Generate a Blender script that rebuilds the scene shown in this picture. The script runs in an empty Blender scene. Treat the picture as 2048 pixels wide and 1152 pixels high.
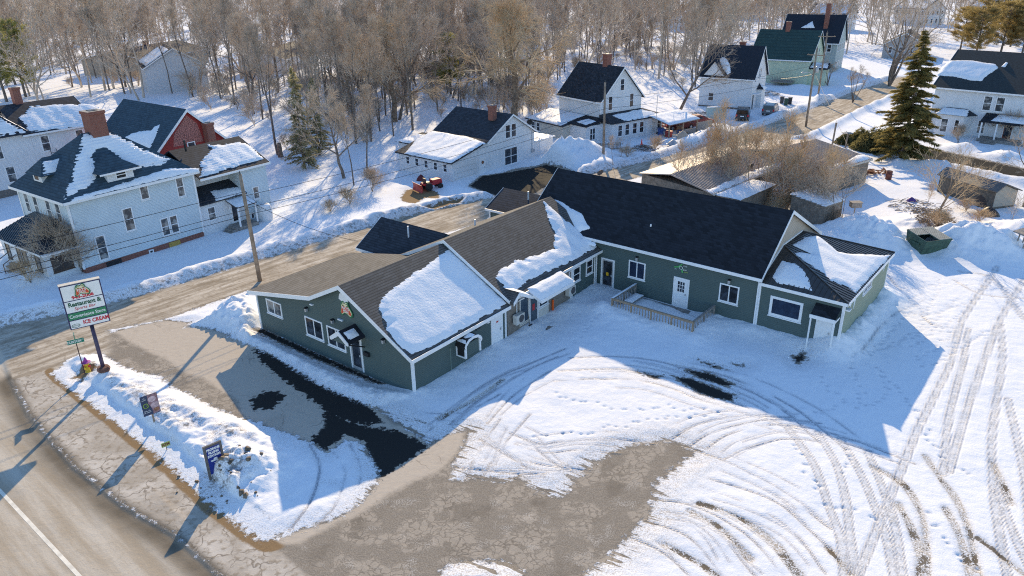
import bpy, bmesh, math, random
import numpy as np
from mathutils import Matrix, Vector
rnd = random.Random(7)
SC = bpy.context.scene
COL = SC.collection
# ------------------------------------------------------------------ camera
H = 21.0
FPX = 1455.0
_th, _ro = math.radians(23.62), math.radians(-0.97)
_F = np.array([0, math.cos(_th), -math.sin(_th)])
_R0 = np.array([1.0, 0, 0]); _U0 = np.cross(_R0, _F)
_R = math.cos(_ro) * _R0 + math.sin(_ro) * _U0
_U = -math.sin(_ro) * _R0 + math.cos(_ro) * _U0
cam_d = bpy.data.cameras.new('camera'); cam = bpy.data.objects.new('camera', cam_d); COL.objects.link(cam)
m = Matrix.Identity(4)
for i in range(3):
    m[i][0] = _R[i]; m[i][1] = _U[i]; m[i][2] = -_F[i]
m[0][3], m[1][3], m[2][3] = 0, 0, H
cam.matrix_world = m
cam_d.sensor_width = 36; cam_d.lens = FPX / 2048 * 36
cam_d.clip_start = 0.5; cam_d.clip_end = 5000
SC.camera = cam
# ------------------------------------------------------------------ light
SUN_EL, SUN_AZ = math.radians(23), math.radians(1.5)     # azimuth from +Y towards +X
w = bpy.data.worlds.new('World'); SC.world = w; w.use_nodes = True
nt = w.node_tree; nt.nodes.clear()
sky = nt.nodes.new('ShaderNodeTexSky'); sky.sky_type = 'NISHITA'; sky.sun_disc = False
sky.sun_elevation = SUN_EL; sky.sun_rotation = SUN_AZ
sky.air_density = 1.0; sky.dust_density = 0.0; sky.ozone_density = 4.0
bg = nt.nodes.new('ShaderNodeBackground'); bg.inputs[1].default_value = 0.15
wo = nt.nodes.new('ShaderNodeOutputWorld')
nt.links.new(sky.outputs[0], bg.inputs[0]); nt.links.new(bg.outputs[0], wo.inputs[0])
sl = bpy.data.lights.new('sun', 'SUN'); sl.energy = 3.85; sl.angle = math.radians(0.5); sl.color = (1.0, 0.785, 0.48)
so = bpy.data.objects.new('sun', sl); COL.objects.link(so)
sd = Vector((math.sin(SUN_AZ) * math.cos(SUN_EL), math.cos(SUN_AZ) * math.cos(SUN_EL), math.sin(SUN_EL)))
so.rotation_euler = sd.to_track_quat('Z', 'Y').to_euler()
SC.view_settings.view_transform = 'Standard'; SC.view_settings.look = 'None'
SC.view_settings.exposure = 0.8; SC.view_settings.gamma = 1
try:
    SC.cycles.max_bounces = 6; SC.cycles.diffuse_bounces = 3; SC.cycles.transparent_max_bounces = 6
    SC.cycles.use_denoising = False; SC.cycles.filter_width = 1.1
except Exception: pass

# ------------------------------------------------------------------ pixel -> place helpers (photo is 2048 x 1152)
def ray(px, py): return (px - 1024) / FPX * _R - (py - 576) / FPX * _U + _F
def G(px, py, z=0.0):
    d = ray(px, py); t = (z - H) / d[2]
    return np.array([0, 0, H]) + t * d
def GL(pts, z=0.0): return np.array([G(x, y, z)[:2] for x, y in pts])

class Frame:
    """local axes of a building: u to the right, v to the back, turned by yaw (azimuth of v from +Y)"""
    def __init__(s, x, y, yaw):
        s.o = np.array([x, y, 0.0]); a = math.radians(yaw); s.yaw = a
        s.A = np.array([math.sin(a), math.cos(a), 0]); s.B = np.array([math.cos(a), -math.sin(a), 0])
    def w(s, u, v, z=0): return s.o + u * s.B + v * s.A + np.array([0, 0, z])
    def plane(s, pts, p0, n):
        """pixels -> local (u,v,z) on the plane through local p0 with local normal n"""
        n = np.array(n, float); nw = n[0] * s.B + n[1] * s.A + np.array([0, 0, n[2]])
        pw = s.w(*p0); C = np.array([0, 0, H]); out = []
        for px, py in pts:
            d = ray(px, py); t = ((pw - C) @ nw) / (d @ nw); q = C + t * d - s.o
            out.append((q @ s.B, q @ s.A, q[2]))
        return out

# ------------------------------------------------------------------ materials
_M = {}
def _nodes(name):
    mt = bpy.data.materials.new(name); mt.use_nodes = True
    n = mt.node_tree; n.nodes.clear()
    out = n.nodes.new('ShaderNodeOutputMaterial'); b = n.nodes.new('ShaderNodeBsdfPrincipled')
    n.links.new(b.outputs[0], out.inputs[0])
    return mt, n, b
def N(n, t, **kw):
    x = n.nodes.new('ShaderNode' + t)
    for k, v in kw.items(): setattr(x, k, v)
    return x
def mth(n, op, a, b=None, c=None, clamp=False):
    x = n.nodes.new('ShaderNodeMath'); x.operation = op; x.use_clamp = clamp
    for i, v in enumerate((a, b, c)):
        if v is None: continue
        if isinstance(v, (int, float)): x.inputs[i].default_value = v
        else: n.links.new(v, x.inputs[i])
    return x.outputs[0]
def mixc(n, f, a, b, mode='MIX'):
    x = n.nodes.new('ShaderNodeMix'); x.data_type = 'RGBA'; x.blend_type = mode
    for s, v in ((x.inputs[0], f), (x.inputs[6], a), (x.inputs[7], b)):
        if isinstance(v, (int, float)): s.default_value = v
        elif isinstance(v, tuple): s.default_value = (*v[:3], 1)
        else: n.links.new(v, s)
    return x.outputs[2]
def noise(n, co, scale, det=3, rough=.55):
    x = n.nodes.new('ShaderNodeTexNoise'); x.inputs['Scale'].default_value = scale
    x.inputs['Detail'].default_value = det; x.inputs['Roughness'].default_value = rough
    if co is not None: n.links.new(co, x.inputs['Vector'])
    return x.outputs[0]
def sstep(n, e0, e1, v):
    x = n.nodes.new('ShaderNodeMapRange'); x.interpolation_type = 'SMOOTHSTEP'
    x.inputs[1].default_value = e0; x.inputs[2].default_value = e1
    if isinstance(v, (int, float)): x.inputs[0].default_value = v
    else: n.links.new(v, x.inputs[0])
    return x.outputs[0]
def bump(n, b, h, strength=.4, dist=.02):
    x = n.nodes.new('ShaderNodeBump'); x.inputs['Strength'].default_value = strength; x.inputs['Distance'].default_value = dist
    n.links.new(h, x.inputs['Height']); n.links.new(x.outputs[0], b.inputs['Normal'])
def plain(name, col, rough=.6, var=.15, scale=4., metal=0., spec=.4, bmp=0.):
    if name in _M: return _M[name]
    mt, n, b = _nodes(name)
    co = N(n, 'TexCoord').outputs['Object']
    f = noise(n, co, scale, 4)
    c = mixc(n, sstep(n, .25, .75, f), tuple(x * (1 - var) for x in col), tuple(min(1, x * (1 + var)) for x in col))
    n.links.new(c, b.inputs['Base Color']); b.inputs['Roughness'].default_value = rough
    b.inputs['Metallic'].default_value = metal; b.inputs['Specular IOR Level'].default_value = spec
    if bmp: bump(n, b, noise(n, co, scale * 6, 3), bmp, .02)
    _M[name] = mt; return mt
def siding(name, col, pitch=.115, strength=.9):
    if name in _M: return _M[name]
    mt, n, b = _nodes(name)
    co = N(n, 'TexCoord').outputs['Object']; sx = N(n, 'SeparateXYZ'); n.links.new(co, sx.inputs[0])
    fr = mth(n, 'FRACT', mth(n, 'DIVIDE', sx.outputs[2], pitch))
    saw = mth(n, 'SUBTRACT', 1., fr)
    f = noise(n, co, .7, 5); f2 = noise(n, co, 9, 2)
    c = mixc(n, sstep(n, .3, .7, f), tuple(x * .95 for x in col), tuple(min(1, x * 1.04) for x in col))
    c = mixc(n, mth(n, 'MULTIPLY', sstep(n, .55, .75, f2), .06), c, tuple(x * .7 for x in col))
    n.links.new(c, b.inputs['Base Color']); b.inputs['Roughness'].default_value = .55
    b.inputs['Specular IOR Level'].default_value = .3
    bump(n, b, saw, strength, .03)
    _M[name] = mt; return mt
def shingle(name, col, zc=.07, tab=.33, var=.25, line=.35, rough=.85):
    """asphalt shingles: courses are level lines, so they are cut from local z"""
    if name in _M: return _M[name]
    mt, n, b = _nodes(name)
    co = N(n, 'TexCoord').outputs['Object']; sx = N(n, 'SeparateXYZ'); n.links.new(co, sx.inputs[0])
    zz = mth(n, 'DIVIDE', sx.outputs[2], zc); fl = mth(n, 'FLOOR', zz); fr = mth(n, 'FRACT', zz)
    uu = mth(n, 'FLOOR', mth(n, 'ADD', mth(n, 'DIVIDE', mth(n, 'ADD', sx.outputs[0], sx.outputs[1]), tab), mth(n, 'MULTIPLY', fl, .37)))
    wn = N(n, 'TexWhiteNoise', noise_dimensions='2D'); cb = N(n, 'CombineXYZ'); n.links.new(uu, cb.inputs[0]); n.links.new(fl, cb.inputs[1]); n.links.new(cb.outputs[0], wn.inputs['Vector'])
    f = noise(n, co, .5, 4)
    c = mixc(n, wn.outputs[0], tuple(x * (1 - var) for x in col), tuple(x * (1 + var) for x in col))
    c = mixc(n, mth(n, 'MULTIPLY', sstep(n, .4, .7, f), .3), c, tuple(x * 1.35 for x in col))
    ln = sstep(n, .42, .08, fr)
    c = mixc(n, mth(n, 'MULTIPLY', ln, line), c, tuple(x * .25 for x in col))
    n.links.new(c, b.inputs['Base Color']); b.inputs['Roughness'].default_value = rough
    b.inputs['Specular IOR Level'].default_value = .25
    bump(n, b, mth(n, 'ADD', mth(n, 'SUBTRACT', 1., fr), mth(n, 'MULTIPLY', noise(n, co, 40, 2), .5)), .5, .02)
    _M[name] = mt; return mt
def brick(name, col, mortar=(.3, .28, .25), scale=5.):
    if name in _M: return _M[name]
    mt, n, b = _nodes(name)
    co = N(n, 'TexCoord').outputs['Object']; sx = N(n, 'SeparateXYZ'); n.links.new(co, sx.inputs[0])
    cb = N(n, 'CombineXYZ'); n.links.new(mth(n, 'ADD', sx.outputs[0], sx.outputs[1]), cb.inputs[0]); n.links.new(sx.outputs[2], cb.inputs[1])
    t = N(n, 'TexBrick'); t.inputs['Scale'].default_value = scale; n.links.new(cb.outputs[0], t.inputs['Vector'])
    t.inputs['Color1'].default_value = (*col, 1); t.inputs['Color2'].default_value = (*[x * .65 for x in col], 1)
    t.inputs['Mortar'].default_value = (*mortar, 1); t.inputs['Mortar Size'].default_value = .012
    n.links.new(t.outputs[0], b.inputs['Base Color']); b.inputs['Roughness'].default_value = .85
    bump(n, b, t.outputs[1], .5, -.02)
    _M[name] = mt; return mt
def snowmat(name='snow', thin=0., stripes=0.):
    if name in _M: return _M[name]
    mt, n, b = _nodes(name)
    co = N(n, 'TexCoord').outputs['Object']
    f = noise(n, co, 1.3, 6, .6)
    c = mixc(n, f, (.80, .82, .85), (.90, .90, .91))
    n.links.new(c, b.inputs['Base Color']); b.inputs['Roughness'].default_value = .7
    b.inputs['Specular IOR Level'].default_value = .2
    bump(n, b, noise(n, co, 7, 5, .65), .55, .06)
    _M[name] = mt; return mt
def glass(name='window_glass', col=(.015, .018, .024), rough=.08, curtain=None):
    if name in _M: return _M[name]
    mt, n, b = _nodes(name)
    co = N(n, 'TexCoord').outputs['Object']
    f = noise(n, co, 1.7, 3)
    c2 = curtain or tuple(x * 3 for x in col)
    n.links.new(mixc(n, sstep(n, .45, .62, f), col, c2), b.inputs['Base Color'])
    b.inputs['Roughness'].default_value = rough; b.inputs['Specular IOR Level'].default_value = .5
    _M[name] = mt; return mt
WHITE = plain('white_trim', (.78, .79, .80), .5, .05)
SNOW = snowmat()
GLASS = glass(); GLASSB = glass('bright_glass', (.06, .07, .08), .08, (.30, .30, .29))
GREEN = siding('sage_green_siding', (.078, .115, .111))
WSID = siding('white_siding', (.72, .73, .74)); BSID = siding('pale_blue_siding', (.58, .66, .70))
CREAM = siding('pale_green_siding', (.55, .62, .45)); GSID = siding('grey_green_siding', (.40, .46, .44)); TAN = siding('tan_siding', (.42, .36, .29))
SH_BROWN = shingle('brown_grey_shingle', (.108, .104, .100), .085, .33, .22, .75)
SH_BLACK = shingle('black_shingle', (.018, .021, .028), .12, .33, .35, .3)
SH_DARK = shingle('charcoal_shingle', (.04, .045, .055), .11, .33, .3, .6)
SH_BLUE = shingle('slate_blue_shingle', (.045, .075, .10), .16, .33, .2, .4)
SH_GREEN = shingle('dark_green_metal', (.035, .07, .065), .5, .4, .1, .3)
BRICK = brick('red_brick', (.28, .09, .06)); BRICKG = brick('grey_block', (.22, .20, .18), (.14, .13, .12), 3.)
WOOD = plain('weathered_wood', (.30, .22, .15), .8, .3, 6); WOODG = plain('grey_wood', (.26, .235, .21), .85, .3, 5)
BLACK = plain('black_metal', (.02, .02, .022), .5, .2); DGREY = plain('dark_grey', (.07, .07, .075), .6, .2)
GREYM = plain('grey_metal', (.42, .43, .44), .45, .12, 3, .3); BEIGEM = plain('beige_metal', (.55, .54, .50), .5, .08)
CONC = plain('concrete', (.36, .34, .31), .9, .2, 3, bmp=.3); RED = plain('red_paint', (.45, .03, .03), .4, .1)
ORANGE = plain('orange_plastic', (.75, .12, .02), .5, .1)

# ------------------------------------------------------------------ mesh builder
class MB:
    def __init__(s): s.v = []; s.f = []
    def add(s, vs, fs):
        o = len(s.v); s.v += [tuple(map(float, p)) for p in vs]; s.f += [tuple(i + o for i in f) for f in fs]; return s
    def box(s, x0, x1, y0, y1, z0, z1):
        v = [(x, y, z) for z in (z0, z1) for y in (y0, y1) for x in (x0, x1)]
        return s.add(v, [(0, 2, 3, 1), (4, 5, 7, 6), (0, 1, 5, 4), (2, 6, 7, 3), (0, 4, 6, 2), (1, 3, 7, 5)])
    def obox(s, c, ax, ay, az):
        c, ax, ay, az = map(np.array, (c, ax, ay, az))
        v = [c + i * ax + j * ay + k * az for k in (-1, 1) for j in (-1, 1) for i in (-1, 1)]
        return s.add(v, [(0, 2, 3, 1), (4, 5, 7, 6), (0, 1, 5, 4), (2, 6, 7, 3), (0, 4, 6, 2), (1, 3, 7, 5)])
    def prism(s, pts0, pts1):
        n = len(pts0)
        return s.add(list(pts0) + list(pts1), [tuple(range(n))[::-1], tuple(range(n, 2 * n))] + [(i, (i + 1) % n, n + (i + 1) % n, n + i) for i in range(n)])
    def prism_u(s, prof, u0, u1): return s.prism([(u0, a, b) for a, b in prof], [(u1, a, b) for a, b in prof])
    def prism_v(s, prof, v0, v1): return s.prism([(a, v0, b) for a, b in prof], [(a, v1, b) for a, b in prof])
    def prism_z(s, prof, z0, z1): return s.prism([(a, b, z0) for a, b in prof], [(a, b, z1) for a, b in prof])
    def tube(s, pts, r, k=8, caps=True):
        pts = [np.array(p, float) for p in pts]; n = len(pts)
        rr = r if hasattr(r, '__len__') else [r] * n
        vs = []; up = np.array([0.13, .21, 1.]); 
        for i, p in enumerate(pts):
            d = pts[min(i + 1, n - 1)] - pts[max(i - 1, 0)]; d = d / (np.linalg.norm(d) + 1e-9)
            q = up if abs(d @ up) / np.linalg.norm(up) < .95 else np.array([1., 0, 0])
            a = np.cross(d, q); a /= np.linalg.norm(a); b = np.cross(d, a)
            for j in range(k):
                t = 2 * math.pi * j / k; vs.append(p + rr[i] * (math.cos(t) * a + math.sin(t) * b))
        fs = [(i * k + j, i * k + (j + 1) % k, (i + 1) * k + (j + 1) % k, (i + 1) * k + j) for i in range(n - 1) for j in range(k)]
        if caps: fs += [tuple(range(k))[::-1], tuple((n - 1) * k + j for j in range(k))]
        return s.add(vs, fs)
    def lathe(s, prof, c=(0, 0, 0), k=14):
        vs = [(c[0] + r * math.cos(2 * math.pi * j / k), c[1] + r * math.sin(2 * math.pi * j / k), c[2] + z) for r, z in prof for j in range(k)]
        n = len(prof)
        return s.add(vs, [(i * k + j, i * k + (j + 1) % k, (i + 1) * k + (j + 1) % k, (i + 1) * k + j) for i in range(n - 1) for j in range(k)] + [tuple(range(k))[::-1], tuple((n - 1) * k + j for j in range(k))])
    def mesh(s, name, mt, smooth=False, bev=0):
        me = bpy.data.meshes.new(name); me.from_pydata(s.v, [], s.f)
        bm = bmesh.new(); bm.from_mesh(me); bmesh.ops.recalc_face_normals(bm, faces=bm.faces)
        if bev: bmesh.ops.bevel(bm, geom=bm.edges[:], offset=bev, segments=2, affect='EDGES', profile=.6)
        bm.to_mesh(me); bm.free()
        me.materials.append(mt)
        if smooth: me.polygons.foreach_set('use_smooth', [True] * len(me.polygons))
        return me
    def build(s, name, mt, parent=None, smooth=False, bev=0, **tags):
        o = bpy.data.objects.new(name, s.mesh(name, mt, smooth, bev)); COL.objects.link(o)
        if parent is not None: o.parent = parent
        tag(o, **tags); return o
    def each(s, name, mt, parent, **kw):
        """every primitive added so far becomes an object of its own (marks = vertex counts)"""
        adj = list(range(len(s.v)))
        def find(i):
            while adj[i] != i: adj[i] = adj[adj[i]]; i = adj[i]
            return i
        for f in s.f:
            r = find(f[0])
            for i in f[1:]: adj[find(i)] = r
        out = {}
        for f in s.f: out.setdefault(find(f[0]), []).append(f)
        res = []
        for fs in out.values():
            ids = sorted({i for f in fs for i in f}); mp = {i: k for k, i in enumerate(ids)}
            m_ = MB(); m_.v = [s.v[i] for i in ids]; m_.f = [tuple(mp[i] for i in f) for f in fs]; res.append(m_.build(name, mt, parent, **kw))
        return res
def tag(o, label=None, cat=None, group=None, kind=None):
    for k, v in (('label', label), ('category', cat), ('group', group), ('kind', kind)):
        if v: o[k] = v
    return o
def thing(name, label, cat, x=0, y=0, z=0, yaw=0., group=None):
    """Empty at a thing's base; yaw = azimuth of its local +y from world +Y"""
    o = bpy.data.objects.new(name, None); COL.objects.link(o); o.empty_display_size = .3
    o.location = (x, y, z); o.rotation_euler = (0, 0, -math.radians(yaw)); return tag(o, label, cat, group)
def npmesh(name, V, F, mt, smooth=False):
    """numpy arrays -> mesh; F is (n,k) with k = 3 or 4"""
    me = bpy.data.meshes.new(name); n, k = F.shape
    me.vertices.add(len(V)); me.vertices.foreach_set('co', np.ascontiguousarray(V, np.float32).ravel())
    me.loops.add(n * k); me.loops.foreach_set('vertex_index', np.ascontiguousarray(F, np.int32).ravel())
    me.polygons.add(n); me.polygons.foreach_set('loop_start', np.arange(0, n * k, k, dtype=np.int32))
    me.update(calc_edges=True)
    if smooth: me.polygons.foreach_set('use_smooth', np.ones(n, bool))
    if mt: me.materials.append(mt)
    return me
def copy_tree(o, parent=None):
    c = o.copy(); COL.objects.link(c)
    if parent is not None: c.parent = parent
    for ch in o.children: copy_tree(ch, c)
    return c
def text(body, size, parent, loc, rot, mt, name='lettering', align='CENTER', shear=0., xs=1., bold=0.):
    cu = bpy.data.curves.new(name, 'FONT'); cu.body = body; cu.size = size; cu.align_x = align; cu.align_y = 'CENTER'
    cu.extrude = .004; cu.shear = shear; cu.offset = bold; cu.resolution_u = 3
    tmp = bpy.data.objects.new('tmp', cu); COL.objects.link(tmp); dg = bpy.context.evaluated_depsgraph_get(); dg.update()
    me = bpy.data.meshes.new_from_object(tmp.evaluated_get(dg)); bpy.data.objects.remove(tmp)
    me.materials.clear(); me.materials.append(mt); me.name = name
    o = bpy.data.objects.new(name, me); COL.objects.link(o); o.parent = parent; o.location = loc; o.rotation_euler = rot; o.scale = (xs, 1, 1)
    return o
# value noise on arrays (for shapes)
def _h(i, j, s): 
    t = np.sin(i * 127.1 + j * 311.7 + s * 74.7) * 43758.5453
    return t - np.floor(t)
def vnoise(x, y, s=0):
    x = np.asarray(x, float); y = np.asarray(y, float)
    i, j = np.floor(x), np.floor(y); fx, fy = x - i, y - j; fx = fx * fx * (3 - 2 * fx); fy = fy * fy * (3 - 2 * fy)
    return (_h(i, j, s) * (1 - fx) + _h(i + 1, j, s) * fx) * (1 - fy) + (_h(i, j + 1, s) * (1 - fx) + _h(i + 1, j + 1, s) * fx) * fy
def fbm(x, y, s=0, o=4):
    r = 0; a = .5
    for k in range(o): r = r + a * vnoise(np.asarray(x) * 2 ** k, np.asarray(y) * 2 ** k, s + k * 13); a *= .5
    return r / (1 - .5 ** o)
def sdpoly(X, Y, P, far=4.):
    """signed distance to polygon, positive inside; -far away from it"""
    P = np.asarray(P, float); out = np.full(X.shape, -float(far))
    m_ = (X > P[:, 0].min() - far) & (X < P[:, 0].max() + far) & (Y > P[:, 1].min() - far) & (Y < P[:, 1].max() + far)
    x, y = X[m_], Y[m_]
    d = np.full(x.shape, 1e9); ins = np.zeros(x.shape, bool)
    for i in range(len(P)):
        ax, ay = P[i]; bx, by = P[(i + 1) % len(P)]; ex, ey = bx - ax, by - ay
        t = np.clip(((x - ax) * ex + (y - ay) * ey) / (ex * ex + ey * ey + 1e-12), 0, 1)
        d = np.minimum(d, (x - ax - t * ex) ** 2 + (y - ay - t * ey) ** 2)
        if ey != 0: ins ^= ((ay > y) != (by > y)) & (x < (y - ay) / ey * ex + ax)
    d = np.sqrt(d); out[m_] = np.where(ins, d, -np.minimum(d, far)); return out
def dline(X, Y, P, far=3.):
    P = np.asarray(P, float); out = np.full(X.shape, float(far))
    for i in range(len(P) - 1):
        ax, ay = P[i]; bx, by = P[i + 1]
        m_ = (X > min(ax, bx) - far) & (X < max(ax, bx) + far) & (Y > min(ay, by) - far) & (Y < max(ay, by) + far)
        x, y = X[m_], Y[m_]; ex, ey = bx - ax, by - ay
        t = np.clip(((x - ax) * ex + (y - ay) * ey) / (ex * ex + ey * ey + 1e-12), 0, 1)
        out[m_] = np.minimum(out[m_], np.hypot(x - ax - t * ex, y - ay - t * ey))
    return out
def smooth(P, n=8):
    """Catmull-Rom through points"""
    P = np.asarray(P, float); Q = np.vstack([2 * P[0] - P[1], P, 2 * P[-1] - P[-2]]); out = []
    for i in range(1, len(Q) - 2):
        for t in np.linspace(0, 1, n, endpoint=False):
            out.append(.5 * (2 * Q[i] + (Q[i + 1] - Q[i - 1]) * t + (2 * Q[i - 1] - 5 * Q[i] + 4 * Q[i + 1] - Q[i + 2]) * t * t + (3 * Q[i] - Q[i - 1] - 3 * Q[i + 1] + Q[i + 2]) * t ** 3))
    out.append(P[-1]); return np.array(out)
# ================================================================== GROUND: one fan-shaped sheet from under the camera to the horizon
FR = Frame(*G(829.8, 793)[:2], 38.3)       # restaurant
FM = Frame(*G(1507.2, 659.5)[:2], 39.5)    # long dark-roofed wing
FB = Frame(*G(409.5, 474.8)[:2], 35.5)     # pale blue house
W1 = Frame(-6.2, 76.8, 41); W2 = Frame(12.06, 97.0, 54); W3 = Frame(38.0, 116.2, 33)
def ground_mesh():
    az = np.radians(np.linspace(-56, 56, 860))
    r = [13.0]
    while r[-1] < 70: r.append(r[-1] * 1.00235)
    while r[-1] < 200: r.append(r[-1] * 1.006)
    while r[-1] < 2600: r.append(r[-1] * 1.035)
    r = np.array(r)
    X = np.outer(r, np.sin(az)); Y = np.outer(r, np.cos(az))
    near = r < 170; nr = near.sum()
    x, y = X[:nr], Y[:nr]
    main_p = np.array([(-60, 78), (-36, 45), (-30.5, 38.5), (-28.6, 36.1), (-25.4, 32.5), (-20.7, 28.1), (-16.9, 25.2), (-14.1, 23.5), (-11.9, 21.7), (-6, 16), (-16, 4), (-45, 28), (-75, 66)])
    top = [(0, 655), (150, 625), (300, 587), (520, 521), (700, 466), (850, 425), (985, 396), (1210, 342), (1320, 318), (1450, 279), (1600, 228), (1700, 187), (1790, 158), (1860, 128)]
    bot = [(1870, 150), (1790, 186), (1720, 217), (1620, 265), (1450, 314), (1310, 345), (505, 577), (330, 638), (215, 660), (110, 700), (0, 748)]
    st_p = np.vstack([[(-38, 42)], GL(top), GL(bot), [(-34, 34)]])
    walk_o = [(25, 760), (60, 830), (150, 930), (250, 1010), (345, 1065), (420, 1130), (470, 1175)]
    walk_i = [(640, 1175), (560, 1105), (500, 1072), (420, 1012), (300, 903), (185, 812), (120, 768), (95, 742)]
    walk_p = GL(walk_o + walk_i)
    corner = GL([(-60, 760), (0, 740), (215, 655), (215, 710), (150, 712), (118, 735), (95, 750), (25, 775), (-60, 790)])
    lot = GL([(207, 712), (200, 670), (330, 640), (370, 645), (440, 664), (497, 686), (540, 707), (590, 732), (650, 766), (700, 800), (735, 806), (790, 842), (862, 892), (900, 868), (935, 862), (930, 885), (905, 925), (900, 965),
              (960, 958), (1005, 965), (1035, 955), (1075, 985), (1122, 1000), (1150, 965), (1190, 930), (1225, 905), (1270, 890), (1345, 884), (1388, 905), (1345, 935), (1310, 965), (1300, 1000), (1300, 1030), (1262, 1062), (1240, 1090), (1205, 1120), (1170, 1145), (1150, 1190),
              (480, 1190), (480, 1085), (535, 1083), (600, 1062), (655, 1045), (690, 1030), (730, 1000), (757, 965), (757, 940), (740, 912), (722, 885), (690, 880), (668, 895), (655, 908), (620, 887), (580, 868), (530, 850), (480, 835), (440, 820), (400, 800), (378, 787), (350, 778), (320, 753), (290, 748), (250, 735)])
    island = GL([(118, 738), (130, 720), (160, 708), (207, 707), (250, 733), (290, 746), (320, 751), (350, 776), (378, 785), (400, 798), (440, 818), (480, 833), (530, 848), (580, 866), (620, 884), (655, 906), (668, 894), (690, 879), (722, 884), (740, 911), (757, 940), (757, 965), (730, 1000), (690, 1030), (655, 1045), (600, 1062), (530, 1080), (505, 1070), (420, 1005), (300, 895), (185, 800)])
    pile = GL([(362, 655), (400, 640), (430, 622), (515, 592), (535, 640), (500, 690), (440, 665), (410, 655)])
    front = np.array([FR.w(*p)[:2] for p in [(-14.6, -2.1), (-14.2, -.75), (-8, -.7), (-3, -.6), (-.5, 0), (.5, -.3), (-1, -2.2), (-5, -2.4), (-10, -1.9)]])
    nearpatch = GL([(868, 1190), (880, 1140), (905, 1126), (960, 1119), (1020, 1126), (1045, 1140), (1075, 1190)])
    drive = GL([(935, 372), (960, 352), (1010, 345), (1090, 330), (1125, 336), (1120, 356), (1085, 380), (1050, 402), (1000, 396), (955, 380)])
    road2 = GL([(1790, 296), (1880, 301), (1960, 318), (2100, 348), (2100, 378), (2000, 352), (1880, 326), (1790, 312)])
    grass = [GL(p) for p in ([(800, 395), (812, 380), (850, 375), (878, 385), (880, 398), (850, 396), (832, 408), (805, 404)], [(845, 419), (900, 402), (930, 400), (920, 408), (870, 420)], [(145, 757), (165, 740), (190, 734), (200, 741), (180, 750), (165, 762)])]
    puddle = [GL(p) for p in ([(1345, 752), (1385, 757), (1430, 775), (1468, 790), (1465, 803), (1430, 797), (1400, 787), (1370, 770)], [(1362, 738), (1420, 746), (1468, 768), (1455, 775), (1400, 757)], [(1275, 745), (1326, 753), (1310, 758)], [(1398, 721), (1455, 738), (1425, 735)], [(1585, 715), (1607, 705), (1610, 720), (1592, 728)], [(1470, 728), (1490, 731), (1480, 734)])]
    wetp = [GL(p) for p in ([(498, 684), (560, 715), (640, 760), (735, 806), (770, 845), (705, 850), (660, 830), (610, 790), (560, 755), (520, 722)], [(640, 800), (700, 845), (800, 862), (862, 892), (830, 912), (757, 962), (740, 915), (722, 880), (690, 870), (650, 905), (615, 884), (650, 850)], [(500, 800), (530, 782), (560, 783), (572, 795), (545, 818), (505, 820)])]
    S = lambda P: sdpoly(x, y, P)
    s_main, s_st, s_walk, s_lot, s_isl = S(main_p), S(st_p), S(walk_p), S(lot), S(island)
    s_cor = S(corner)
    bare = np.maximum.reduce([s_main, s_st, s_walk, s_lot, s_cor, S(drive), S(road2)] + [S(p) for p in puddle] + [S(p) - .1 for p in grass])
    wl = np.array([FR.w(*p)[:2] for p in [(-14, -.55), (-13.7, 0), (-2.2, 0), (-2.6, -.35), (-8, -.6)]])
    cov = -bare
    for P in (island, pile, front, nearpatch): cov = np.maximum(cov, S(P))
    cov = np.minimum(cov, -S(wl)); qd = G(1078, 352); cov = np.minimum(cov, np.hypot(x - qd[0], y - qd[1]) - 4.2)
    cov = np.minimum(cov, -(S(grass[2]) - .05))
    pale = np.clip((S(lot) > 0) * sstep_np(-1, 1, S(GL([(200, 650), (380, 640), (640, 740), (740, 810), (790, 850), (930, 862), (925, 890), (880, 940), (760, 1000), (600, 1090), (480, 1090), (480, 800)]))), 0, 1)
    street = sstep_np(-.5, .3, np.maximum(np.maximum(s_main, s_st), s_cor)); walk = sstep_np(-.15, .1, s_walk)
    gd = dline(x, y, GL(walk_o)); gutter = np.where(s_main > 0, np.exp(-((gd - .4) / .6) ** 2), np.exp(-(gd / .22) ** 2)) * (.75 + .6 * fbm(x * .8, y * .8, 91))
    wet = np.maximum.reduce([S(p) for p in wetp] + [S(p) for p in puddle] + [S(wl), S(drive) - .2, S(road2) - .3])
    gr = np.maximum.reduce([S(p) for p in grass]); verge = np.exp(-((dline(x, y, GL(walk_i)) / .45) ** 2)) * (s_isl < .25) * sstep_np(-1.1, -.5, s_isl) * (.6 + .6 * fbm(x * 1.3, y * 1.3, 93))
    gr = np.maximum(gr, verge - .45)
    # --- relief
    z = np.zeros_like(x)
    lump = fbm(x * .9, y * .9, 3) - .5; fine = fbm(x * 2.6, y * 2.6, 5) - .5
    z += np.clip(cov, 0, 1) * (.10 + .14 * (fbm(x * .35, y * .35, 9) - .5) + .05 * lump)
    isl = sstep_np(0, 1.6, s_isl - .0)
    tr_end = sstep_np(-14.5, -10.0, x)       # the lot end of the island is driven over and low
    dl = dline(x, y, GL(walk_i), 4.); cut = sstep_np(.95, 1.25, dl + .25 * lump); l2 = fbm(x * 1.5, y * 1.5, 71) - .5
    z += isl * (1 - tr_end * .85) * cut * (.34 + .45 * lump + .42 * l2 + .14 * fine) + isl * (1 - cut) * .02
    kn = np.exp(-((x + 13.2) ** 2 + (y - 26.9) ** 2) / 2.2); z += kn * cut * (.5 + .7 * l2 + .3 * fine) + (1 - tr_end * .6) * cut * .55 * np.exp(-((x + 11.6) ** 2 + (y - 27.6) ** 2) / 1.8) * (1 + l2)
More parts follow.
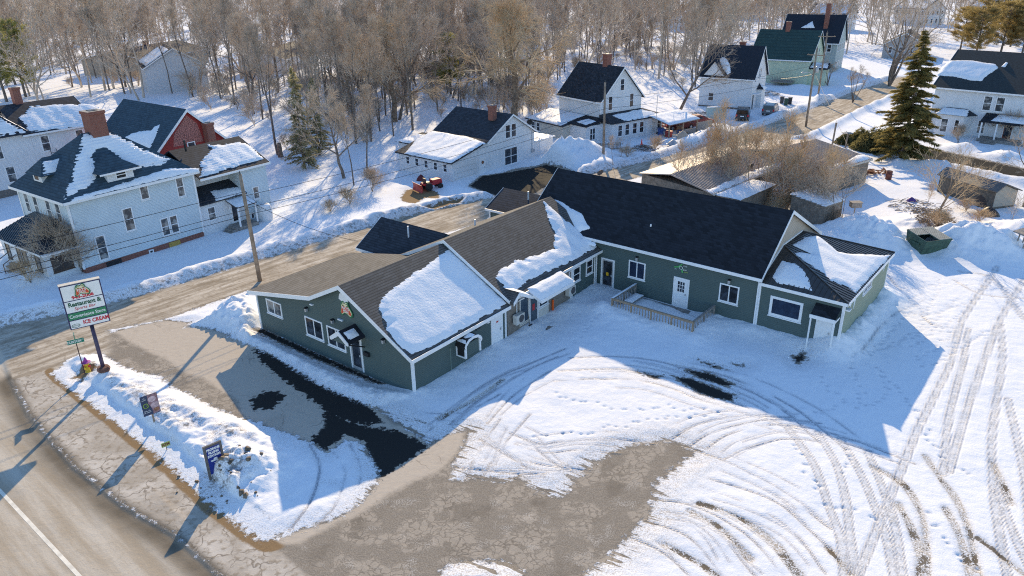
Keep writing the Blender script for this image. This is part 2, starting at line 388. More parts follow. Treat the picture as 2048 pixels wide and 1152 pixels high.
    z += sstep_np(0, 1.2, S(pile)) * (.7 + 1.0 * lump + .5 * fine)
    z += sstep_np(0, .8, S(front)) * (.22 + .3 * fine)
    def bank(P, h, wd, seed, off=0):
        d = dline(x, y, P, 5); n_ = .35 + 1.3 * fbm(x * .5, y * .5, seed)
        return np.exp(-(d / wd) ** 2) * h * n_ * sstep_np(-.3, .5, cov) * (1 + .22 * fine + .3 * lump)
    tp = GL(top); dirv = np.gradient(tp, axis=0); nv = np.stack([-dirv[:, 1], dirv[:, 0]], 1); nv /= np.linalg.norm(nv, axis=1)[:, None]
    z += bank(tp + nv * 1.3, .5, 1.0, 21); z += bank(GL([(1330, 355), (1450, 325), (1620, 275), (1720, 224), (1790, 192)]), .5, .8, 22)
    z += bank(np.array([FM.w(*p)[:2] for p in [(5.0, .0), (5.0, 4), (5.0, 10.)]]), .75, 1.1, 23)
    z += bank(np.array([FM.w(*p)[:2] for p in [(-9, -3.3), (-6, -3.2), (-2.6, -3.2), (-2.4, -.1), (.5, 0), (3.4, 0)]]), .32, 1.1, 24)
    z += bank(np.array([FR.w(*p)[:2] for p in [(.0, .3), (.0, 5), (.0, 8.5), (.0, 13), (.0, 17.5)]]), .22, 1.0, 25)
    z += bank(GL([(1795, 330), (1880, 335), (2048, 372)]), .6, .9, 26)
    for px, py, rr, hh in [(1690, 478, 2.6, 1.0), (1735, 478, 2.4, 1.1), (1775, 498, 2, .9), (1840, 455, 2.0, .8), (1905, 495, 2.2, 1.5), (1985, 505, 2.6, 1.6), (2040, 470, 2.2, 1.2), (1150, 322, 2.8, 2.2), (1120, 328, 2, 1.3), (1200, 318, 2, 1.0), (1420, 278, 2.4, 1.1), (1365, 288, 2, .8), (985, 432, 2, 1.0), (820, 440, 1.7, .7), (905, 420, 1.4, .6), (1590, 238, 2.6, 1.1), (1650, 205, 2.4, .8), (1600, 175, 2, .5), (1930, 300, 2, .7), (2010, 318, 2, .9), (60, 500, 2.2, .9), (30, 520, 2, .7), (90, 560, 1.6, .6), (1660, 500, 1.5, .6), (1000, 560 + 40, .1, 0)]:
        c = G(px, py); z += sstep_np(-.2, .6, cov) * hh * np.exp(-((x - c[0]) ** 2 + (y - c[1]) ** 2) / rr ** 2) * (1 + .3 * fine + .7 * lump)
    q = G(1078, 350); nearq = sstep_np(5.5, 3., np.hypot(x - q[0], y - q[1])); z = z * (1 - nearq) + np.minimum(z, .12) * nearq
    # --- wheel tracks
    track = np.zeros_like(x); deep = np.zeros_like(x)
    TR = [[(1992, 540), (1925, 640), (1903, 720), (1870, 790), (1835, 860), (1800, 945), (1745, 1080), (1712, 1160)], [(1935, 660), (1925, 730), (1905, 800), (1893, 860), (1886, 950)],
          [(2048, 560), (2000, 640), (1968, 720), (1940, 800), (1918, 870), (1898, 945)], [(2000, 650), (2003, 720), (1992, 800), (1982, 880), (1984, 960), (1996, 1060), (2015, 1160)],
          [(1575, 858), (1625, 930), (1655, 1010), (1680, 1080), (1687, 1160)], [(1635, 868), (1670, 930), (1690, 1000), (1700, 1080), (1710, 1160)], [(1680, 880), (1720, 950), (1750, 1020), (1772, 1080), (1787, 1160)], [(1735, 905), (1765, 980), (1790, 1060), (1805, 1160)],
          [(1388, 900), (1450, 925), (1560, 985), (1660, 1060)], [(1420, 960), (1500, 985), (1570, 1020), (1670, 1110)], [(1400, 975), (1490, 1010), (1580, 1060), (1650, 1150)], [(1320, 1000), (1400, 1020), (1500, 1080), (1570, 1160)], [(1290, 1040), (1380, 1080), (1450, 1160)], [(1262, 1075), (1330, 1110), (1385, 1160)], [(1300, 1020), (1420, 1060), (1510, 1155)],
          [(1340, 880), (1400, 850), (1485, 835), (1580, 838)], [(1372, 897), (1440, 860), (1550, 841), (1640, 850)], [(1400, 908), (1465, 868), (1565, 852), (1700, 880), (1830, 930)], [(1450, 920), (1505, 895), (1590, 881), (1720, 903), (1800, 930)],
          [(1020, 868), (1080, 890), (1130, 885), (1230, 880), (1310, 888)], [(1030, 890), (1090, 908), (1160, 903), (1240, 907)], [(1060, 832), (1000, 900), (965, 955)], [(1000, 842), (960, 900), (930, 960)], [(930, 905), (1010, 915), (1100, 935), (1180, 940)], [(905, 935), (1000, 945), (1090, 950)], [(960, 880), (1060, 940)], [(1040, 870), (1110, 930), (1170, 950)],
          [(1130, 700), (1060, 730), (985, 762), (930, 800), (860, 862)], [(1115, 716), (1040, 750), (960, 800), (900, 850)], [(1100, 745), (1030, 790), (975, 850)], [(1140, 718), (1250, 716), (1350, 733), (1450, 762), (1560, 820), (1640, 890)], [(1118, 745), (1220, 740), (1300, 746), (1400, 775), (1520, 830)], [(1110, 765), (1200, 760), (1300, 766), (1400, 800), (1500, 830), (1620, 868), (1745, 905)],
          [(1330, 728), (1450, 752), (1580, 815), (1690, 900)], [(700, 850), (790, 862), (880, 880)], [(620, 890), (640, 940), (620, 1010), (580, 1060)], [(668, 905), (690, 950), (672, 1010), (635, 1050)], [(700, 890), (722, 940), (712, 1000)], [(840, 830), (930, 825), (1000, 790)],
          [(1850, 600), (1780, 640), (1700, 740)], [(1770, 548), (1850, 640), (1880, 655)], [(1905, 560), (1960, 590), (2048, 600)], [(1920, 545), (1985, 560), (2048, 640)], [(2015, 800), (2048, 960), (2060, 1080)], [(1995, 985), (2030, 1080), (2060, 1140)]]
    R2 = np.random.RandomState(8); rut = np.zeros_like(x)
    for k, t in enumerate(TR):
        P = smooth(GL(t), 10)
        if k < 8 or k in (42, 43, 44):
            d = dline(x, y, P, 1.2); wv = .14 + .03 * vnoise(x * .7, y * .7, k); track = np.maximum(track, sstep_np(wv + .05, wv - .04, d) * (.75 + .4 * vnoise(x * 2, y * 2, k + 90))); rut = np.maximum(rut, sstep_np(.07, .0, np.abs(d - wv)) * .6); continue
        dv = np.gradient(P, axis=0); nv_ = np.stack([-dv[:, 1], dv[:, 0]], 1); nv_ /= np.linalg.norm(nv_, axis=1)[:, None] + 1e-9
        for q in range(1 if k > 33 else 3):
            off = 0 if q == 0 else R2.uniform(-.9, .9); i0 = 0 if q == 0 else R2.randint(0, max(1, len(P) // 3)); i1 = len(P) if q == 0 else len(P) - R2.randint(0, max(1, len(P) // 3))
            if i1 - i0 < 4: continue
            d = dline(x, y, (P + nv_ * (off + (0 if q == 0 else R2.uniform(-.5, .5)) * np.linspace(-1, 1, len(P))[:, None]))[i0:i1], .8); a_ = (.9 if q == 0 else .55) * sstep_np(.25, .5, fbm(x * .6, y * .6, 130 + k * 3 + q))
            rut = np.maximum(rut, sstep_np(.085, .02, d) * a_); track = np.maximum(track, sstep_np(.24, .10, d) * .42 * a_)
    DR = [[(1745, 935), (1800, 965), (1832, 1010), (1848, 1060), (1853, 1160)], [(1795, 1010), (1822, 1060), (1838, 1110), (1836, 1160)], [(1880, 960), (1910, 1000), (1935, 1060), (1957, 1160)], [(1890, 1020), (1920, 1080), (1942, 1160)], [(1850, 915), (1882, 962)], [(1955, 1080), (2050, 1152)], [(1400, 1010), (1470, 1035), (1545, 1085), (1600, 1150)], [(1380, 1025), (1440, 1060), (1500, 1120)], [(1535, 1075), (1570, 1120), (1600, 1160)], [(1655, 1100), (1700, 1150)], [(1330, 1090), (1400, 1130), (1440, 1160)], [(1985, 930), (2010, 985), (2020, 1010)], [(880, 838), (950, 800), (1005, 762)]]
    dk = np.zeros_like(x)
    for k, t in enumerate(DR):
        P = smooth(GL(t), 10); d = dline(x, y, P, 1.2); wv = .04 + .22 * fbm(x * .8, y * .8, 60 + k)
        dk = np.maximum(dk, np.maximum(sstep_np(wv + .06, wv - .06, d), .45 * sstep_np(.42, .1, d)))
    z -= (.022 * track + .05 * rut + .04 * dk) * sstep_np(-.1, .3, cov)
    z += .018 * (fbm(x * 3, y * 3, 31) - .5) * sstep_np(0, .4, cov)
    # --- footprints
    FT = [[(1105, 790), (1180, 810), (1270, 822), (1330, 818), (1450, 822)], [(1070, 875), (1150, 870), (1250, 855), (1340, 840), (1430, 832)], [(1880, 560), (1850, 640), (1790, 690), (1700, 725)], [(1910, 600), (1850, 660), (1760, 705), (1690, 720)], [(1700, 730), (1720, 800), (1712, 830)], [(1755, 740), (1830, 830), (1870, 900), (1950, 960)], [(1800, 580), (1900, 570), (2000, 575), (2048, 590)], [(1990, 660), (1930, 690), (1890, 722), (1850, 735)], [(1790, 620), (1850, 632), (1960, 600)], [(1640, 760), (1680, 810), (1640, 830), (1600, 820)], [(1765, 745), (1772, 790), (1740, 815)], [(1595, 895), (1620, 960), (1650, 1000)], [(1690, 900), (1692, 960)], [(1650, 1010), (1700, 1025), (1760, 1040)], [(1850, 680), (1900, 650), (1930, 620)], [(1870, 700), (1930, 690), (1980, 670)], [(1830, 720), (1880, 690), (1900, 660)], [(1700, 660), (1740, 700), (1790, 660), (1840, 590)], [(1150, 690), (1180, 655), (1200, 630)], [(1850, 1020), (1900, 1090), (1960, 1150)], [(1660, 560 - 10), (1700, 600)], [(1820, 600), (1870, 660), (1820, 700)]]
    foot = np.zeros_like(x); rg = np.random.RandomState(3)
    for t in FT:
        P = smooth(GL(t), 30); L = np.r_[0, np.cumsum(np.hypot(*np.diff(P, axis=0).T))]
        for k, sdist in enumerate(np.arange(0, L[-1], .42)):
            cx, cy = np.interp(sdist, L, P[:, 0]), np.interp(sdist, L, P[:, 1]); cx += rg.normal(0, .12); cy += rg.normal(0, .12)
            r_ = math.hypot(cx, cy); ia = np.searchsorted(r[:nr], r_); ja = np.searchsorted(az, math.atan2(cx, cy))
            a0, a1, b0, b1 = max(ia - 5, 0), ia + 6, max(ja - 5, 0), ja + 6
            dd = np.hypot((x[a0:a1, b0:b1] - cx), (y[a0:a1, b0:b1] - cy))
            foot[a0:a1, b0:b1] = np.maximum(foot[a0:a1, b0:b1], sstep_np(.15, .04, dd))
    z -= .05 * foot * sstep_np(0, .2, cov)
    z = np.where(s_main > 0, -.07 * sstep_np(0, .25, s_main) + .02 * (fbm(x * 2, y * 2, 88) - .5) * sstep_np(1.2, .2, s_main), z)          # kerb step at the main street
    # --- far ground: gentle swells
    Z = np.zeros_like(X); Z[:nr] = z
    far = ~near
    Z[far] = 0.6 * (fbm(X[far] / 40, Y[far] / 40, 40) - .5)
    Z[(r > 120)] += sstep_np(120, 420, np.hypot(X[r > 120], Y[r > 120])) * 2.0 * (fbm(X[r > 120] / 90, Y[r > 120] / 90, 41) - .4)
    slush = sstep_np(2.6, .2, -S(lot)) * sstep_np(-9, -4, x) * (cov > 0)
    full = lambda a, fill: np.vstack([a, np.full((len(r) - nr, len(az)), fill)])
    dirt = np.maximum(isl * (1 - .4 * tr_end) * fbm(x * 1.1, y * 1.1, 50), kn * 1.0)
    dirt = np.maximum(dirt, isl * np.exp(-((dl - 1.05) / .22) ** 2) * (.55 + .5 * l2 + .3)); dirt = np.maximum(dirt, np.exp(-(dline(x, y, tp + nv * .5, 4) / .8) ** 2) * .75)
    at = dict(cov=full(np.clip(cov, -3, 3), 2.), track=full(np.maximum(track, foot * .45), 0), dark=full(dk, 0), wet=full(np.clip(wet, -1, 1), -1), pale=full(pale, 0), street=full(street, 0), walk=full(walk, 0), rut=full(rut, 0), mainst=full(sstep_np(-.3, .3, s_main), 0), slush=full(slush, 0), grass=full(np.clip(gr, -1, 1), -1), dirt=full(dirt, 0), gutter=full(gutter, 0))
    V = np.stack([X, Y, Z], -1).reshape(-1, 3); nc = len(az)
    i, j = np.meshgrid(np.arange(len(r) - 1), np.arange(nc - 1), indexing='ij')
    F = np.stack([i * nc + j, (i + 1) * nc + j, (i + 1) * nc + j + 1, i * nc + j + 1], -1).reshape(-1, 4)
    cls = np.zeros(X.shape, int)
    c = cls[:nr]; c[s_lot > 0] = 4; c[s_st > 0] = 2; c[s_cor > 0] = 2; c[s_walk > 0] = 3; c[s_main > 0] = 1; c[s_isl > .05] = 5
    fc = cls.reshape(-1)[F[:, 0]]
    mt = ground_material()
    for k, nm in ((0, 'ground'), (1, 'main_street'), (2, 'side_street'), (3, 'sidewalk'), (4, 'parking_lot'), (5, 'snowbank')):
        Fk = F[fc == k]; u, inv = np.unique(Fk, return_inverse=True)
        me = npmesh(nm, V[u], inv.reshape(Fk.shape), mt, True)
        for a, arr in at.items():
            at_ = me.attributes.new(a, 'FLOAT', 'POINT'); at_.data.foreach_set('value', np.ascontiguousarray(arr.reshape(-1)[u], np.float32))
        o = bpy.data.objects.new(nm, me); COL.objects.link(o); o['kind'] = 'structure' if k != 5 else 'stuff'
        if k == 5: o['label'] = 'lumpy dirt-flecked snowbank between the cracked sidewalk and the asphalt lot'
    # painted line on the main street
    L = GL([(-60, 920), (0, 980), (80, 1066), (160, 1152), (200, 1200)]); d = np.gradient(L, axis=0); n_ = np.stack([-d[:, 1], d[:, 0]], 1); n_ /= np.linalg.norm(n_, axis=1)[:, None]
    mb = MB(); vs = [(*p, -.066) for p in L + n_ * .075] + [(*p, -.066) for p in L - n_ * .075]; k = len(L)
    mb.add(vs, [(i, i + 1, k + i + 1, k + i) for i in range(k - 1)])
    o = mb.build('road_marking', plain('worn_line_paint', (.78, .73, .62), .8, .15, 3)); o['kind'] = 'structure'
    global GZ
    def GZ(px, py):                                  # ground height at a place (x, y)
        ia = np.clip(np.searchsorted(r, math.hypot(px, py)), 0, len(r) - 1); ja = np.clip(np.searchsorted(az, math.atan2(px, py)), 0, nc - 1)
        return float(Z[ia, ja])
def sstep_np(a, b, v):
    t = np.clip((np.asarray(v, float) - a) / (b - a), 0, 1); return t * t * (3 - 2 * t)
def ground_material():
    mt, n, b = _nodes('snow_and_asphalt'); L = n.links.new
    co = N(n, 'TexCoord').outputs['Object']
    A = lambda nm: (lambda x: x.outputs['Fac'])(N(n, 'Attribute', attribute_name=nm))
    n1, n2, n3, n4 = noise(n, co, .55, 6, .6), noise(n, co, 3.2, 5, .6), noise(n, co, 17, 4, .7), noise(n, co, 60, 2)
    mp = N(n, 'Mapping', vector_type='TEXTURE'); mp.inputs['Rotation'].default_value = (0, 0, math.radians(49)); mp.inputs['Scale'].default_value = (6., .75, 1); L(co, mp.inputs[0])
    strk = noise(n, mp.outputs[0], 1.5, 5, .65)
    mp2 = N(n, 'Mapping', vector_type='TEXTURE'); mp2.inputs['Rotation'].default_value = (0, 0, math.radians(-41)); mp2.inputs['Scale'].default_value = (14., 1.3, 1); L(co, mp2.inputs[0])
    strk2 = noise(n, mp2.outputs[0], 1.5, 5, .65)
    cov, track, dark = A('cov'), A('track'), A('dark')
    e = mth(n, 'ADD', cov, mth(n, 'ADD', mth(n, 'MULTIPLY', mth(n, 'SUBTRACT', n2, .5), 1.15), mth(n, 'MULTIPLY', mth(n, 'SUBTRACT', n3, .5), .75)))
    e = mth(n, 'SUBTRACT', e, mth(n, 'MULTIPLY', dark, mth(n, 'MULTIPLY', 4.5, sstep(n, .40, .62, mth(n, 'ADD', mth(n, 'MULTIPLY', noise(n, co, 1.0, 3), .6), mth(n, 'MULTIPLY', n3, .4))))))
    mp3 = N(n, 'Mapping', vector_type='TEXTURE'); mp3.inputs['Rotation'].default_value = (0, 0, math.radians(-30)); mp3.inputs['Scale'].default_value = (5., .42, 1); L(co, mp3.inputs[0]); stk3 = noise(n, mp3.outputs[0], 1.6, 4, .6)
    e = mth(n, 'SUBTRACT', e, mth(n, 'MULTIPLY', A('slush'), mth(n, 'MULTIPLY', 7., mth(n, 'MAXIMUM', mth(n, 'SUBTRACT', stk3, .53), 0.))))
    snowm = sstep(n, -.05, .10, e)
    # snow colour
    sc = mixc(n, n1, (.82, .84, .87), (.90, .90, .91))
    sc = mixc(n, mth(n, 'MULTIPLY', track, mth(n, 'MULTIPLY', sstep(n, .38, .66, n3), sstep(n, .30, .58, n2))), sc, (.40, .385, .36))
    sc = mixc(n, mth(n, 'MULTIPLY', mth(n, 'MULTIPLY', track, .30), 1.), sc, (.62, .61, .60))
    sc = mixc(n, mth(n, 'MULTIPLY', A('rut'), sstep(n, .30, .62, n3)), sc, (.27, .275, .30)); sc = mixc(n, mth(n, 'MULTIPLY', mth(n, 'MULTIPLY', A('slush'), sstep(n, .42, .62, n3)), .75), sc, (.50, .455, .395))  # rut lines darkened: shade of their edges painted in, along with dirty packed ice
    hal = sstep(n, .02, .9, dark); sc = mixc(n, mth(n, 'MULTIPLY', hal, sstep(n, .36, .6, n3)), sc, (.42, .36, .28))
    dm = mth(n, 'MULTIPLY', sstep(n, .28, .66, A('dirt')), sstep(n, .47, .64, n3))
    dm2 = mth(n, 'MULTIPLY', sstep(n, .50, .75, A('dirt')), sstep(n, .50, .62, n2))
    sc = mixc(n, mth(n, 'MULTIPLY', dm, .75), sc, (.20, .16, .12)); sc = mixc(n, mth(n, 'MULTIPLY', dm2, .7), sc, (.17, .145, .12))
    sc = mixc(n, mth(n, 'MULTIPLY', sstep(n, 1.5, 0., e), sstep(n, .50, .64, n3)), sc, (.46, .41, .35))   # grit along melting edges
    # bare ground
    vor = N(n, 'TexVoronoi', feature='DISTANCE_TO_EDGE'); vor.inputs['Scale'].default_value = 2.7
    dco = N(n, 'VectorMath', operation='ADD'); nv = N(n, 'TexNoise'); nv.inputs['Scale'].default_value = 1.4; L(co, nv.inputs['Vector'])
    L(co, dco.inputs[0]); L(nv.outputs['Color'], dco.inputs[1]); L(dco.outputs[0], vor.inputs['Vector'])
    vor2 = N(n, 'TexVoronoi', feature='DISTANCE_TO_EDGE'); vor2.inputs['Scale'].default_value = .34; L(dco.outputs[0], vor2.inputs['Vector'])
    vq = N(n, 'TexVoronoi', feature='DISTANCE_TO_EDGE'); vq.inputs['Scale'].default_value = .75; L(dco.outputs[0], vq.inputs['Vector']); vor3 = vq.outputs[0]
    mud = mixc(n, n2, (.19, .16, .125), (.30, .26, .21)); mud = mixc(n, sstep(n, .40, .62, n3), mud, (.36, .32, .265)); mud = mixc(n, mth(n, 'MULTIPLY', sstep(n, .52, .62, n4), .6), mud, (.12, .10, .08)); mud = mixc(n, mth(n, 'MULTIPLY', mth(n, 'MULTIPLY', sstep(n, .55, .70, noise(n, co, .9, 4)), sstep(n, .45, .62, n3)), .7), mud, (.62, .59, .54))
    mud = mixc(n, mth(n, 'MULTIPLY', sstep(n, .52, .68, n1), .5), mud, (.16, .135, .105))
    palec = mixc(n, n2, (.47, .405, .325), (.57, .50, .41)); palec = mixc(n, mth(n, 'MULTIPLY', sstep(n, .5, .8, n4), .35), palec, (.33, .285, .23))
    isles = mth(n, 'MULTIPLY', sstep(n, .47, .53, noise(n, co, .42, 2)), sstep(n, .05, .085, vor.outputs[0]))
    isles = mth(n, 'MULTIPLY', isles, sstep(n, .40, .46, noise(n, co, 1.3, 3)))
    base = mixc(n, mth(n, 'MULTIPLY', isles, .45), mud, palec)
    cr = mth(n, 'MULTIPLY', sstep(n, .012, .003, vor2.outputs[0]), sstep(n, .48, .6, n1))
    lotc = mixc(n, mth(n, 'MULTIPLY', cr, .55), palec, (.20, .17, .14)); lotc = mixc(n, mth(n, 'MULTIPLY', sstep(n, .56, .72, n1), .30), lotc, (.33, .28, .22))
    base = mixc(n, sstep(n, .35, .65, mth(n, 'ADD', A('pale'), mth(n, 'MULTIPLY', mth(n, 'SUBTRACT', n1, .5), .7))), base, lotc)
    stc = mixc(n, sstep(n, .32, .66, strk), (.30, .245, .18), (.60, .53, .43)); stc = mixc(n, mth(n, 'MULTIPLY', sstep(n, .50, .66, n1), .55), stc, (.24, .195, .14)); stc = mixc(n, mth(n, 'MULTIPLY', sstep(n, .52, .64, n2), .6), stc, (.27, .21, .145)); stc = mixc(n, mth(n, 'MULTIPLY', sstep(n, .58, .70, strk), sstep(n, .45, .6, n3)), stc, (.70, .67, .62)); stc2 = mixc(n, sstep(n, .34, .66, strk2), (.42, .35, .26), (.58, .52, .43)); stc2 = mixc(n, mth(n, 'MULTIPLY', sstep(n, .5, .7, n1), .5), stc2, (.44, .405, .35)); stc2 = mixc(n, mth(n, 'MULTIPLY', sstep(n, .55, .7, n2), .25), stc2, (.36, .31, .24))
    stc = mixc(n, A('mainst'), stc, stc2)
    stc = mixc(n, mth(n, 'MULTIPLY', sstep(n, .45, .8, n3), .35), stc, (.30, .26, .20))
    base = mixc(n, A('street'), base, stc)
    wc = mixc(n, sstep(n, .35, .7, n1), (.40, .35, .285), (.60, .55, .48)); wc = mixc(n, mth(n, 'MULTIPLY', mth(n, 'MULTIPLY', sstep(n, .03, .008, vor3), sstep(n, .44, .54, n1)), .8), wc, (.2, .165, .13))
    wc = mixc(n, mth(n, 'MULTIPLY', sstep(n, .50, .64, n2), .8), wc, (.30, .25, .19))
    base = mixc(n, A('walk'), base, wc)
    base = mixc(n, mth(n, 'MULTIPLY', A('gutter'), .85), base, mixc(n, n3, (.10, .085, .065), (.20, .165, .12)))
    base = mixc(n, sstep(n, -.1, .15, mth(n, 'ADD', A('grass'), mth(n, 'MULTIPLY', mth(n, 'SUBTRACT', n3, .5), .5))), base, mixc(n, n3, (.16, .10, .05), (.36, .25, .14)))
    wet = sstep(n, -.06, .10, mth(n, 'ADD', A('wet'), mth(n, 'MULTIPLY', mth(n, 'SUBTRACT', n2, .5), 1.3)))
    base = mixc(n, wet, base, mixc(n, n3, (.018, .018, .018), (.05, .047, .042)))
    base = mixc(n, mth(n, 'MULTIPLY', dark, .6), base, (.10, .075, .045))
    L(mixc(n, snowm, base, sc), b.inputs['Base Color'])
    b.inputs['Specular IOR Level'].default_value = .04
    rg = mth(n, 'ADD', mth(n, 'MULTIPLY', mth(n, 'MULTIPLY', wet, mth(n, 'SUBTRACT', 1., snowm)), -.05), .9); L(rg, b.inputs['Roughness'])
    hs = mth(n, 'ADD', mth(n, 'MULTIPLY', n2, 1.), mth(n, 'MULTIPLY', n3, .45))
    hh = mth(n, 'ADD', mth(n, 'MULTIPLY', hs, mth(n, 'ADD', .35, mth(n, 'MULTIPLY', snowm, .25))), mth(n, 'MULTIPLY', snowm, .55))
    hh = mth(n, 'SUBTRACT', hh, mth(n, 'MULTIPLY', mth(n, 'MULTIPLY', track, n3), .5))
    hh = mth(n, 'SUBTRACT', hh, mth(n, 'MULTIPLY', A('rut'), .7))
    bump(n, b, hh, .8, .06)
    return mt
def sepx(n, co):
    s = N(n, 'SeparateXYZ'); n.links.new(co, s.inputs[0]); return s.outputs[0]
ground_mesh()
# ================================================================== BUILDINGS: shared part builders (local axes: x=u, y=v, z up)
def face_pt(face, a, z, d):
    k, p, s = face
    return (p + s * d, a, z) if k == 'u' else (a, p + s * d, z)
def fbox(mb, face, a0, a1, z0, z1, d0, d1):
    p, q = face_pt(face, a0, z0, d0), face_pt(face, a1, z1, d1)
    mb.box(min(p[0], q[0]), max(p[0], q[0]), min(p[1], q[1]), max(p[1], q[1]), min(p[2], q[2]), max(p[2], q[2]))
def window(root, face, a0, a1, z0, z1, style='hung', fm=None, gm=None, fw=.09, name='window', sill=True):
    mb = MB(); a0, a1 = min(a0, a1), max(a0, a1); z0, z1 = min(z0, z1), max(z0, z1)
    fbox(mb, face, a0, a0 + fw, z0, z1, -.05, .045); fbox(mb, face, a1 - fw, a1, z0, z1, -.05, .045)
    fbox(mb, face, a0 + fw, a1 - fw, z0, z0 + fw, -.05, .042); fbox(mb, face, a0 + fw, a1 - fw, z1 - fw, z1, -.05, .042)
    zm, am = (z0 + z1) / 2, (a0 + a1) / 2
    if style == 'hung': fbox(mb, face, a0 + fw, a1 - fw, zm - .03, zm + .03, -.05, .035)
    if style in ('slider', 'pair'): fbox(mb, face, am - .035, am + .035, z0 + fw, z1 - fw, -.05, .037)
    if style == 'cross':
        fbox(mb, face, a0 + fw, a1 - fw, zm - .03, zm + .03, -.05, .035); fbox(mb, face, am - .045, am + .045, z0 + fw, z1 - fw, -.05, .037)
    f = mb.build(name, fm or WHITE, root)
    g = MB(); fbox(g, face, a0 + fw * .6, a1 - fw * .6, z0 + fw * .6, z1 - fw * .6, -.04, .018); g.build('pane', gm or GLASS, f)
    if sill:
        g = MB(); fbox(g, face, a0 - .04, a1 + .04, z0 - .06, z0 - .003, -.02, .09); g.build('sill', fm or WHITE, f)
    return f
def door(root, face, a0, a1, z0, z1, dm=None, lights=None, fm=None, glassy=False):
    mb = MB(); fw = .1
    fbox(mb, face, a0 - fw, a0, z0, z1 + fw, -.05, .05); fbox(mb, face, a1, a1 + fw, z0, z1 + fw, -.05, .05); fbox(mb, face, a0, a1, z1, z1 + fw, -.05, .047)
    f = mb.build('door_frame', fm or WHITE, root)
    mb = MB()
    if glassy:
        fbox(mb, face, a0, a0 + .09, z0, z1, -.03, .03); fbox(mb, face, a1 - .09, a1, z0, z1, -.03, .03); fbox(mb, face, a0 + .09, a1 - .09, z1 - .1, z1, -.03, .028); fbox(mb, face, a0 + .09, a1 - .09, z0, z0 + .2, -.03, .028)
    else: fbox(mb, face, a0, a1, z0, z1, -.03, .022)
    d = mb.build('door', dm or WHITE, root)
    if glassy:
        g = MB(); fbox(g, face, a0 + .07, a1 - .07, z0 + .15, z1 - .07, -.02, .012); g.build('pane', GLASS, d)
    if lights:
        nx, nz, la0, la1, lz0, lz1 = lights; g = MB(); w_, h_ = (la1 - la0) / nx, (lz1 - lz0) / nz
        for i in range(nx):
            for j in range(nz): fbox(g, face, la0 + i * w_ + .02, la0 + (i + 1) * w_ - .02, lz0 + j * h_ + .02, lz0 + (j + 1) * h_ - .02, .0, .03)
        g.build('pane', GLASS, d)
    g = MB(); zz = z0 + 1.0; fbox(g, face, a1 - .16, a1 - .09, zz - .06, zz + .06, .02, .075); g.build('handle', GREYM, d)
    return d
def wall_u(root, prof, u0, u1, mt, name='wall'): return MB().prism_u(prof, u0, u1).build(name, mt, root)
def roof_poly(line, t=.13, lift=.10): return [(a, z + lift) for a, z in line] + [(a, z + lift - t) for a, z in reversed(line)]
def gable(root, axis, line, e0, e1, mt, tm=None, t=.13, lift=.10, rake=(True, True), fascia=(True, True), name='roof', rh=.20):
    """roof slab along `line` (section, incl. overhangs) between e0 and e1 along the other axis; trim boards as a part"""
    P = MB(); pr = roof_poly(line, t, lift); (P.prism_u if axis == 'u' else P.prism_v)(pr, e0, e1); r = P.build(name, mt, root)
    T = MB(); rk = [(a, z + lift + .012) for a, z in line] + [(a, z + lift - rh) for a, z in reversed(line)]
    pf = T.prism_u if axis == 'u' else T.prism_v
    if rake[0]: pf(rk, e0 - .035, e0 - .002)
    if rake[1]: pf(rk, e1 + .002, e1 + .035)
    for k, (i, s) in enumerate(((0, -1), (-1, 1))):
        if not fascia[k]: continue
        a, z = line[i]; b = (a + s * .003, a + s * .035)
        if axis == 'u': T.box(e0 - .03, e1 + .03, min(b), max(b), z + lift - rh + .02, z + lift + .006)
        else: T.box(min(b), max(b), e0 - .03, e1 + .03, z + lift - rh + .02, z + lift + .006)
    if T.v: T.build('trim', tm or WHITE, root)
    return r
def corner_boards(root, pts, tm=None, w=.07):
    mb = MB()
    for u, v, z0, z1 in pts: mb.box(u - w, u + w, v - w, v + w, z0, z1)
    return mb.each('corner_board', tm or WHITE, root)
def chimney(root, parent, u, v, z0, z1, w=.35, mt=None, cap=True):
    mb = MB().box(u - w, u + w, v - w, v + w, z0, z1 - .25).box(u - w - .06, u + w + .06, v - w - .06, v + w + .06, z1 - .248, z1)
    c = mb.build('chimney', mt or BRICK, parent)
    MB().box(u - w * .5, u + w * .5, v - w * .5, v + w * .5, z1 - .04, z1 + .04).build('flue', BLACK, c) if cap else None
    return c
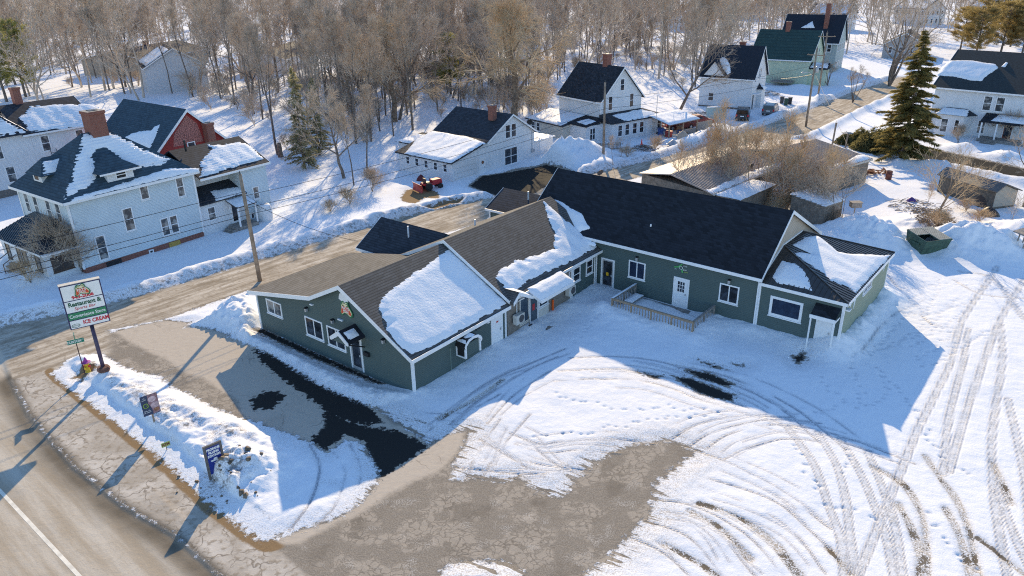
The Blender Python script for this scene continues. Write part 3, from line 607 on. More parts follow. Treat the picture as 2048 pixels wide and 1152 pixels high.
def roof_snow(parent, p0, e1, e2, outline, thick=.14, seed=0, res=.14, ripple=0., ragged=.25, name='roof_snow', mt=None, course=0., feather=.42):
    """snow lying on a roof plane (local p0, unit axes e1 e2): a real blanket whose edge sinks into the roof"""
    p0, e1, e2 = map(lambda a: np.array(a, float), (p0, e1, e2)); e1 /= np.linalg.norm(e1); e2 = e2 - (e2 @ e1) * e1; e2 /= np.linalg.norm(e2)
    n = np.cross(e1, e2); n = n if n[2] > 0 else -n
    P = np.array([((np.array(q) - p0) @ e1, (np.array(q) - p0) @ e2) for q in outline])
    a = np.arange(P[:, 0].min() - .05, P[:, 0].max() + .05 + res, res); b = np.arange(P[:, 1].min() - .05, P[:, 1].max() + .05 + res, res)
    X, Y = np.meshgrid(a, b, indexing='ij'); d = sdpoly(X, Y, P, 3.)
    dd = d + ragged * (fbm(X * 2.2, Y * 2.2, seed) - .5) * 2 + ragged * .5 * (fbm(X * 7, Y * 7, seed + 5) - .5)
    h = thick * np.clip(dd / max(thick * 1.6, feather), -1, 1); h = np.where(h > 0, thick * np.clip(h / thick, 0, 1) ** .75, h)
    h = h + np.clip(dd, 0, 1) * (.07 * (fbm(X * .9, Y * .9, seed + 9) - .5) + ripple * np.sin(X * 4.2 + 2.5 * vnoise(Y, X, seed)) * .5)
    if course: h = h - course * (.5 - .5 * np.cos(2 * np.pi * Y / .30)) * (.4 + 1.2 * fbm(X * .8, Y * .8, seed + 3))
    k0 = h > -.01; kd = k0.copy()
    for ax in (0, 1):
        for sh in (1, -1): kd |= np.roll(k0, sh, ax)
    k0 = kd.copy()
    for ax in (0, 1):
        for sh in (1, -1): kd |= np.roll(k0, sh, ax)
    h = np.maximum(h, -.09); keep = kd & (d > -1.01 * res)
    idx = -np.ones(X.shape, int); quad = keep[:-1, :-1] & keep[1:, :-1] & keep[1:, 1:] & keep[:-1, 1:]
    used = np.zeros(X.shape, bool)
    for s0, s1 in ((slice(0, -1), slice(0, -1)), (slice(1, None), slice(0, -1)), (slice(1, None), slice(1, None)), (slice(0, -1), slice(1, None))): used[s0, s1] |= quad
    idx[used] = np.arange(used.sum()); V = p0 + X[used][:, None] * e1 + Y[used][:, None] * e2 + (h[used] + .005)[:, None] * n
    F = np.stack([idx[:-1, :-1][quad], idx[1:, :-1][quad], idx[1:, 1:][quad], idx[:-1, 1:][quad]], -1)
    if len(F) == 0: return None
    o = bpy.data.objects.new(name, npmesh(name, V, F, mt or SNOW, True)); COL.objects.link(o); o.parent = parent; return o
def house(name, label, fr, cat='house', group=None):
    return thing(name, label, cat, fr.o[0], fr.o[1], 0, math.degrees(fr.yaw), group)
def lamp(root, face, a, z, mt=None):
    mb = MB(); fbox(mb, face, a - .05, a + .05, z - .05, z + .12, -.02, .05); fbox(mb, face, a - .09, a + .09, z + .05, z + .10, .0, .22); b = mb.build('wall_lamp', mt or BLACK, root)
    g = MB(); fbox(g, face, a - .07, a + .07, z - .16, z + .049, .05, .19); g.build('lamp_glass', GREYM, b); return b
def ac_unit(parent_loc, face, a, z, label, yaw, base, w=.8, h=.62, d=.32):
    t = thing('heat_pump', label, 'heat pump', *base, yaw)
    mb = MB(); fbox(mb, face, a - w / 2, a + w / 2, z, z + h, .12, .12 + d); b = mb.build('case', BEIGEM, t, bev=.02)
    k, p, s = face; mb = MB(); R = h * .40
    ring = [(R * math.cos(i * .3927), R * math.sin(i * .3927)) for i in range(16)]
    f0 = [face_pt(face, a + .08 + x, z + h / 2 + y, .12 + d - .01) for x, y in ring]; f1 = [face_pt(face, a + .08 + x, z + h / 2 + y, .12 + d + .02) for x, y in ring]
    MB().prism(f0, f1).build('fan_grille', DGREY, t)
    mb = MB(); fbox(mb, face, a - w * .35, a - w * .35 + .05, z - .05, z - .002, -.02, .4); fbox(mb, face, a + w * .35 - .05, a + w * .35, z - .05, z - .002, -.02, .4); mb.each('bracket', GREYM, t)
    return t

# ------------------------------------------------------------------ restaurant (front block, rear block, road-side wings)
def restaurant():
    t = house('restaurant', 'dark green restaurant with brown shingle roof and snow patches, red pizza emblem', FR, 'restaurant')
    GW = GREEN
    L1 = [(-13.9, 2.62), (-7.9, 3.82), (-5.1, 5.22), (0, 2.52)]                      # (u, z) wall tops of the front block
    MB().prism_v([(-13.9, -.3)] + L1 + [(0, -.3)], 0, 8.0).build('wall', GW, t)
    L1o = [(-14.35, 2.53), (-7.9, 3.82), (-5.1, 5.22), (.32, 2.36)]
    r1 = gable(t, 'v', L1o, -.30, 8.02, SH_BROWN, rake=(True, False), fascia=(False, True), rh=.24)
    L2 = [(-10.4, 2.9), (-4.9, 5.48), (0, 2.86)]
    MB().prism_v([(-10.4, -.3)] + L2 + [(-.02, -.3)], 8.0, 18.45).build('wall', GW, t)
    L2o = [(-10.75, 2.74), (-4.9, 5.48), (.30, 2.70)]
    r2 = gable(t, 'v', L2o, 7.96, 19.6, SH_BROWN, rake=(True, False), fascia=(False, True))
    # dark red-brown fascia seen where the rear roof steps up
    mb = MB(); k = (5.48 - 2.70) / 5.2
    # porch roof over the side entrance
    zt = lambda u: 2.80 - k * (u - .30)
    mb.prism_v([(.28, 2.78), (1.25, 2.38), (1.25, 2.26), (.28, 2.64)], 9.95, 13.55); pr = mb.build('porch_roof', SH_BROWN, t)
    T = MB().box(1.252, 1.29, 9.95, 13.6, 2.14, 2.40); T.prism_v([(.28, 2.79), (1.29, 2.39), (1.29, 2.14), (.28, 2.54)], 9.9, 9.947); T.prism_v([(.28, 2.79), (1.29, 2.39), (1.29, 2.14), (.28, 2.54)], 13.553, 13.6)
    T.build('trim', WHITE, t)
    # small gablet beside it
    g = MB().prism_u([(7.95, 2.72), (8.55, 3.22), (9.93, 2.46), (9.93, 2.34), (8.55, 3.08), (7.95, 2.58)], -.6, .62); g.build('porch_roof', SH_BROWN, t)
    MB().prism_u([(7.95, 2.74), (8.55, 3.24), (9.93, 2.48), (9.93, 2.28), (8.55, 3.0), (7.95, 2.52)], .622, .66).build('trim', WHITE, t)
    # block wall stretch of the rear block (set 2 cm proud of the siding)
    BL = plain('brown_block', (.20, .175, .15), .9, .2, 5, bmp=.4)
    MB().box(-.1, .02, 8.08, 15.12, -.3, 2.62).build('block_wall', BL, t)
    # corner boards
    corner_boards(t, [(-.02, .02, -.2, 2.40), (-13.86, .02, -.2, 2.5), (-.03, 7.9, -.1, 2.38), (-.0, 15.16, -.1, 2.6), (-.03, 18.30, -.1, 2.7)])
    # front face v=0
    f = ('v', 0., -1)
    window(t, f, -12.85, -11.3, 1.45, 2.42, 'slider', gm=GLASSB); window(t, f, -9.0, -7.38, 1.05, 2.30, 'slider'); window(t, f, -6.98, -5.4, 1.0, 2.27, 'slider')
    door(t, f, -4.93, -4.08, .12, 2.16, glassy=True, dm=GREYM)
    mb = MB().prism_v([(-5.5, 4.35), (-5.42, 4.62), (-5.1, 4.98), (-4.78, 4.62), (-4.70, 4.35), (-5.1, 4.2)], -.05, -.002); mb.build('gable_vent', WHITE, t)
    # door canopy
    c = MB().prism_v([(-5.1, 2.58), (-4.36, 3.12), (-3.62, 2.58), (-3.62, 2.47), (-4.36, 3.0), (-5.1, 2.47)], -1.2, -.004).build('canopy', SH_BLACK, t)
    MB().prism_v([(-5.12, 2.60), (-4.36, 3.15), (-3.60, 2.60), (-3.60, 2.44), (-3.75, 2.44), (-4.36, 2.85), (-4.97, 2.44), (-5.12, 2.44)], -1.25, -1.205).build('canopy_trim', WHITE, c)
    MB().prism_v([(-4.95, 2.40), (-4.36, 2.86), (-3.77, 2.40)], -1.19, -1.1).build('canopy_gable', GREEN, c)
    mb = MB()
    for u in (-5.0, -3.72): mb.tube([(u, -.03, 1.85), (u, -1.1, 2.42)], .035, 6)
    mb.each('bracket', BLACK, c)
    roof_snow(c, (-3.62, -1.2, 2.59), (0, 1, 0), (-.74, 0, .54), [(-4.2, -.95, 2.95), (-3.8, -.95, 2.7), (-3.8, -.3, 2.7), (-4.2, -.3, 2.95)], .08, 4, .06, ragged=.1)
    MB().box(-3.75, -3.35, -.16, -.02, 1.36, 1.6).build('mailbox', BLACK, t)
    for u, z in ((-6.24, 2.78), (-8.62, 2.86), (-2.02, 2.82)): lamp(t, f, u, z)
    mb = MB().box(-5.75, -5.35, -.12, -.01, 2.98, 3.06).box(-8.2, -7.95, -.14, -.01, 3.25, 3.33).box(-12.55, -12.35, -.14, -.01, 2.44, 2.5); mb.each('floodlight', WHITE, t)
    # emblem on the gable
    e = emblem(1.0); e.parent = t; e.location = (-4.98, -.03, 3.9); e.rotation_euler = (math.pi / 2, 0, 0)
    # side face u=0
    s = ('u', 0., 1)
    door(t, s, 6.6, 7.5, .1, 2.16)
    mb = MB(); fbox(mb, ('u', 0., 1), 7.0, 7.2, 1.62, 1.72, .02, .027); mb.build('door_notice', RED, t)
    mb = MB().box(.0, .62, 3.2, 4.6, 1.02, 1.75).prism_v([(.0, 1.75), (.66, 1.75), (.66, 1.80), (0, 2.0)], 3.12, 4.7) if False else MB()
    mb.box(.01, .62, 3.45, 4.75, 1.05, 1.80); hb = mb.build('vent_hood', GREEN, t)
    mb = MB(); arc = [(3.35, 1.72), (3.45, 1.92), (3.7, 2.10), (4.1, 2.17), (4.5, 2.10), (4.75, 1.92), (4.85, 1.72)]
    mb.prism_u(arc + [(a, z - .09) for a, z in reversed(arc)], .0, .72); mb.build('hood_roof', BLACK, hb)
    mb = MB().prism_u([(a, z + .015) for a, z in arc] + [(a * .9 + .41, z - .15) for a, z in reversed(arc)], .722, .75).box(.62, .70, 3.42, 3.54, .98, 1.78).box(.62, .70, 4.66, 4.78, .98, 1.78).box(-.0, .62, 3.40, 3.447, 1.0, 1.08).box(0, .62, 3.40, 3.447, 1.68, 1.76).box(-.0, .09, 3.40, 3.447, 1.08, 1.68); mb.build('hood_trim', WHITE, hb)
    MB().box(.12, .56, 3.41, 3.444, 1.12, 1.64).build('hood_screen', BLACK, hb)
    roof_snow(hb, (.0, 4.1, 2.17), (1, 0, 0), (0, -1, -.35), [(.05, 4.2, 2.17), (.7, 4.2, 2.17), (.7, 3.5, 1.95), (.05, 3.5, 1.95)], .09, 6, .06, ragged=.1)
    mb = MB().tube([(.05, 4.9, 2.12), (.28, 4.95, 2.08)], .06, 8).tube([(.05, 5.15, 2.12), (.28, 5.25, 2.05)], .06, 8); mb.each('floodlight', DGREY, t)
    mb = MB().box(.01, .2, 6.0, 6.2, 2.02, 2.10); mb.each('floodlight', WHITE, t)
    MB().box(-.02, .03, 2.88, 2.95, .0, 1.72).build('corner_board', plain('faded_strip', (.14, .19, .17), .6), t)
    # side entrance: glazed screen and door under the gablet
    s2 = ('u', .02, 1)
    window(t, s2, 9.28, 10.24, .55, 2.42, 'fixed', fm=BEIGEM, gm=glass('blue_glass', (.03, .05, .075), .1, (.05, .08, .11)))
    door(t, s2, 10.38, 11.14, .12, 2.06, dm=plain('slate_door', (.06, .085, .11), .4), fm=WHITE)
    mb = MB(); fbox(mb, s2, 10.62, 10.86, 1.05, 1.5, .024, .032); mb.build('door_notice', RED, t)
    window(t, s2, 11.3, 12.35, .95, 1.78, 'fixed'); mb = MB(); fbox(mb, s2, 11.25, 12.4, .1, .88, -.03, .03); mb.build('kick_panel', BEIGEM, t)
    window(t, ('u', 0., 1), 15.3, 16.2, 1.30, 2.38, 'hung'); window(t, ('u', 0., 1), 16.95, 17.8, 1.32, 2.40, 'hung')
    mb = MB().tube([(.08, 8.95, 1.5), (.08, 8.95, 2.3), (.25, 9.5, 2.42)], .045, 6); mb.each('pipe', WHITE, t)
    mb = MB().tube([(.09, 14.7, 1.3), (.09, 14.7, 2.35), (.09, 15.9, 2.55)], .045, 6).tube([(.06, 18.0, .1), (.06, 18.0, 2.6)], .035, 6).tube([(.06, 15.0, .1), (.06, 15.0, 2.5)], .035, 6); mb.each('pipe', WHITE, t)
    # wings toward the side street
    for (ua, ub, va, vb, vr, ez, rz) in ((-14.05, -8.0, 8.95, 13.65, 11.3, 2.9, 4.35), (-12.4, -7.0, 21.5, 25.9, 23.7, 2.9, 3.95)):
        sl_ = (rz - ez) / (vr - va)
        wall_u(t, [(va, -.3), (va, ez), (vr, rz), (vb, ez), (vb, -.3)], ua, ub + 2.5, GREEN)
        gable(t, 'u', [(va - .3, ez - .3 * sl_), (vr, rz), (vb + .3, ez - .3 * sl_)], ua - .25, ub + (.2 if va < 15 else 1.2), SH_DARK, rake=(True, False), fascia=(True, True))
        corner_boards(t, [(ua + .02, va + .02, -.2, ez - .1)])
    window(t, ('v', 8.95, -1), -13.4, -12.2, 1.2, 2.3, 'slider', gm=GLASSB)
    mb = MB().box(-7.2, -6.4, 20, 26, -.3, 3.4); mb.build('wall', GREEN, t)
    mb = MB().tube([(-10.6, 10.4, 3.6), (-10.6, 10.4, 4.7)], .06, 8).tube([(-7.6, 14.1, 4.1), (-7.6, 14.1, 4.75)], .06, 8).tube([(-9.5, 23.0, 3.6), (-9.5, 23.0, 4.4)], .06, 8); mb.each('vent_pipe', WHITE, t)
    # snow on the roofs
    k1 = (5.22 - 2.36) / 5.42
    pl0 = (-5.1, 0, 5.32); n1 = (k1, 0, 1)
    o1 = FR.plane([(900, 500), (880, 512), (850, 535), (826, 548), (800, 570), (780, 583), (764, 600), (758, 616), (766, 634), (776, 644), (770, 656), (790, 680), (822, 710), (850, 698), (900, 672), (960, 638), (1012, 607), (990, 583), (960, 552), (930, 524)], pl0, n1)
    roof_snow(r1, pl0, (0, 1, 0), (1, 0, -k1), o1, .09, 11, .10, .012, .2)
    k2 = (5.48 - 2.70) / 5.2; pl0 = (-4.9, 10, 5.58); n2 = (k2, 0, 1)
    o2 = FR.plane([(1090, 402), (1094, 430), (1105, 455), (1110, 478), (1106, 500), (1085, 507), (1062, 512), (1046, 522), (1030, 521), (1014, 530), (1000, 540), (992, 556), (1003, 566), (1018, 582), (1035, 577), (1060, 560), (1090, 545), (1110, 538), (1150, 518), (1197, 492), (1180, 470), (1160, 445)], pl0, n2)
    roof_snow(r2, pl0, (0, 1, 0), (1, 0, -k2), [(min(u, .33), min(v, 18.5), z) for u, v, z in o2], .11, 12, .10, .05, .28)
    roof_snow(r2, (.28, 10, 2.79), (0, 1, 0), (.97, 0, -.4), [(.1, 9.9, 2.85), (.1, 13.6, 2.85), (1.27, 13.6, 2.38), (1.27, 9.9, 2.38)], .14, 13, .08, .02, .04)
    roof_snow(r2, (0, 8.55, 3.23), (1, 0, 0), (0, 1.38, -.76), [(-.6, 8.5, 3.25), (.6, 8.5, 3.25), (.6, 9.95, 2.46), (-.6, 9.95, 2.46)], .12, 14, .08, .0, .05)
    o3 = FR.plane([(985, 530), (1000, 548), (1030, 585), (1018, 588), (990, 560), (960, 530)], (-4.9, 10, 5.58), n2)
    return t
def emblem(s):
    """red-on-green pizza badge with curls, lettered"""
    out = [(-.50, -.42), (-.40, -.05), (-.38, .18), (-.28, .36), (-.12, .40), (0, .31), (.12, .44), (.28, .36), (.32, .16), (.46, .0), (.58, -.22), (.52, -.42), (.36, -.50), (.10, -.36), (-.15, -.36), (-.34, -.52)]
    P = smooth(np.array(out + [out[0]]) * s, 4)[:-1]
    G_ = plain('badge_green', (.02, .16, .07), .5, .05); RD = plain('badge_red', (.62, .08, .03), .5, .05); CR = plain('badge_cream', (.75, .68, .42), .5, .05)
    b = MB().prism_z([tuple(p) for p in P], 0, .04).build('emblem', G_)
    MB().prism_z([(x * .86, y * .84 + .005) for x, y in P], .041, .046).build('emblem_border', CR, b)
    inn = [(-.42, -.38), (-.33, 0), (-.24, .12), (0, .10), (.24, .12), (.36, -.05), (.48, -.24), (.42, -.38), (.1, -.27), (-.15, -.27), (-.32, -.42)]
    MB().prism_z([tuple(p) for p in smooth(np.array(inn + [inn[0]]) * s * .95, 4)[:-1]], .047, .052).build('emblem_face', RD, b)
    mb = MB()
    for sx in (-1, 1): mb.tube([(s * (sx * .17 + .09 * math.cos(a) * sx), s * (.22 + .08 * math.sin(a)), .052) for a in np.linspace(-2.2, 2.6, 12)], .022 * s, 5)
    mb.build('emblem_curls', G_, b)
    WT = plain('badge_white', (.8, .79, .75), .5, .03)
    text("PAT'S", .25 * s, b, (.01 * s, -.02 * s, .056), (0, 0, 0), WT, shear=.1, bold=.006 * s); text("PIZZA", .17 * s, b, (.03 * s, -.19 * s, .056), (0, 0, 0), WT, shear=.1, bold=.005 * s)
    return b
REST = restaurant()

# ------------------------------------------------------------------ long wing with the black roof, and its hipped annex
def long_wing():
    t = house('green_hall', 'long dark green hall with a big black shingle roof facing the snowy yard', FM, 'building')
    ez, rv, rz, bv, bz = 3.78, 3.8, 6.8, 10.3, 3.62
    wall_u(t, [(0, -.3), (0, ez), (rv, rz), (bv, bz), (bv, -.3)], -17.9, 0, GREEN)
    MB().prism_u([(.05, 2.0), (.05, ez - .03), (rv, rz - .06), (bv - .05, bz - .03), (bv - .05, 2.0)], .001, .025).build('gable_siding', TAN, t)
    k = (rz - ez) / rv; kb = (rz - bz) / (bv - rv)
    r = gable(t, 'u', [(-.38, ez - .38 * k + .06), (rv, rz), (bv + .35, bz - .35 * kb)], -18.0, .22, SH_BLACK, rh=.22)
    corner_boards(t, [(0, -.01, -.1, 3.7)]); MB().box(-11.5, 5.0, -.05, -.002, -.1, .13).build('base_trim', WHITE, t)
    f = ('v', 0., -1)
    door(t, f, -11.28, -10.38, .05, 2.16, dm=GREYM, glassy=True)
    mb = MB(); fbox(mb, f, -10.95, -10.75, .98, 1.22, .02, .03); mb.build('door_notice', plain('yellow_notice', (.75, .42, .02), .5, .05), t)
    window(t, f, -9.15, -7.85, 1.34, 2.60, 'slider', gm=glass('navy_glass', (.012, .02, .045), .07, (.02, .035, .07))); window(t, f, -2.5, -1.2, 1.36, 2.60, 'slider')
    door(t, f, -5.6, -4.66, .1, 2.14, lights=(3, 3, -5.40, -4.88, 1.22, 1.98))
    for u in (-8.5, -1.88): lamp(t, f, u, 2.88)
    logo = thing('wall_logo', None, None); logo.parent = t; logo.location = (-5.2, -.05, 2.95); logo.rotation_euler = (math.pi / 2, 0, 0); del_tags(logo)
    LG = plain('logo_green', (.10, .42, .12), .5, .05); LW = plain('logo_white', (.72, .76, .74), .5, .03); LY = plain('logo_lime', (.50, .62, .12), .5, .03)
    mb = MB().prism_z([(-.55, -.02), (-.25, .06), (.0, .30), (.06, .26), (-.18, .0), (-.5, -.08)], 0, .02).prism_z([(-.02, -.10), (.06, -.10), (.16, -.28), (.06, -.34)], 0, .02); mb.build('logo_mark', LG, logo)
    mb = MB().tube([(.12 * math.cos(a) - .04, .10 * math.sin(a), .012) for a in np.linspace(0, 6.28, 17)], .016, 5); mb.build('logo_ring', LW, logo)
    text('CAFE', .12, logo, (.26, .16, .015), (0, 0, 0), LW); text('The', .10, logo, (-.42, -.16, .015), (0, 0, 0), LW, shear=.2); text('Open', .17, logo, (.2, -.08, .015), (0, 0, 0), LW, shear=.2); text('DOOR', .09, logo, (.34, -.24, .015), (0, 0, 0), LY)
    MB().tube([(-8.3, 1.2, 4.78), (-8.3, 1.2, 5.0)], .06, 8).each('vent_pipe', WHITE, t)
    pl0 = (0, rv, rz + .10); o = FM.plane([(1096, 405), (1092, 398), (1112, 399), (1140, 413), (1165, 428), (1172, 440), (1182, 458), (1166, 463), (1158, 470), (1192, 488), (1190, 492), (1150, 478), (1120, 450), (1105, 425)], pl0, (0, -k, 1))
    roof_snow(r, pl0, (1, 0, 0), (0, -1, -k), o, .16, 21, .10, 0, .12)
    # annex
    a = house('hip_roof_annex', 'low green annex with a snow-covered ribbed metal hip roof and white door', FM, 'building')
    MB().box(0.03, 5.0, .001, 9.8, -.3, 3.22).build('wall', GREEN, a)
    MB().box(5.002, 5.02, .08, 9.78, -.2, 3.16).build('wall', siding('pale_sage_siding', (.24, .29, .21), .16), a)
    B0, B1, T0, T1 = (5.22, -.2, 3.28), (5.22, 10.0, 3.28), (.06, 3.3, 4.62), (.06, 6.7, 4.62); Lf, Lb = (.06, -.2, 3.28), (.06, 10.0, 3.28)
    MT = plain('dark_ribbed_metal', (.055, .05, .045), .38, .2, 3, .3, .5)
    mb = MB(); up = np.array([0, 0, .06])
    for tri in ([B0, B1, T1, T0], [Lf, B0, T0], [B1, Lb, T1]):
        q = [np.array(p) for p in tri]; mb.prism(q, [p + up for p in q])
    rr = mb.build('roof', MT, a)
    rb = MB()
    for v in np.arange(-.05, 9.9, .3):                                   # ribs on the long face
        u0 = .06 + max(0, (3.3 - v) / 3.5 * 5.16, (v - 6.7) / 3.3 * 5.16); z = lambda u: 3.28 + (5.22 - u) / 5.16 * 1.34 + .06
        if u0 < 5.0: rb.obox(((u0 + 5.22) / 2, v, (z(u0) + z(5.22)) / 2 + .012), ((5.22 - u0) / 2, 0, (z(5.22) - z(u0)) / 2), (0, .022, 0), (0, 0, .018))
    for u in np.arange(.2, 5.1, .3):
        v1 = -.2 + 3.5 * (5.22 - u) / 5.16; z = lambda v: 3.28 + (v + .2) / 3.5 * 1.34 + .06
        rb.obox((u, (v1 - .2) / 2, (z(v1) + z(-.2)) / 2 + .012), (.022, 0, 0), (0, (v1 + .2) / 2, (z(v1) - z(-.2)) / 2), (0, 0, .018))
    rb.tube([(5.22, -.2, 3.36), (.06, 3.3, 4.70)], .05, 6); rb.tube([(5.22, 10, 3.36), (.06, 6.7, 4.70)], .05, 6); rb.build('roof_rib', MT, a)
    mb = MB().box(.06, 5.26, -.24, -.203, 3.14, 3.33).box(5.222, 5.26, -.24, 10.0, 3.14, 3.33); T = mb
    T.obox((.045, 1.55, 4.06), (.03, 0, 0), (0, 1.75, .67), (0, 0, .09)); T.obox((.045, 5.0, 4.72), (.03, 0, 0), (0, 1.7, 0), (0, 0, .06)); T.build('trim', WHITE, a)
    corner_boards(a, [(.08, -.01, -.1, 3.14), (5.0, .0, -.2, 3.14), (5.0, 9.75, -.2, 3.14)])
    window(a, f, .78, 2.76, 1.32, 2.60, 'fixed', fw=.16, gm=glass('navy_glass'))
    door(a, f, 3.72, 4.55, .12, 1.98)
    h = MB().prism_u([(-.003, 2.86), (-.85, 2.42), (-.85, 2.34), (-.003, 2.76)], 3.45, 4.85).build('door_hood', SH_BLACK, a)
    MB().box(3.42, 4.88, -.90, -.853, 2.22, 2.43).box(3.42, 3.447, -.85, -.05, 2.22, 2.34).box(4.853, 4.88, -.85, -.05, 2.22, 2.34).build('hood_trim', WHITE, h)
    MB().box(3.45, 3.53, -.8, -.72, .0, 2.3).box(4.77, 4.85, -.8, -.72, 0, 2.3).each('hood_post', WHITE, h)
    s = ('u', 5.02, 1); window(a, s, 3.85, 5.7, 2.35, 2.95, 'slider', gm=GLASSB)
    mb = MB().tube([(5.24, 1.1, 3.2), (5.25, 1.12, 2.55)], [.06, .01], 6).tube([(5.24, 7.4, 3.2), (5.25, 7.4, 2.85)], [.05, .01], 6).tube([(5.24, .3, 3.2), (5.25, .3, 2.95)], [.05, .01], 6); mb.each('icicle', plain('ice', (.75, .80, .85), .15), a)
    MB().box(5.03, 5.3, .12, .5, 2.72, 2.8).each('floodlight', WHITE, a)
    n = (5.16 and 1.34 / 5.16, 0, 1); n = (1.34 / 5.16, 0, 1); p0 = (5.22, 0, 3.34)
    o = FM.plane([(1636, 472), (1660, 490), (1676, 503), (1700, 508), (1740, 509), (1768, 511), (1785, 508), (1750, 543), (1712, 585), (1690, 572), (1660, 560), (1646, 545), (1620, 530), (1606, 520), (1590, 508), (1600, 505), (1622, 508), (1596, 495), (1586, 490), (1610, 475)], p0, n)
    roof_snow(rr, p0, (0, 1, 0), (-5.16, 0, 1.34), [(min(u, 5.2), v, z) for u, v, z in o], .13, 22, .09, .03, .10)
    p0 = (0, -.2, 3.34); o = FM.plane([(1564, 522), (1590, 527), (1605, 540), (1616, 556), (1622, 575), (1624, 581), (1590, 572), (1555, 566), (1545, 555), (1556, 535)], p0, (0, -1.34 / 3.5, 1))
    roof_snow(rr, p0, (1, 0, 0), (0, 3.5, 1.34), o, .10, 23, .08, 0, .1)
    return t
def del_tags(o):
    for k in ('label', 'category'):
        if k in o: del o[k]
HALL = long_wing()
ac_unit(None, ('u', .02, 1), 8.85, .98, 'beige heat pump hung on the block wall beside the white side door', 38.3, tuple(FR.w(0, 0, 0)))
ac_unit(None, ('u', .02, 1), 14.6, .82, 'beige heat pump hung below the snowy porch eave, near the two small windows', 38.3, tuple(FR.w(0, 0, 0)))

# ------------------------------------------------------------------ deck with railing and bench in front of the hall
def deck():
    t = house('deck', 'weathered wooden deck with baluster railing before the white door', FM, 'deck')
    x0, x1, y0 = -8.45, -2.65, -3.2
    MB().box(x0, x1, y0, -.06, -.05, .10).build('floor', WOODG, t)
    RAIL = plain('warm_rail_wood', (.34, .25, .17), .8, .25, 5)
    def rail(p, q, mt):
        p, q = np.array(p), np.array(q); L = np.linalg.norm(q - p); d = (q - p) / L; n = np.array([-d[1], d[0]]); mb = MB()
        c = (p + q) / 2
        mb.obox((*c, 1.02), (*(d * L / 2), 0), (*(n * .07), 0), (0, 0, .02)); mb.obox((*c, .93), (*(d * L / 2), 0), (*(n * .02), 0), (0, 0, .045)); mb.obox((*c, .22), (*(d * L / 2), 0), (*(n * .02), 0), (0, 0, .045))
        k = int(L / .20)
        for i in range(1, k):
            a = p + d * L * i / k + n * .04; mb.obox((*a, .57), (*(d * .02), 0), (*(n * .018), 0), (0, 0, .40))
        r = mb.build('railing', mt, t); pm = MB(); k = max(1, round(L / 1.45))
        for i in range(k + 1):
            a = p + d * L * i / k; pm.obox((*a, .50), (*(d * .048), 0), (*(n * .048), 0), (0, 0, .495))
        pm.build('post', mt, r); return r
    rail((x0, -.15), (x0, y0 + .11), WOODG); rail((x0, y0), (x1, y0), RAIL); rail((x1, y0 + .11), (x1, -.15), WOODG)
    roof_snow(t, (x0, y0, .11), (1, 0, 0), (0, 1, 0), [(x0, y0 + .1, .1), (x1 - .3, y0 + .3, .1), (x1 - .1, -.6, .1), (-4.6, -.7, .1), (-5.6, -.35, .1), (-7, -.2, .1), (x0 + .1, -.2, .1)], .16, 31, .09, 0, .15, 'deck_snow')
    roof_snow(t, (x0, y0, 1.045), (0, 1, 0), (1, 0, 0), [(x0 - .06, y0, 1.04), (x0 + .06, y0, 1.04), (x0 + .06, -.15, 1.04), (x0 - .06, -.15, 1.04)], .04, 32, .04, 0, .02, 'rail_snow')
    b = house('bench', 'snow-covered wooden bench on the deck beside the far railing', FM, 'bench')
    MB().box(-8.2, -7.6, -2.0, -.5, .45, .50).build('seat', WOODG, b)
    for v in (-1.9, -.6): MB().box(-8.15, -7.65, v - .04, v + .04, .1, .448).build('leg', WOODG, b)
    roof_snow(b, (-8.2, -2, .505), (1, 0, 0), (0, 1, 0), [(-8.2, -2, .5), (-7.6, -2, .5), (-7.6, -.5, .5), (-8.2, -.5, .5)], .12, 33, .06, 0, .05, 'bench_snow')
deck()
# ------------------------------------------------------------------ small things at the side entrance
def side_entrance():
    yaw = 38.3
    m_ = house('wooden_ramp', 'flat grey wooden landing at the slate-coloured side door', FR, 'landing'); MB().box(.1, 1.35, 10.35, 11.6, .02, .16).build('landing', WOODG, m_)
    roof_snow(m_, (.1, 10.3, .165), (1, 0, 0), (0, 1, 0), [(.9, 11.0, .16), (1.35, 11.0, .16), (1.35, 11.6, .16), (.9, 11.6, .16)], .05, 3, .06, 0, .05, 'landing_snow')
    p = house('marker_post', 'orange plastic marker post against the brown block wall', FR, 'post'); MB().box(.08, .19, 12.72, 12.82, 0, 1.05).build('post', ORANGE, p)
    s = house('snow_shovel', 'black snow shovel leaning beside the side entrance', FR, 'shovel')
    MB().tube([(.35, 9.95, .25), (.14, 10.0, 1.2)], .02, 6).build('handle', BLACK, s); MB().prism_u([(9.72, .05), (9.8, .42), (10.12, .42), (10.2, .05)], .34, .40).build('blade', BLACK, s)
side_entrance()
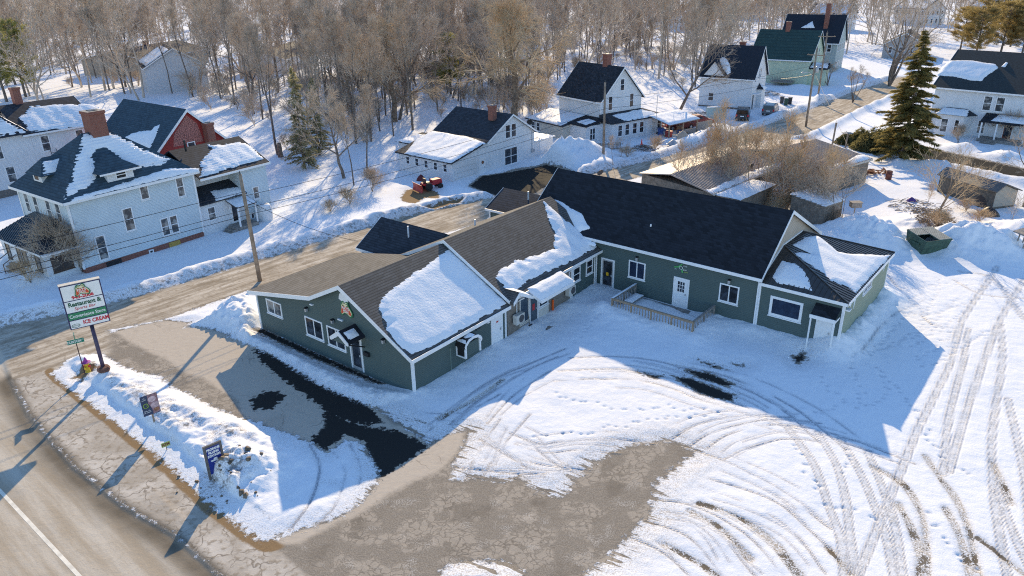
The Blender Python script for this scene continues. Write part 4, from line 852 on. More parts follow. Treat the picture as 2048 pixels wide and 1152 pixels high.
# ================================================================== HOUSES AROUND
def blue_house():
    t = house('blue_house', 'pale blue two-storey house with snowy hip roof, dormers and a big brick chimney', FB)
    MB().box(-8, 0, -10.25, 0, .55, 5.85).build('wall', BSID, t)
    MB().box(-7.95, .02, -10.2, -.02, -.3, .549).build('foundation', BRICK, t)
    mb = MB(); e = .42; ez = 5.90
    c = [(-8 - e, -10.25 - e, ez), (e, -10.25 - e, ez), (e, e, ez), (-8 - e, e, ez)]; ra, rb = (-4, -6.2, 9.75), (-4, -4.2, 9.75)
    v = c + [ra, rb] + [(x, y, z - .16) for x, y, z in c]
    mb.add(v, [(0, 1, 4), (1, 2, 5, 4), (2, 3, 5), (3, 0, 4, 5), (6, 7, 8, 9), (0, 1, 7, 6), (1, 2, 8, 7), (2, 3, 9, 8), (3, 0, 6, 9)])
    r = mb.build('roof', SH_BLUE, t)
    T = MB(); T.box(-8 - e, e + .03, -10.25 - e - .03, -10.25 - e - .002, ez - .2, ez + .01).box(e + .002, e + .03, -10.25 - e - .03, e, ez - .2, ez + .01); T.build('trim', WHITE, t)
    chimney(t, r, -4.0, -5.0, 9.2, 11.35, .62)
    corner_boards(t, [(0, -10.25, .5, 5.7), (0, 0, .5, 5.7), (-8, -10.25, .5, 5.7)])
    f = ('u', 0., 1)
    for a0, a1, z0, z1, st in ((-9.0, -8.2, .75, 2.75, 'hung'), (-6.5, -5.65, 2.4, 4.3, 'hung'), (-4.75, -4.0, 4.55, 5.72, 'fixed'), (-3.65, -2.9, 1.15, 2.7, 'hung'), (-2.85, -2.1, 1.15, 2.7, 'hung'), (-1.65, -.95, 4.0, 5.74, 'hung')): window(t, f, a0, a1, z0, z1, st, gm=GLASSB)
    g = ('v', -10.25, -1)
    for a0 in (-7.2, -5.7, -3.6, -2.1): window(t, g, a0, a0 + .8, 3.9, 5.5, 'hung', gm=GLASSB)
    window(t, ('u', .02, 1), -5.1, -4.7, .08, .42, 'fixed', sill=False); mb = MB().box(.0, .06, -3.3, -2.3, .02, .5); mb.build('hatch', plain('yellow_board', (.42, .28, .07), .8), t); MB().box(0, .07, -8.6, -7.4, .0, .5).build('cellar_opening', BLACK, t)
    k = (9.75 - 5.9) / 4.42; kf = (9.75 - 5.9) / 4.47
    d = MB().prism_u([(-6.85, 6.3), (-6.85, 7.3), (-4.75, 7.3), (-4.75, 6.3)], -2.2, -.25).build('dormer', WSID, t)
    window(d, ('u', -.25, 1), -6.2, -5.3, 6.55, 7.2, 'hung', sill=False)
    MB().add([(.1, -7.5, 7.22), (.1, -4.2, 7.22), (-1.35, -5.85, 8.4), (-2.9, -5.85, 8.4), (-1.5, -7.5, 7.22), (-1.5, -4.2, 7.22), (-1.0, -5.85, 7.05)], [(0, 1, 2), (1, 5, 3, 2), (0, 2, 3, 4), (0, 4, 6), (1, 6, 5), (0, 6, 1), (4, 3, 5, 6)]).build('dormer_roof', SH_BLUE, d)
    MB().box(.101, .13, -7.5, -4.2, 7.12, 7.25).build('trim', WHITE, d)
    d = MB().prism_v([(-5.5, 6.3), (-5.5, 7.25), (-4.1, 7.25), (-4.1, 6.3)], -9.85, -8.2).build('dormer', WSID, t)
    window(d, ('v', -9.85, -1), -5.3, -4.4, 6.65, 7.2, 'fixed', sill=False)
    dr = MB().add([(-6.0, -10.15, 7.2), (-3.4, -10.15, 7.2), (-4.7, -9.2, 8.35), (-4.7, -7.4, 8.35), (-6.0, -8.6, 7.2), (-3.4, -8.6, 7.2), (-4.7, -9.2, 7.05)], [(0, 1, 2), (1, 5, 3, 2), (0, 2, 3, 4), (0, 4, 6), (1, 6, 5), (0, 6, 1), (4, 3, 5, 6)]).build('dormer_roof', SH_BLUE, d)
    roof_snow(dr, (-3.4, -10.0, 7.24), (0, 1, 0), (-1.3, 0, 1.15), [(-3.5, -9.9, 7.3), (-4.4, -9.3, 8.1), (-4.4, -8.0, 8.1), (-3.5, -8.8, 7.3)], .07, 45, .1, 0, .2, course=.06)
    # snow on the hip: right slope
    p0, n = (.42, 0, 5.92), (k, 0, 1)
    o = FB.plane([(168, 266), (214, 262), (262, 284), (300, 304), (345, 319), (320, 330), (285, 336), (266, 340), (252, 328), (238, 312), (215, 296), (192, 299), (185, 318), (196, 340), (186, 366), (160, 384), (132, 398), (128, 402), (140, 360), (150, 320)], p0, n)
    o2 = FB.plane([(285, 354), (340, 337), (398, 337), (398, 342), (330, 356), (230, 380), (140, 404), (150, 396), (220, 376)], p0, n); roof_snow(r, p0, (0, 1, 0), (-1, 0, k), o2, .07, 46, .11, 0, .2, feather=.2)
    roof_snow(r, p0, (0, 1, 0), (-1, 0, k), o, .10, 41, .11, .02, .35, course=.07)
    # front porch (metal hip roof)
    MB().box(-7.6, -.45, -12.6, -10.26, -.3, 2.45).build('porch_wall', WSID, t)
    pm = SH_BLACK
    pr = MB().add([(-8.0, -12.95, 2.5), (-.05, -12.95, 2.5), (.25, -10.262, 2.5), (-2.2, -10.262, 4.15), (-5.9, -10.262, 4.15), (-8.0, -10.262, 2.5), (-2.9, -11.2, 4.15), (-5.3, -11.2, 4.15)], [(0, 1, 6, 7), (1, 2, 3, 6), (5, 0, 7, 4), (7, 6, 3, 4), (0, 5, 2, 1), (2, 5, 4, 3)]).build('porch_roof', plain('navy_metal_roof', (.025, .035, .05), .35, .2, 2, .3), t)
    mb = MB()
    for u in np.arange(-7.7, -.3, .3):
        sx = min(1, (u + 8.0) / 2.7 if u < -5.3 else 1, (-.05 - u) / 2.85 if u > -2.9 else 1)
        z1 = 2.5 + 1.65 * sx; v1 = -12.95 + 1.75 * sx; mb.obox((u, (v1 - 12.95) / 2, (z1 + 2.5) / 2 + .02), (.02, 0, 0), (0, (v1 + 12.95) / 2, (z1 - 2.5) / 2), (0, 0, .025))
    mb.build('roof_rib', plain('navy_metal_roof', (.025, .035, .05)), pr)
    T = MB().box(-8.03, -.02, -12.98, -12.952, 2.34, 2.5).build('trim', WHITE, t)
    MB().box(-8, 0.26, -12.9, -10.3, 2.36, 2.49).build('porch_soffit', WHITE, t)
    for a0, a1 in ((-2.0, -1.2), (-4.1, -3.3), (-5.0, -4.3), (-6.9, -6.2)): window(t, ('v', -12.6, -1), a0, a1, .8, 2.1, 'fixed', gm=glass('tan_glass', (.10, .085, .065), .15, (.28, .22, .15)), fm=plain('dark_shutter', (.05, .055, .065), .6))
    window(t, ('u', -.45, 1), -12.2, -10.7, .75, 1.95, 'pair', fm=plain('brown_frame', (.09, .06, .045), .7), gm=glass('brown_screen', (.05, .038, .03), .3, (.10, .075, .055)))
    st = MB()
    for i in range(3): st.box(-6.4, -5.2, -12.9 - .3 * i, -12.61 - .3 * i + .0, 0, .55 - .18 * i)
    st.build('step', WOODG, t)
    rl = MB()
    for u in (-6.4, -5.2): rl.tube([(u, -12.65, 1.4), (u, -13.7, .9)], .03, 6).tube([(u, -13.7, .9), (u, -13.7, 0)], .03, 6)
    rl.each('handrail', plain('rust_brown', (.12, .06, .04), .7), t)
    # ell to the right: lean-to, entry, gable block
    MB().box(-7.4, -2.0, .003, 4.6, -.3, 5.2).build('wall', WSID, t); MB().prism_u([(4.6, -.3), (4.6, 5.15), (7.3, 5.15), (7.3, -.3)], -7.4, -.02).build('wall', BSID, t)
    MB().prism_v([(-7.4, 5.15), (-3.8, 6.95), (-.02, 5.15)], 7.0, 7.3).build('wall', BSID, t)
    kk = 1.8 / 3.78; r2 = gable(t, 'v', [(-7.75, 5.0), (-3.8, 6.98), (.3, 5.03)], .45, 7.6, SH_DARK, rake=(False, True))
    p0, n = (-3.8, 0, 7.1), (1.95 / 4.1, 0, 1)
    o = FB.plane([(402, 322), (425, 298), (415, 290), (450, 287), (480, 285), (500, 283), (515, 298), (528, 318), (500, 325), (440, 342), (395, 358), (405, 340), (400, 330)], p0, n)
    roof_snow(r2, p0, (0, 1, 0), (4.1, 0, -1.95), [(min(u, .28), min(v, 7.55), z) for u, v, z in o], .11, 42, .12, .03, .3, course=.06)
    MB().box(-2.0, -.04, .003, 4.55, -.3, 2.86).build('lean_wall', WSID, t)
    lr = MB().prism_v([(-2.0, 3.92), (.2, 2.92), (.2, 2.80), (-2.0, 3.78)], .05, 4.75).build('lean_roof', SH_DARK, t)
    roof_snow(lr, (-2.0, 0, 3.93), (0, 1, 0), (2.2, 0, -1.0), [(-1.0, 2.0, 3.5), (-.9, 3.2, 3.45), (-.6, 4.6, 3.3), (.18, 4.7, 2.93), (.18, 1.6, 2.93), (-.4, 1.9, 3.2)], .08, 43, .1, 0, .3)
    window(t, ('u', -.04, 1), .7, 1.5, 1.25, 2.5, 'hung', gm=GLASSB); window(t, ('u', -.02, 1), 5.5, 6.2, 2.0, 3.2, 'hung', gm=GLASSB); window(t, ('u', -.02, 1), 4.9, 5.3, .3, .9, 'fixed', sill=False)
    er = MB().add([(.0, 2.6, 2.7), (0, 4.7, 2.7), (1.5, 4.7, 2.28), (1.5, 2.6, 2.28), (0, 2.6, 2.6), (0, 4.7, 2.6), (1.5, 4.7, 2.16), (1.5, 2.6, 2.16)], [(0, 1, 2, 3), (4, 7, 6, 5), (0, 3, 7, 4), (1, 5, 6, 2), (3, 2, 6, 7), (0, 4, 5, 1)]).build('entry_roof', plain('entry_roof_felt', (.05, .05, .055), .7), t)
    roof_snow(er, (0, 2.6, 2.71), (0, 1, 0), (1.5, 0, -.42), [(.05, 2.65, 2.7), (.05, 4.6, 2.7), (1.45, 4.6, 2.3), (1.45, 2.65, 2.3)], .1, 44, .1, 0, .05)
    mb = MB().box(1.35, 1.47, 2.7, 2.82, 0, 2.16).box(1.35, 1.47, 4.5, 4.62, 0, 2.16); mb.each('entry_post', WHITE, t); door(t, ('u', -.02, 1), 3.0, 3.8, .4, 2.3, glassy=True)
    st = MB()
    for i in range(3): st.box(.2, 1.4, 2.55 - .3 * (i + 1), 2.55 - .3 * i, 0, .45 - .15 * i)
    st.box(0.0, 1.5, 2.55, 4.6, 0, .45); st.build('step', WOODG, t)
    MB().tube([(-3.0, 1.6, 6.9), (-3.0, 1.6, 7.9)], .09, 8).build('vent_pipe', BLACK, t)
    k_ = thing('oil_tank', 'white round tank beside the blue house entry', 'tank', *FB.w(.75, 5.9)[:2], 0); MB().lathe([(.0, 0), (.62, .02), (.66, .12), (.66, 1.3), (.55, 1.5), (0, 1.58)], k=18).build('body', plain('tank_white', (.7, .7, .7), .4, .05), k_, True)
    MB().lathe([(.62, 1.42), (.5, 1.6), (.2, 1.66), (0, 1.68)], k=14).build('snow_cap', SNOW, k_, True)
blue_house()
def far_left_house():
    fr = Frame(-50.3, 76.4, 36.5)
    t = house('white_house', 'white two-storey house with snowy roof at the left edge, behind the blue house', fr)
    MB().prism_v([(-9, -.3), (-9, 6.1), (-4.4, 8.55), (0, 6.1), (0, -.3)], .2, 7).build('wall', WSID, t); MB().box(-9, -.0, -12, .19, -.3, 6.1).build('wall', WSID, t)
    MB().box(-8.9, .03, -12, 6.9, -.4, .9).build('foundation', BRICKG, t)
    k = 2.45 / 4.6; r = gable(t, 'v', [(-9.3, 5.9), (-4.4, 8.55), (.35, 5.97)], -.6, 7.3, SH_DARK, rake=(False, True))
    hip = MB().add([(-9.3, -12.4, 6.15), (.4, -12.4, 6.15), (.4, .3, 6.15), (-9.3, .3, 6.15), (-4.4, -7, 11.0), (-4.4, -4.5, 11.0)], [(0, 1, 4), (1, 2, 5, 4), (2, 3, 5), (3, 0, 4, 5), (0, 3, 2, 1)]).build('roof', SH_DARK, t)
    chimney(t, r, -4.6, 1.6, 8.0, 10.3, .38)
    p0 = (.35, 0, 6.09); n = (2.58 / 4.75, 0, 1)
    o = fr.plane([(38, 235), (62, 212), (130, 208), (185, 207), (205, 222), (215, 240), (180, 250), (60, 265)], p0, n); roof_snow(r, p0, (0, 1, 0), (-4.75, 0, 2.58), o, .10, 51, .12, .03, .35, course=.08)
    kk = 4.85 / 4.8; p0 = (.4, 0, 6.18); roof_snow(hip, p0, (0, 1, 0), (-4.8, 0, 4.85), [(.35, -12, 6.2), (-4.2, -7, 10.8), (-4.2, -4.6, 10.8), (.2, -.2, 6.3), (.35, -6, 6.2)], .10, 52, .13, .04, .5, course=.11)
    roof_snow(hip, (-4.4, .3, 6.2), (1, 0, 0), (0, -4.8, 4.85), [(-9, .2, 6.3), (.1, .2, 6.3), (-4.3, -4.2, 10.7)], .1, 53, .2, 0, .2)
    f = ('u', 0., 1)
    for a0, z0 in ((1.0, 4.0), (4.6, 4.0), (-3.6, 4.0), (-3.0, 1.5), (-7, 4.0)): window(t, f, a0, a0 + .9, z0, z0 + 1.7, 'hung', gm=GLASSB)
    ld = MB()
    for v in (1.6, 2.2): ld.tube([(1.6, v, .3), (.25, v, 4.2)], .035, 5)
    for i in range(10): ld.tube([(1.6 - .135 * i, 1.6, .3 + .39 * i), (1.6 - .135 * i, 2.2, .3 + .39 * i)], .025, 5)
    l = house('ladder', 'dark ladder leaning on the white house below a broken window', fr, 'ladder'); ld.build('frame', DGREY, l)
far_left_house()
def red_barn():
    fr = Frame(-33.0, 75.4, 37)
    t = house('red_barn', 'red gabled barn with slate blue roof behind the blue house', fr, 'barn')
    RS = siding('barn_red_siding', (.30, .035, .03), .16)
    MB().prism_u([(-3.7, -.3), (-3.7, 5.0), (0, 8.4), (3.7, 5.0), (3.7, -.3)], -12.0, 0).build('wall', RS, t)
    PW = plain('peeling_red', (.32, .13, .11), .8, .8, 9); MB().prism_u([(-2.0, 5.0), (-1.7, 6.2), (0, 7.9), (1.0, 6.9), (1.4, 5.0)], .002, .012).build('peeling_patch', PW, t)
    r = gable(t, 'u', [(-4.05, 4.72), (0, 8.45), (4.05, 4.72)], -12.3, .3, SH_BLUE, rh=.28)
    chimney(t, t, .45, 1.9, .0, 6.9, .42); window(t, ('u', 0., 1), -.5, .4, 4.3, 5.2, 'fixed')
    k = 3.73 / 4.05; p0 = (0, -4.05, 4.83); o = fr.plane([(320, 248), (308, 254), (303, 262), (290, 262), (275, 264), (262, 268), (250, 275), (262, 290), (300, 296), (310, 275)], p0, (0, -k, 1)); roof_snow(r, p0, (1, 0, 0), (0, 4.05, 3.73), [(u, max(v, -4.0), z) for u, v, z in o], .14, 61, .14, 0, .1)
red_barn()
def garage_house():
    t = house('garage_house', 'small white house with attached garage and snowy lean-to roof', W1)
    MB().prism_u([(0, -.5), (0, 2.2), (5.6, 3.5), (5.8, 3.5), (9.9, 5.75), (14.0, 3.3), (14.0, -.5)], -8.6, 0).build('wall', WSID, t); MB().box(-3.2, -.02, 14.003, 17.7, -.5, 2.0).build('wall', WSID, t)
    r = gable(t, 'u', [(5.45, 3.32), (9.9, 5.8), (14.4, 3.1)], -8.9, .25, SH_DARK)
    lo = MB().add([(-8.9, -.3, 2.2), (.25, -.3, 2.2), (.25, 5.75, 3.62), (-8.9, 5.75, 3.62), (-8.9, -.3, 2.06), (.25, -.3, 2.06), (.25, 5.75, 3.48), (-8.9, 5.75, 3.48)], [(0, 1, 2, 3), (4, 7, 6, 5), (0, 4, 5, 1), (1, 5, 6, 2), (2, 6, 7, 3), (3, 7, 4, 0)]).build('roof', SH_DARK, t)
    roof_snow(lo, (0, -.3, 2.21), (1, 0, 0), (0, 6.05, 1.42), [(-7.2, -.28, 2.2), (.2, -.28, 2.2), (.22, 5.0, 3.45), (-3, 5.65, 3.6), (-8.8, 5.65, 3.6), (-8.85, 3, 3)], .16, 71, .16, .04, .15)
    MB().box(-3.4, .2, 14.0, 17.9, 2.0, 2.1).build('roof', WHITE, t)
    MB().prism_u([(5.3, 3.22), (5.3, 3.34), (5.9, 3.66), (5.9, 3.56)], -8.9, .24).build('eave_flashing', plain('pale_blue_ice', (.5, .62, .66), .4), t)
    chimney(t, r, -1.8, 8.6, 5.2, 6.9, .35)
    f = ('u', 0., 1); gd = MB(); fbox(gd, f, .35, 3.75, -.3, 1.95, -.02, .03); gd = gd.build('garage_door', plain('garage_door_white', (.66, .66, .66), .6, .05), t)
    mb = MB()
    for z in (.28, .86, 1.42): fbox(mb, f, .36, 3.74, z - .012, z + .012, .03, .042)
    mb.each('door_joint', plain('joint_grey', (.4, .4, .4)), gd)
    door(t, f, 4.3, 5.2, -.3, 1.72); mb = MB().lathe([(.0, 0), (.18, .0), (.18, .04), (0, .04)], (0, 0, 0), 12); w_ = mb.build('wreath', plain('wreath_brown', (.22, .1, .06), .9), t); w_.rotation_euler = (0, math.pi / 2, 0); w_.location = (.05, 4.75, 1.3)
    window(t, f, 8.5, 10.8, .1, 2.1, 'cross'); window(t, f, 8.7, 9.6, 3.2, 4.8, 'hung'); window(t, f, 9.75, 10.65, 3.2, 4.8, 'hung'); window(t, f, 15.3, 15.95, .4, 1.6, 'hung', gm=GLASSB)
    door(t, f, 15.1, 16.1, -.5, 1.72)
    for i in range(5): window(t, ('v', 0., -1), -7.4 + i * 1.5, -6.75 + i * 1.5, .95, 1.9, 'hung')
    mb = MB().box(.0, .14, 13.4, 13.7, .8, 1.25).box(0, .12, 13.75, 14.0, .8, 1.1).tube([(.06, 13.5, 1.2), (.06, 13.5, 3.4)], .03, 6); mb.each('meter_box', GREYM, t)
    dish(t, (.0, 13.2, 4.5))
    MB().box(-12.6, -8.62, 3.5, 7.5, -.5, 2.1).build('wall', WSID, t); q = MB().add([(-12.9, 3.2, 2.2), (-8.5, 3.2, 2.4), (-8.5, 7.7, 2.9), (-12.9, 7.7, 2.6), (-10.5, 5.5, 1.9)], [(0, 1, 2, 3), (0, 4, 1), (1, 4, 2), (2, 4, 3), (3, 4, 0)]).build('roof', SH_DARK, t)
    roof_snow(q, (-12.9, 3.2, 2.24), (1, 0, .04), (0, 1, .1), [(-12.7, 3.3, 2.2), (-8.6, 3.3, 2.4), (-8.6, 6.4, 2.7), (-12.5, 6.6, 2.5)], .16, 72, .16, 0, .3)
def dish(parent, loc, mt=None):
    mb = MB().lathe([(.02, .10), (.2, .06), (.34, -.02), (.38, -.08), (.36, -.1), (.2, .02), (.02, .06)], k=16); d = mb.build('satellite_dish', mt or DGREY, parent, True); d.location = loc; d.rotation_euler = (math.radians(-60), 0, math.radians(30))
    MB().tube([(0, 0, -.05), (0, 0, -.45)], .02, 6).build('dish_arm', DGREY, d); return d
garage_house()
def porch_house():
    t = house('porch_house', 'tall white gabled house with enclosed front porch and cluttered carport', W2)
    # local: origin = near corner, gable wall plane u=0 (v 0..7.5), side wall v=0 going left (u<0)
    W2f = W2
    MB().prism_u([(0, -.3), (0, 5.15), (3.75, 9.0), (7.5, 5.15), (7.5, -.3)], -8.4, 0).build('wall', WSID, t)
    r = gable(t, 'u', [(-.35, 4.78), (3.75, 9.0), (7.85, 4.78)], -8.75, .35, shingle('charcoal_fleck_shingle', (.028, .033, .042), .13, .3, .5, .4))
    chimney(t, r, -3.2, 3.9, 8.5, 10.5, .42); corner_boards(t, [(0, 0, -.2, 5.0), (-8.4, 0, -.2, 5.0)])
    f = ('u', 0., 1); window(t, f, 3.35, 4.15, 6.0, 7.6, 'hung'); window(t, f, 1.3, 2.1, 3.65, 5.55, 'hung'); window(t, f, 5.2, 6.0, 3.65, 5.55, 'hung')
    s = ('v', 0., -1); window(t, s, -6.6, -5.8, .9, 2.7, 'hung'); window(t, s, -2.6, -1.8, .9, 2.7, 'hung', gm=GLASSB)
    # enclosed porch along the gable side
    MB().box(.003, 2.2, .0, 9.5, -.3, 2.5).build('porch_wall', WSID, t)
    pr = MB().add([(0.003, -.25, 3.35), (0.003, 7.6, 3.35), (2.5, 9.9, 2.5), (2.5, -.25, 2.5), (.003, -.25, 2.38), (.003, 9.9, 2.38), (2.5, 9.9, 2.38), (2.5, -.25, 2.38), (.003, 9.9, 2.5)], [(0, 3, 2, 1), (1, 2, 8), (0, 4, 7, 3), (3, 7, 6, 2), (4, 5, 6, 7), (2, 6, 5, 8), (0, 1, 8, 5, 4)]).build('porch_roof', SH_DARK, t)
    roof_snow(pr, (.003, 0, 3.37), (0, 1, 0), (2.5, 0, -.87), [(.7, 1.5, 3.1), (.4, 7, 3.2), (2.4, 9.6, 2.52), (2.4, 2.2, 2.52)], .06, 81, .16, .02, .7)
    fp = ('u', 2.2, 1)
    for v in (1.1, 2.4, 3.8, 5.1, 8.5): window(t, fp, v, v + .85, .55, 2.1, 'hung')
    door(t, fp, 6.6, 7.4, .1, 2.1)
    # entry and lean-to on the left side
    MB().box(-2.6, .6, -3.0, -.003, -.3, 2.2).build('entry_wall', WSID, t); er = MB().add([(-2.9, -3.3, 2.3), (.9, -3.3, 2.3), (.9, 0, 2.9), (-2.9, 0, 2.9), (-2.9, -3.3, 2.15), (.9, -3.3, 2.15), (.9, 0, 2.75), (-2.9, 0, 2.75)], [(0, 1, 2, 3), (4, 7, 6, 5), (0, 4, 5, 1), (1, 5, 6, 2), (2, 6, 7, 3), (3, 7, 4, 0)]).build('entry_roof', SH_BLACK, t)
    roof_snow(er, (-2.9, -3.3, 2.31), (1, 0, 0), (0, 3.3, .6), [(-1.8, -2.6, 2.45), (.4, -2.8, 2.4), (.5, -1.2, 2.7), (-1.2, -1.0, 2.75)], .1, 82, .12, 0, .2)
    window(t, ('u', .6, 1), -2.4, -1.4, .3, 1.9, 'cross')
    MB().box(-10.2, -2.61, -4.2, -.003, -.3, 2.0).build('lean_wall', plain('cream_boards', (.55, .52, .45), .8, .1), t); lr = MB().add([(-10.5, -4.5, 2.0), (-2.4, -4.5, 2.0), (-2.4, 0, 2.9), (-10.5, 0, 2.9), (-10.5, -4.5, 1.86), (-2.4, -4.5, 1.86), (-2.4, 0, 2.76), (-10.5, 0, 2.76)], [(0, 1, 2, 3), (4, 7, 6, 5), (0, 4, 5, 1), (1, 5, 6, 2), (2, 6, 7, 3), (3, 7, 4, 0)]).build('lean_roof', SH_DARK, t)
    roof_snow(lr, (-10.5, -4.5, 2.01), (1, 0, 0), (0, 4.5, .9), [(-10.4, -4.4, 2), (-2.9, -4.4, 2), (-2.9, -.1, 2.9), (-10.4, -.1, 2.9)], .14, 83, .16, 0, .1)
    window(t, ('v', -4.2, -1), -9.4, -8.6, .5, 1.7, 'hung'); window(t, ('v', -4.2, -1), -8.3, -7.5, .5, 1.7, 'hung')
    # carport on posts
    c = house('carport', 'lean-to carport with snowy roof on wooden posts, full of clutter', W2, 'carport')
    lo = [(2.6, 6.6, 2.75), (2.6, 12.5, 2.9), (6.2, 12.5, 2.15), (6.2, 6.6, 2.05)]
    rf = MB().prism(lo, [(a, b, z - .12) for a, b, z in lo]).build('roof', WOODG, c); roof_snow(rf, lo[0], (0, 1, .025), (3.6, 0, -.7), lo, .16, 84, .14, .03, .06)
    pm = MB()
    for u, v in ((6.0, 6.8), (6.0, 9.5), (6.0, 12.3), (2.9, 12.3)): pm.box(u - .07, u + .07, v - .07, v + .07, 0, 2.1 + (.65 if u < 4 else 0))
    pm.each('post', WOOD, c); MB().box(5.95, 6.02, 9.6, 12.2, 0, .95).build('side_boards', WOODG, c); MB().box(5.94, 6.0, 12.4, 15.5, 0, 1.6).build('side_boards', WOODG, c)
    rg = random.Random(5)
    cols = [(.05, .10, .28), (.3, .3, .3), (.25, .16, .1), (.5, .5, .48), (.08, .08, .09), (.35, .05, .04), (.1, .2, .12)]
    for i in range(11):
        u, v = 3.0 + rg.random() * 2.7, 7.0 + rg.random() * 5; s_ = .25 + rg.random() * .35
        j = thing('storage_bin' if i % 2 else 'crate', ['blue', 'pale grey', 'brown', 'whitish', 'black', 'dark red', 'dark green'][i % 7] + (' lidded bin' if i % 2 else ' open crate') + ' stacked among clutter under the carport', 'bin' if i % 2 else 'crate', *W2.w(u, v)[:2], 0, rg.random() * 90, 'clutter under the carport')
        m_ = plain('clutter_%d' % (i % 7), cols[i % 7], .6, .2)
        if i % 2: MB().lathe([(s_ * .8, 0), (s_, s_ * 1.6), (s_ * 1.05, s_ * 1.62), (s_ * 1.05, s_ * 1.75), (.1, s_ * 1.8)], k=10).build('body', m_, j)
        else: MB().box(-s_, s_, -s_ * .7, s_ * .7, 0, .06).box(-s_, -s_ + .04, -s_ * .7, s_ * .7, .06, s_).box(s_ - .04, s_, -s_ * .7, s_ * .7, .06, s_).box(-s_ + .04, s_ - .04, -s_ * .7, -s_ * .7 + .04, .06, s_).box(-s_ + .04, s_ - .04, s_ * .7 - .04, s_ * .7, .06, s_).build('body', m_, j)
    # flag on a pole
    p = thing('flag', 'United States flag hanging on a pole at the carport', 'flag', *G(1310, 275)[:2], 0)
    MB().tube([(0, 0, 0), (0, 0, 5.6)], .035, 8).build('pole', GREYM, p)
    fl = MB(); n_ = 7
    for i in range(n_): fl.add([(.03 + .02 * math.sin(j * 1.7) , .05 + .34 * j / 3 * .5, 5.5 - .2 * i - .12 * j) for j in range(4)] + [(.03 + .02 * math.sin(j * 1.7), .05 + .34 * j / 3 * .5, 5.3 - .2 * i - .12 * j) for j in range(4)], [(j, j + 1, 5 + j, 4 + j) for j in range(3)])
    fl2 = MB(); fl2.v = fl.v; fl2.f = fl.f[6:]
    fo = fl2.build('flag_cloth', plain('flag_red', (.5, .04, .06), .8, .3, 9), p); q = MB(); q.v = [(x + .004, y, z) for x, y, z in fl.v]; q.f = fl.f[:6]; q.build('flag_canton', plain('flag_blue', (.03, .05, .2), .8), fo)
    # picket fence in front
    a, b = G(1145, 305)[:2], G(1245, 300)[:2]; fnc = thing('picket_fence', 'weathered picket fence in front of the tall white house', 'fence', *a, 0)
    d = (b - a); L = np.hypot(*d); d /= L; mb = MB()
    for i in range(int(L / .17)): c_ = d * i * .17; mb.obox((*c_, .5), (*(d * .055), 0), (-d[1] * .01, d[0] * .01, 0), (0, 0, .5 + .06 * rg.random()))
    mb.build('pickets', WOODG, fnc); mb = MB()
    for z in (.25, .78): mb.obox((*(d * L / 2), z), (*(d * L / 2), 0), (-d[1] * .03, d[0] * .03, 0), (0, 0, .04))
    mb.each('rail', WOODG, fnc)
porch_house()
def gablet_house():
    t = house('gablet_house', 'white house with navy roof, small front gablet and round snow patch', W3)
    MB().prism_u([(0, -.4), (0, 5.0), (3.8, 9.3), (7.6, 5.0), (7.6, -.4)], -8.4, 0).build('wall', WSID, t)
    MB().prism_v([(-8.3, 4.6), (-6.25, 7.2), (-4.2, 4.6)], -.03, .5).build('gablet', WSID, t)
    NV = plain('navy_shingle', (.014, .02, .032), .8, .3, 6)
    r = gable(t, 'u', [(-.3, 4.68), (3.8, 9.35), (7.9, 4.66)], -8.7, .35, NV)
    for sgn in (1, -1): MB().add([(-6.25 - sgn * 2.2, -.3, 4.65), (-6.25, -.3, 7.42), (-6.25, 2.2, 7.42), (-6.25 - sgn * 2.2, -.2, 4.7), (-6.25 - sgn * 2.2, -.3, 4.52), (-6.25, -.3, 7.3), (-6.25, 2.2, 7.2)], [(0, 1, 2, 3), (0, 4, 5, 1), (4, 3, 2, 6, 5), (0, 3, 4), (1, 5, 6, 2)]).build('gablet_roof', NV, t)
    chimney(t, r, -3.6, 5.0, 8.0, 9.9, .4)
    k = 4.67 / 4.1; p0 = (0, -.3, 4.79); o = W3.plane([(1437, 122), (1444, 114), (1452, 116), (1460, 130), (1461, 145), (1455, 149), (1447, 138)], p0, (0, -k, 1)); roof_snow(r, p0, (1, 0, 0), (0, 1, k), o, .16, 91, .14, 0, .1)
    s = ('v', 0., -1); window(t, s, -6.9, -5.95, 1.1, 2.4, 'hung'); MB().box(-8.39, .0, -.02, -.001, -.4, .35).build('foundation', BRICKG, t)
    f = ('u', 0., 1); window(t, f, 2.9, 3.5, 4.6, 6.2, 'hung'); window(t, f, 3.7, 4.3, 4.6, 6.2, 'hung'); window(t, f, .9, 1.5, 4.2, 5.4, 'hung'); window(t, f, 3.0, 3.9, .8, 2.6, 'hung'); door(t, f, .5, 1.3, .2, 2.3, dm=DGREY); window(t, f, 5.8, 6.6, .9, 2.6, 'hung')
    h = MB().box(.0, 1.0, .2, 1.6, 2.5, 2.6).build('door_hood', WHITE, t); b = MB().add([(0, 2.5, 3.0), (0, 5.2, 3.0), (1.1, 4.9, 3.0), (1.1, 2.8, 3.0), (0, 3.85, 3.8)], [(0, 1, 2, 3), (0, 3, 4), (3, 2, 4), (2, 1, 4), (0, 4, 1)]).build('bay_roof', NV, t); MB().box(.0, .8, 2.8, 4.9, -.3, 2.99).build('bay', WSID, t)
    roof_snow(b, (1.1, 2.8, 3.02), (0, 1, 0), (-1.1, 0, .8), [(1.05, 2.8, 3), (1.05, 4.9, 3), (.2, 4, 3.7), (.2, 3.7, 3.7)], .12, 92, .14, 0, .05)
gablet_house()
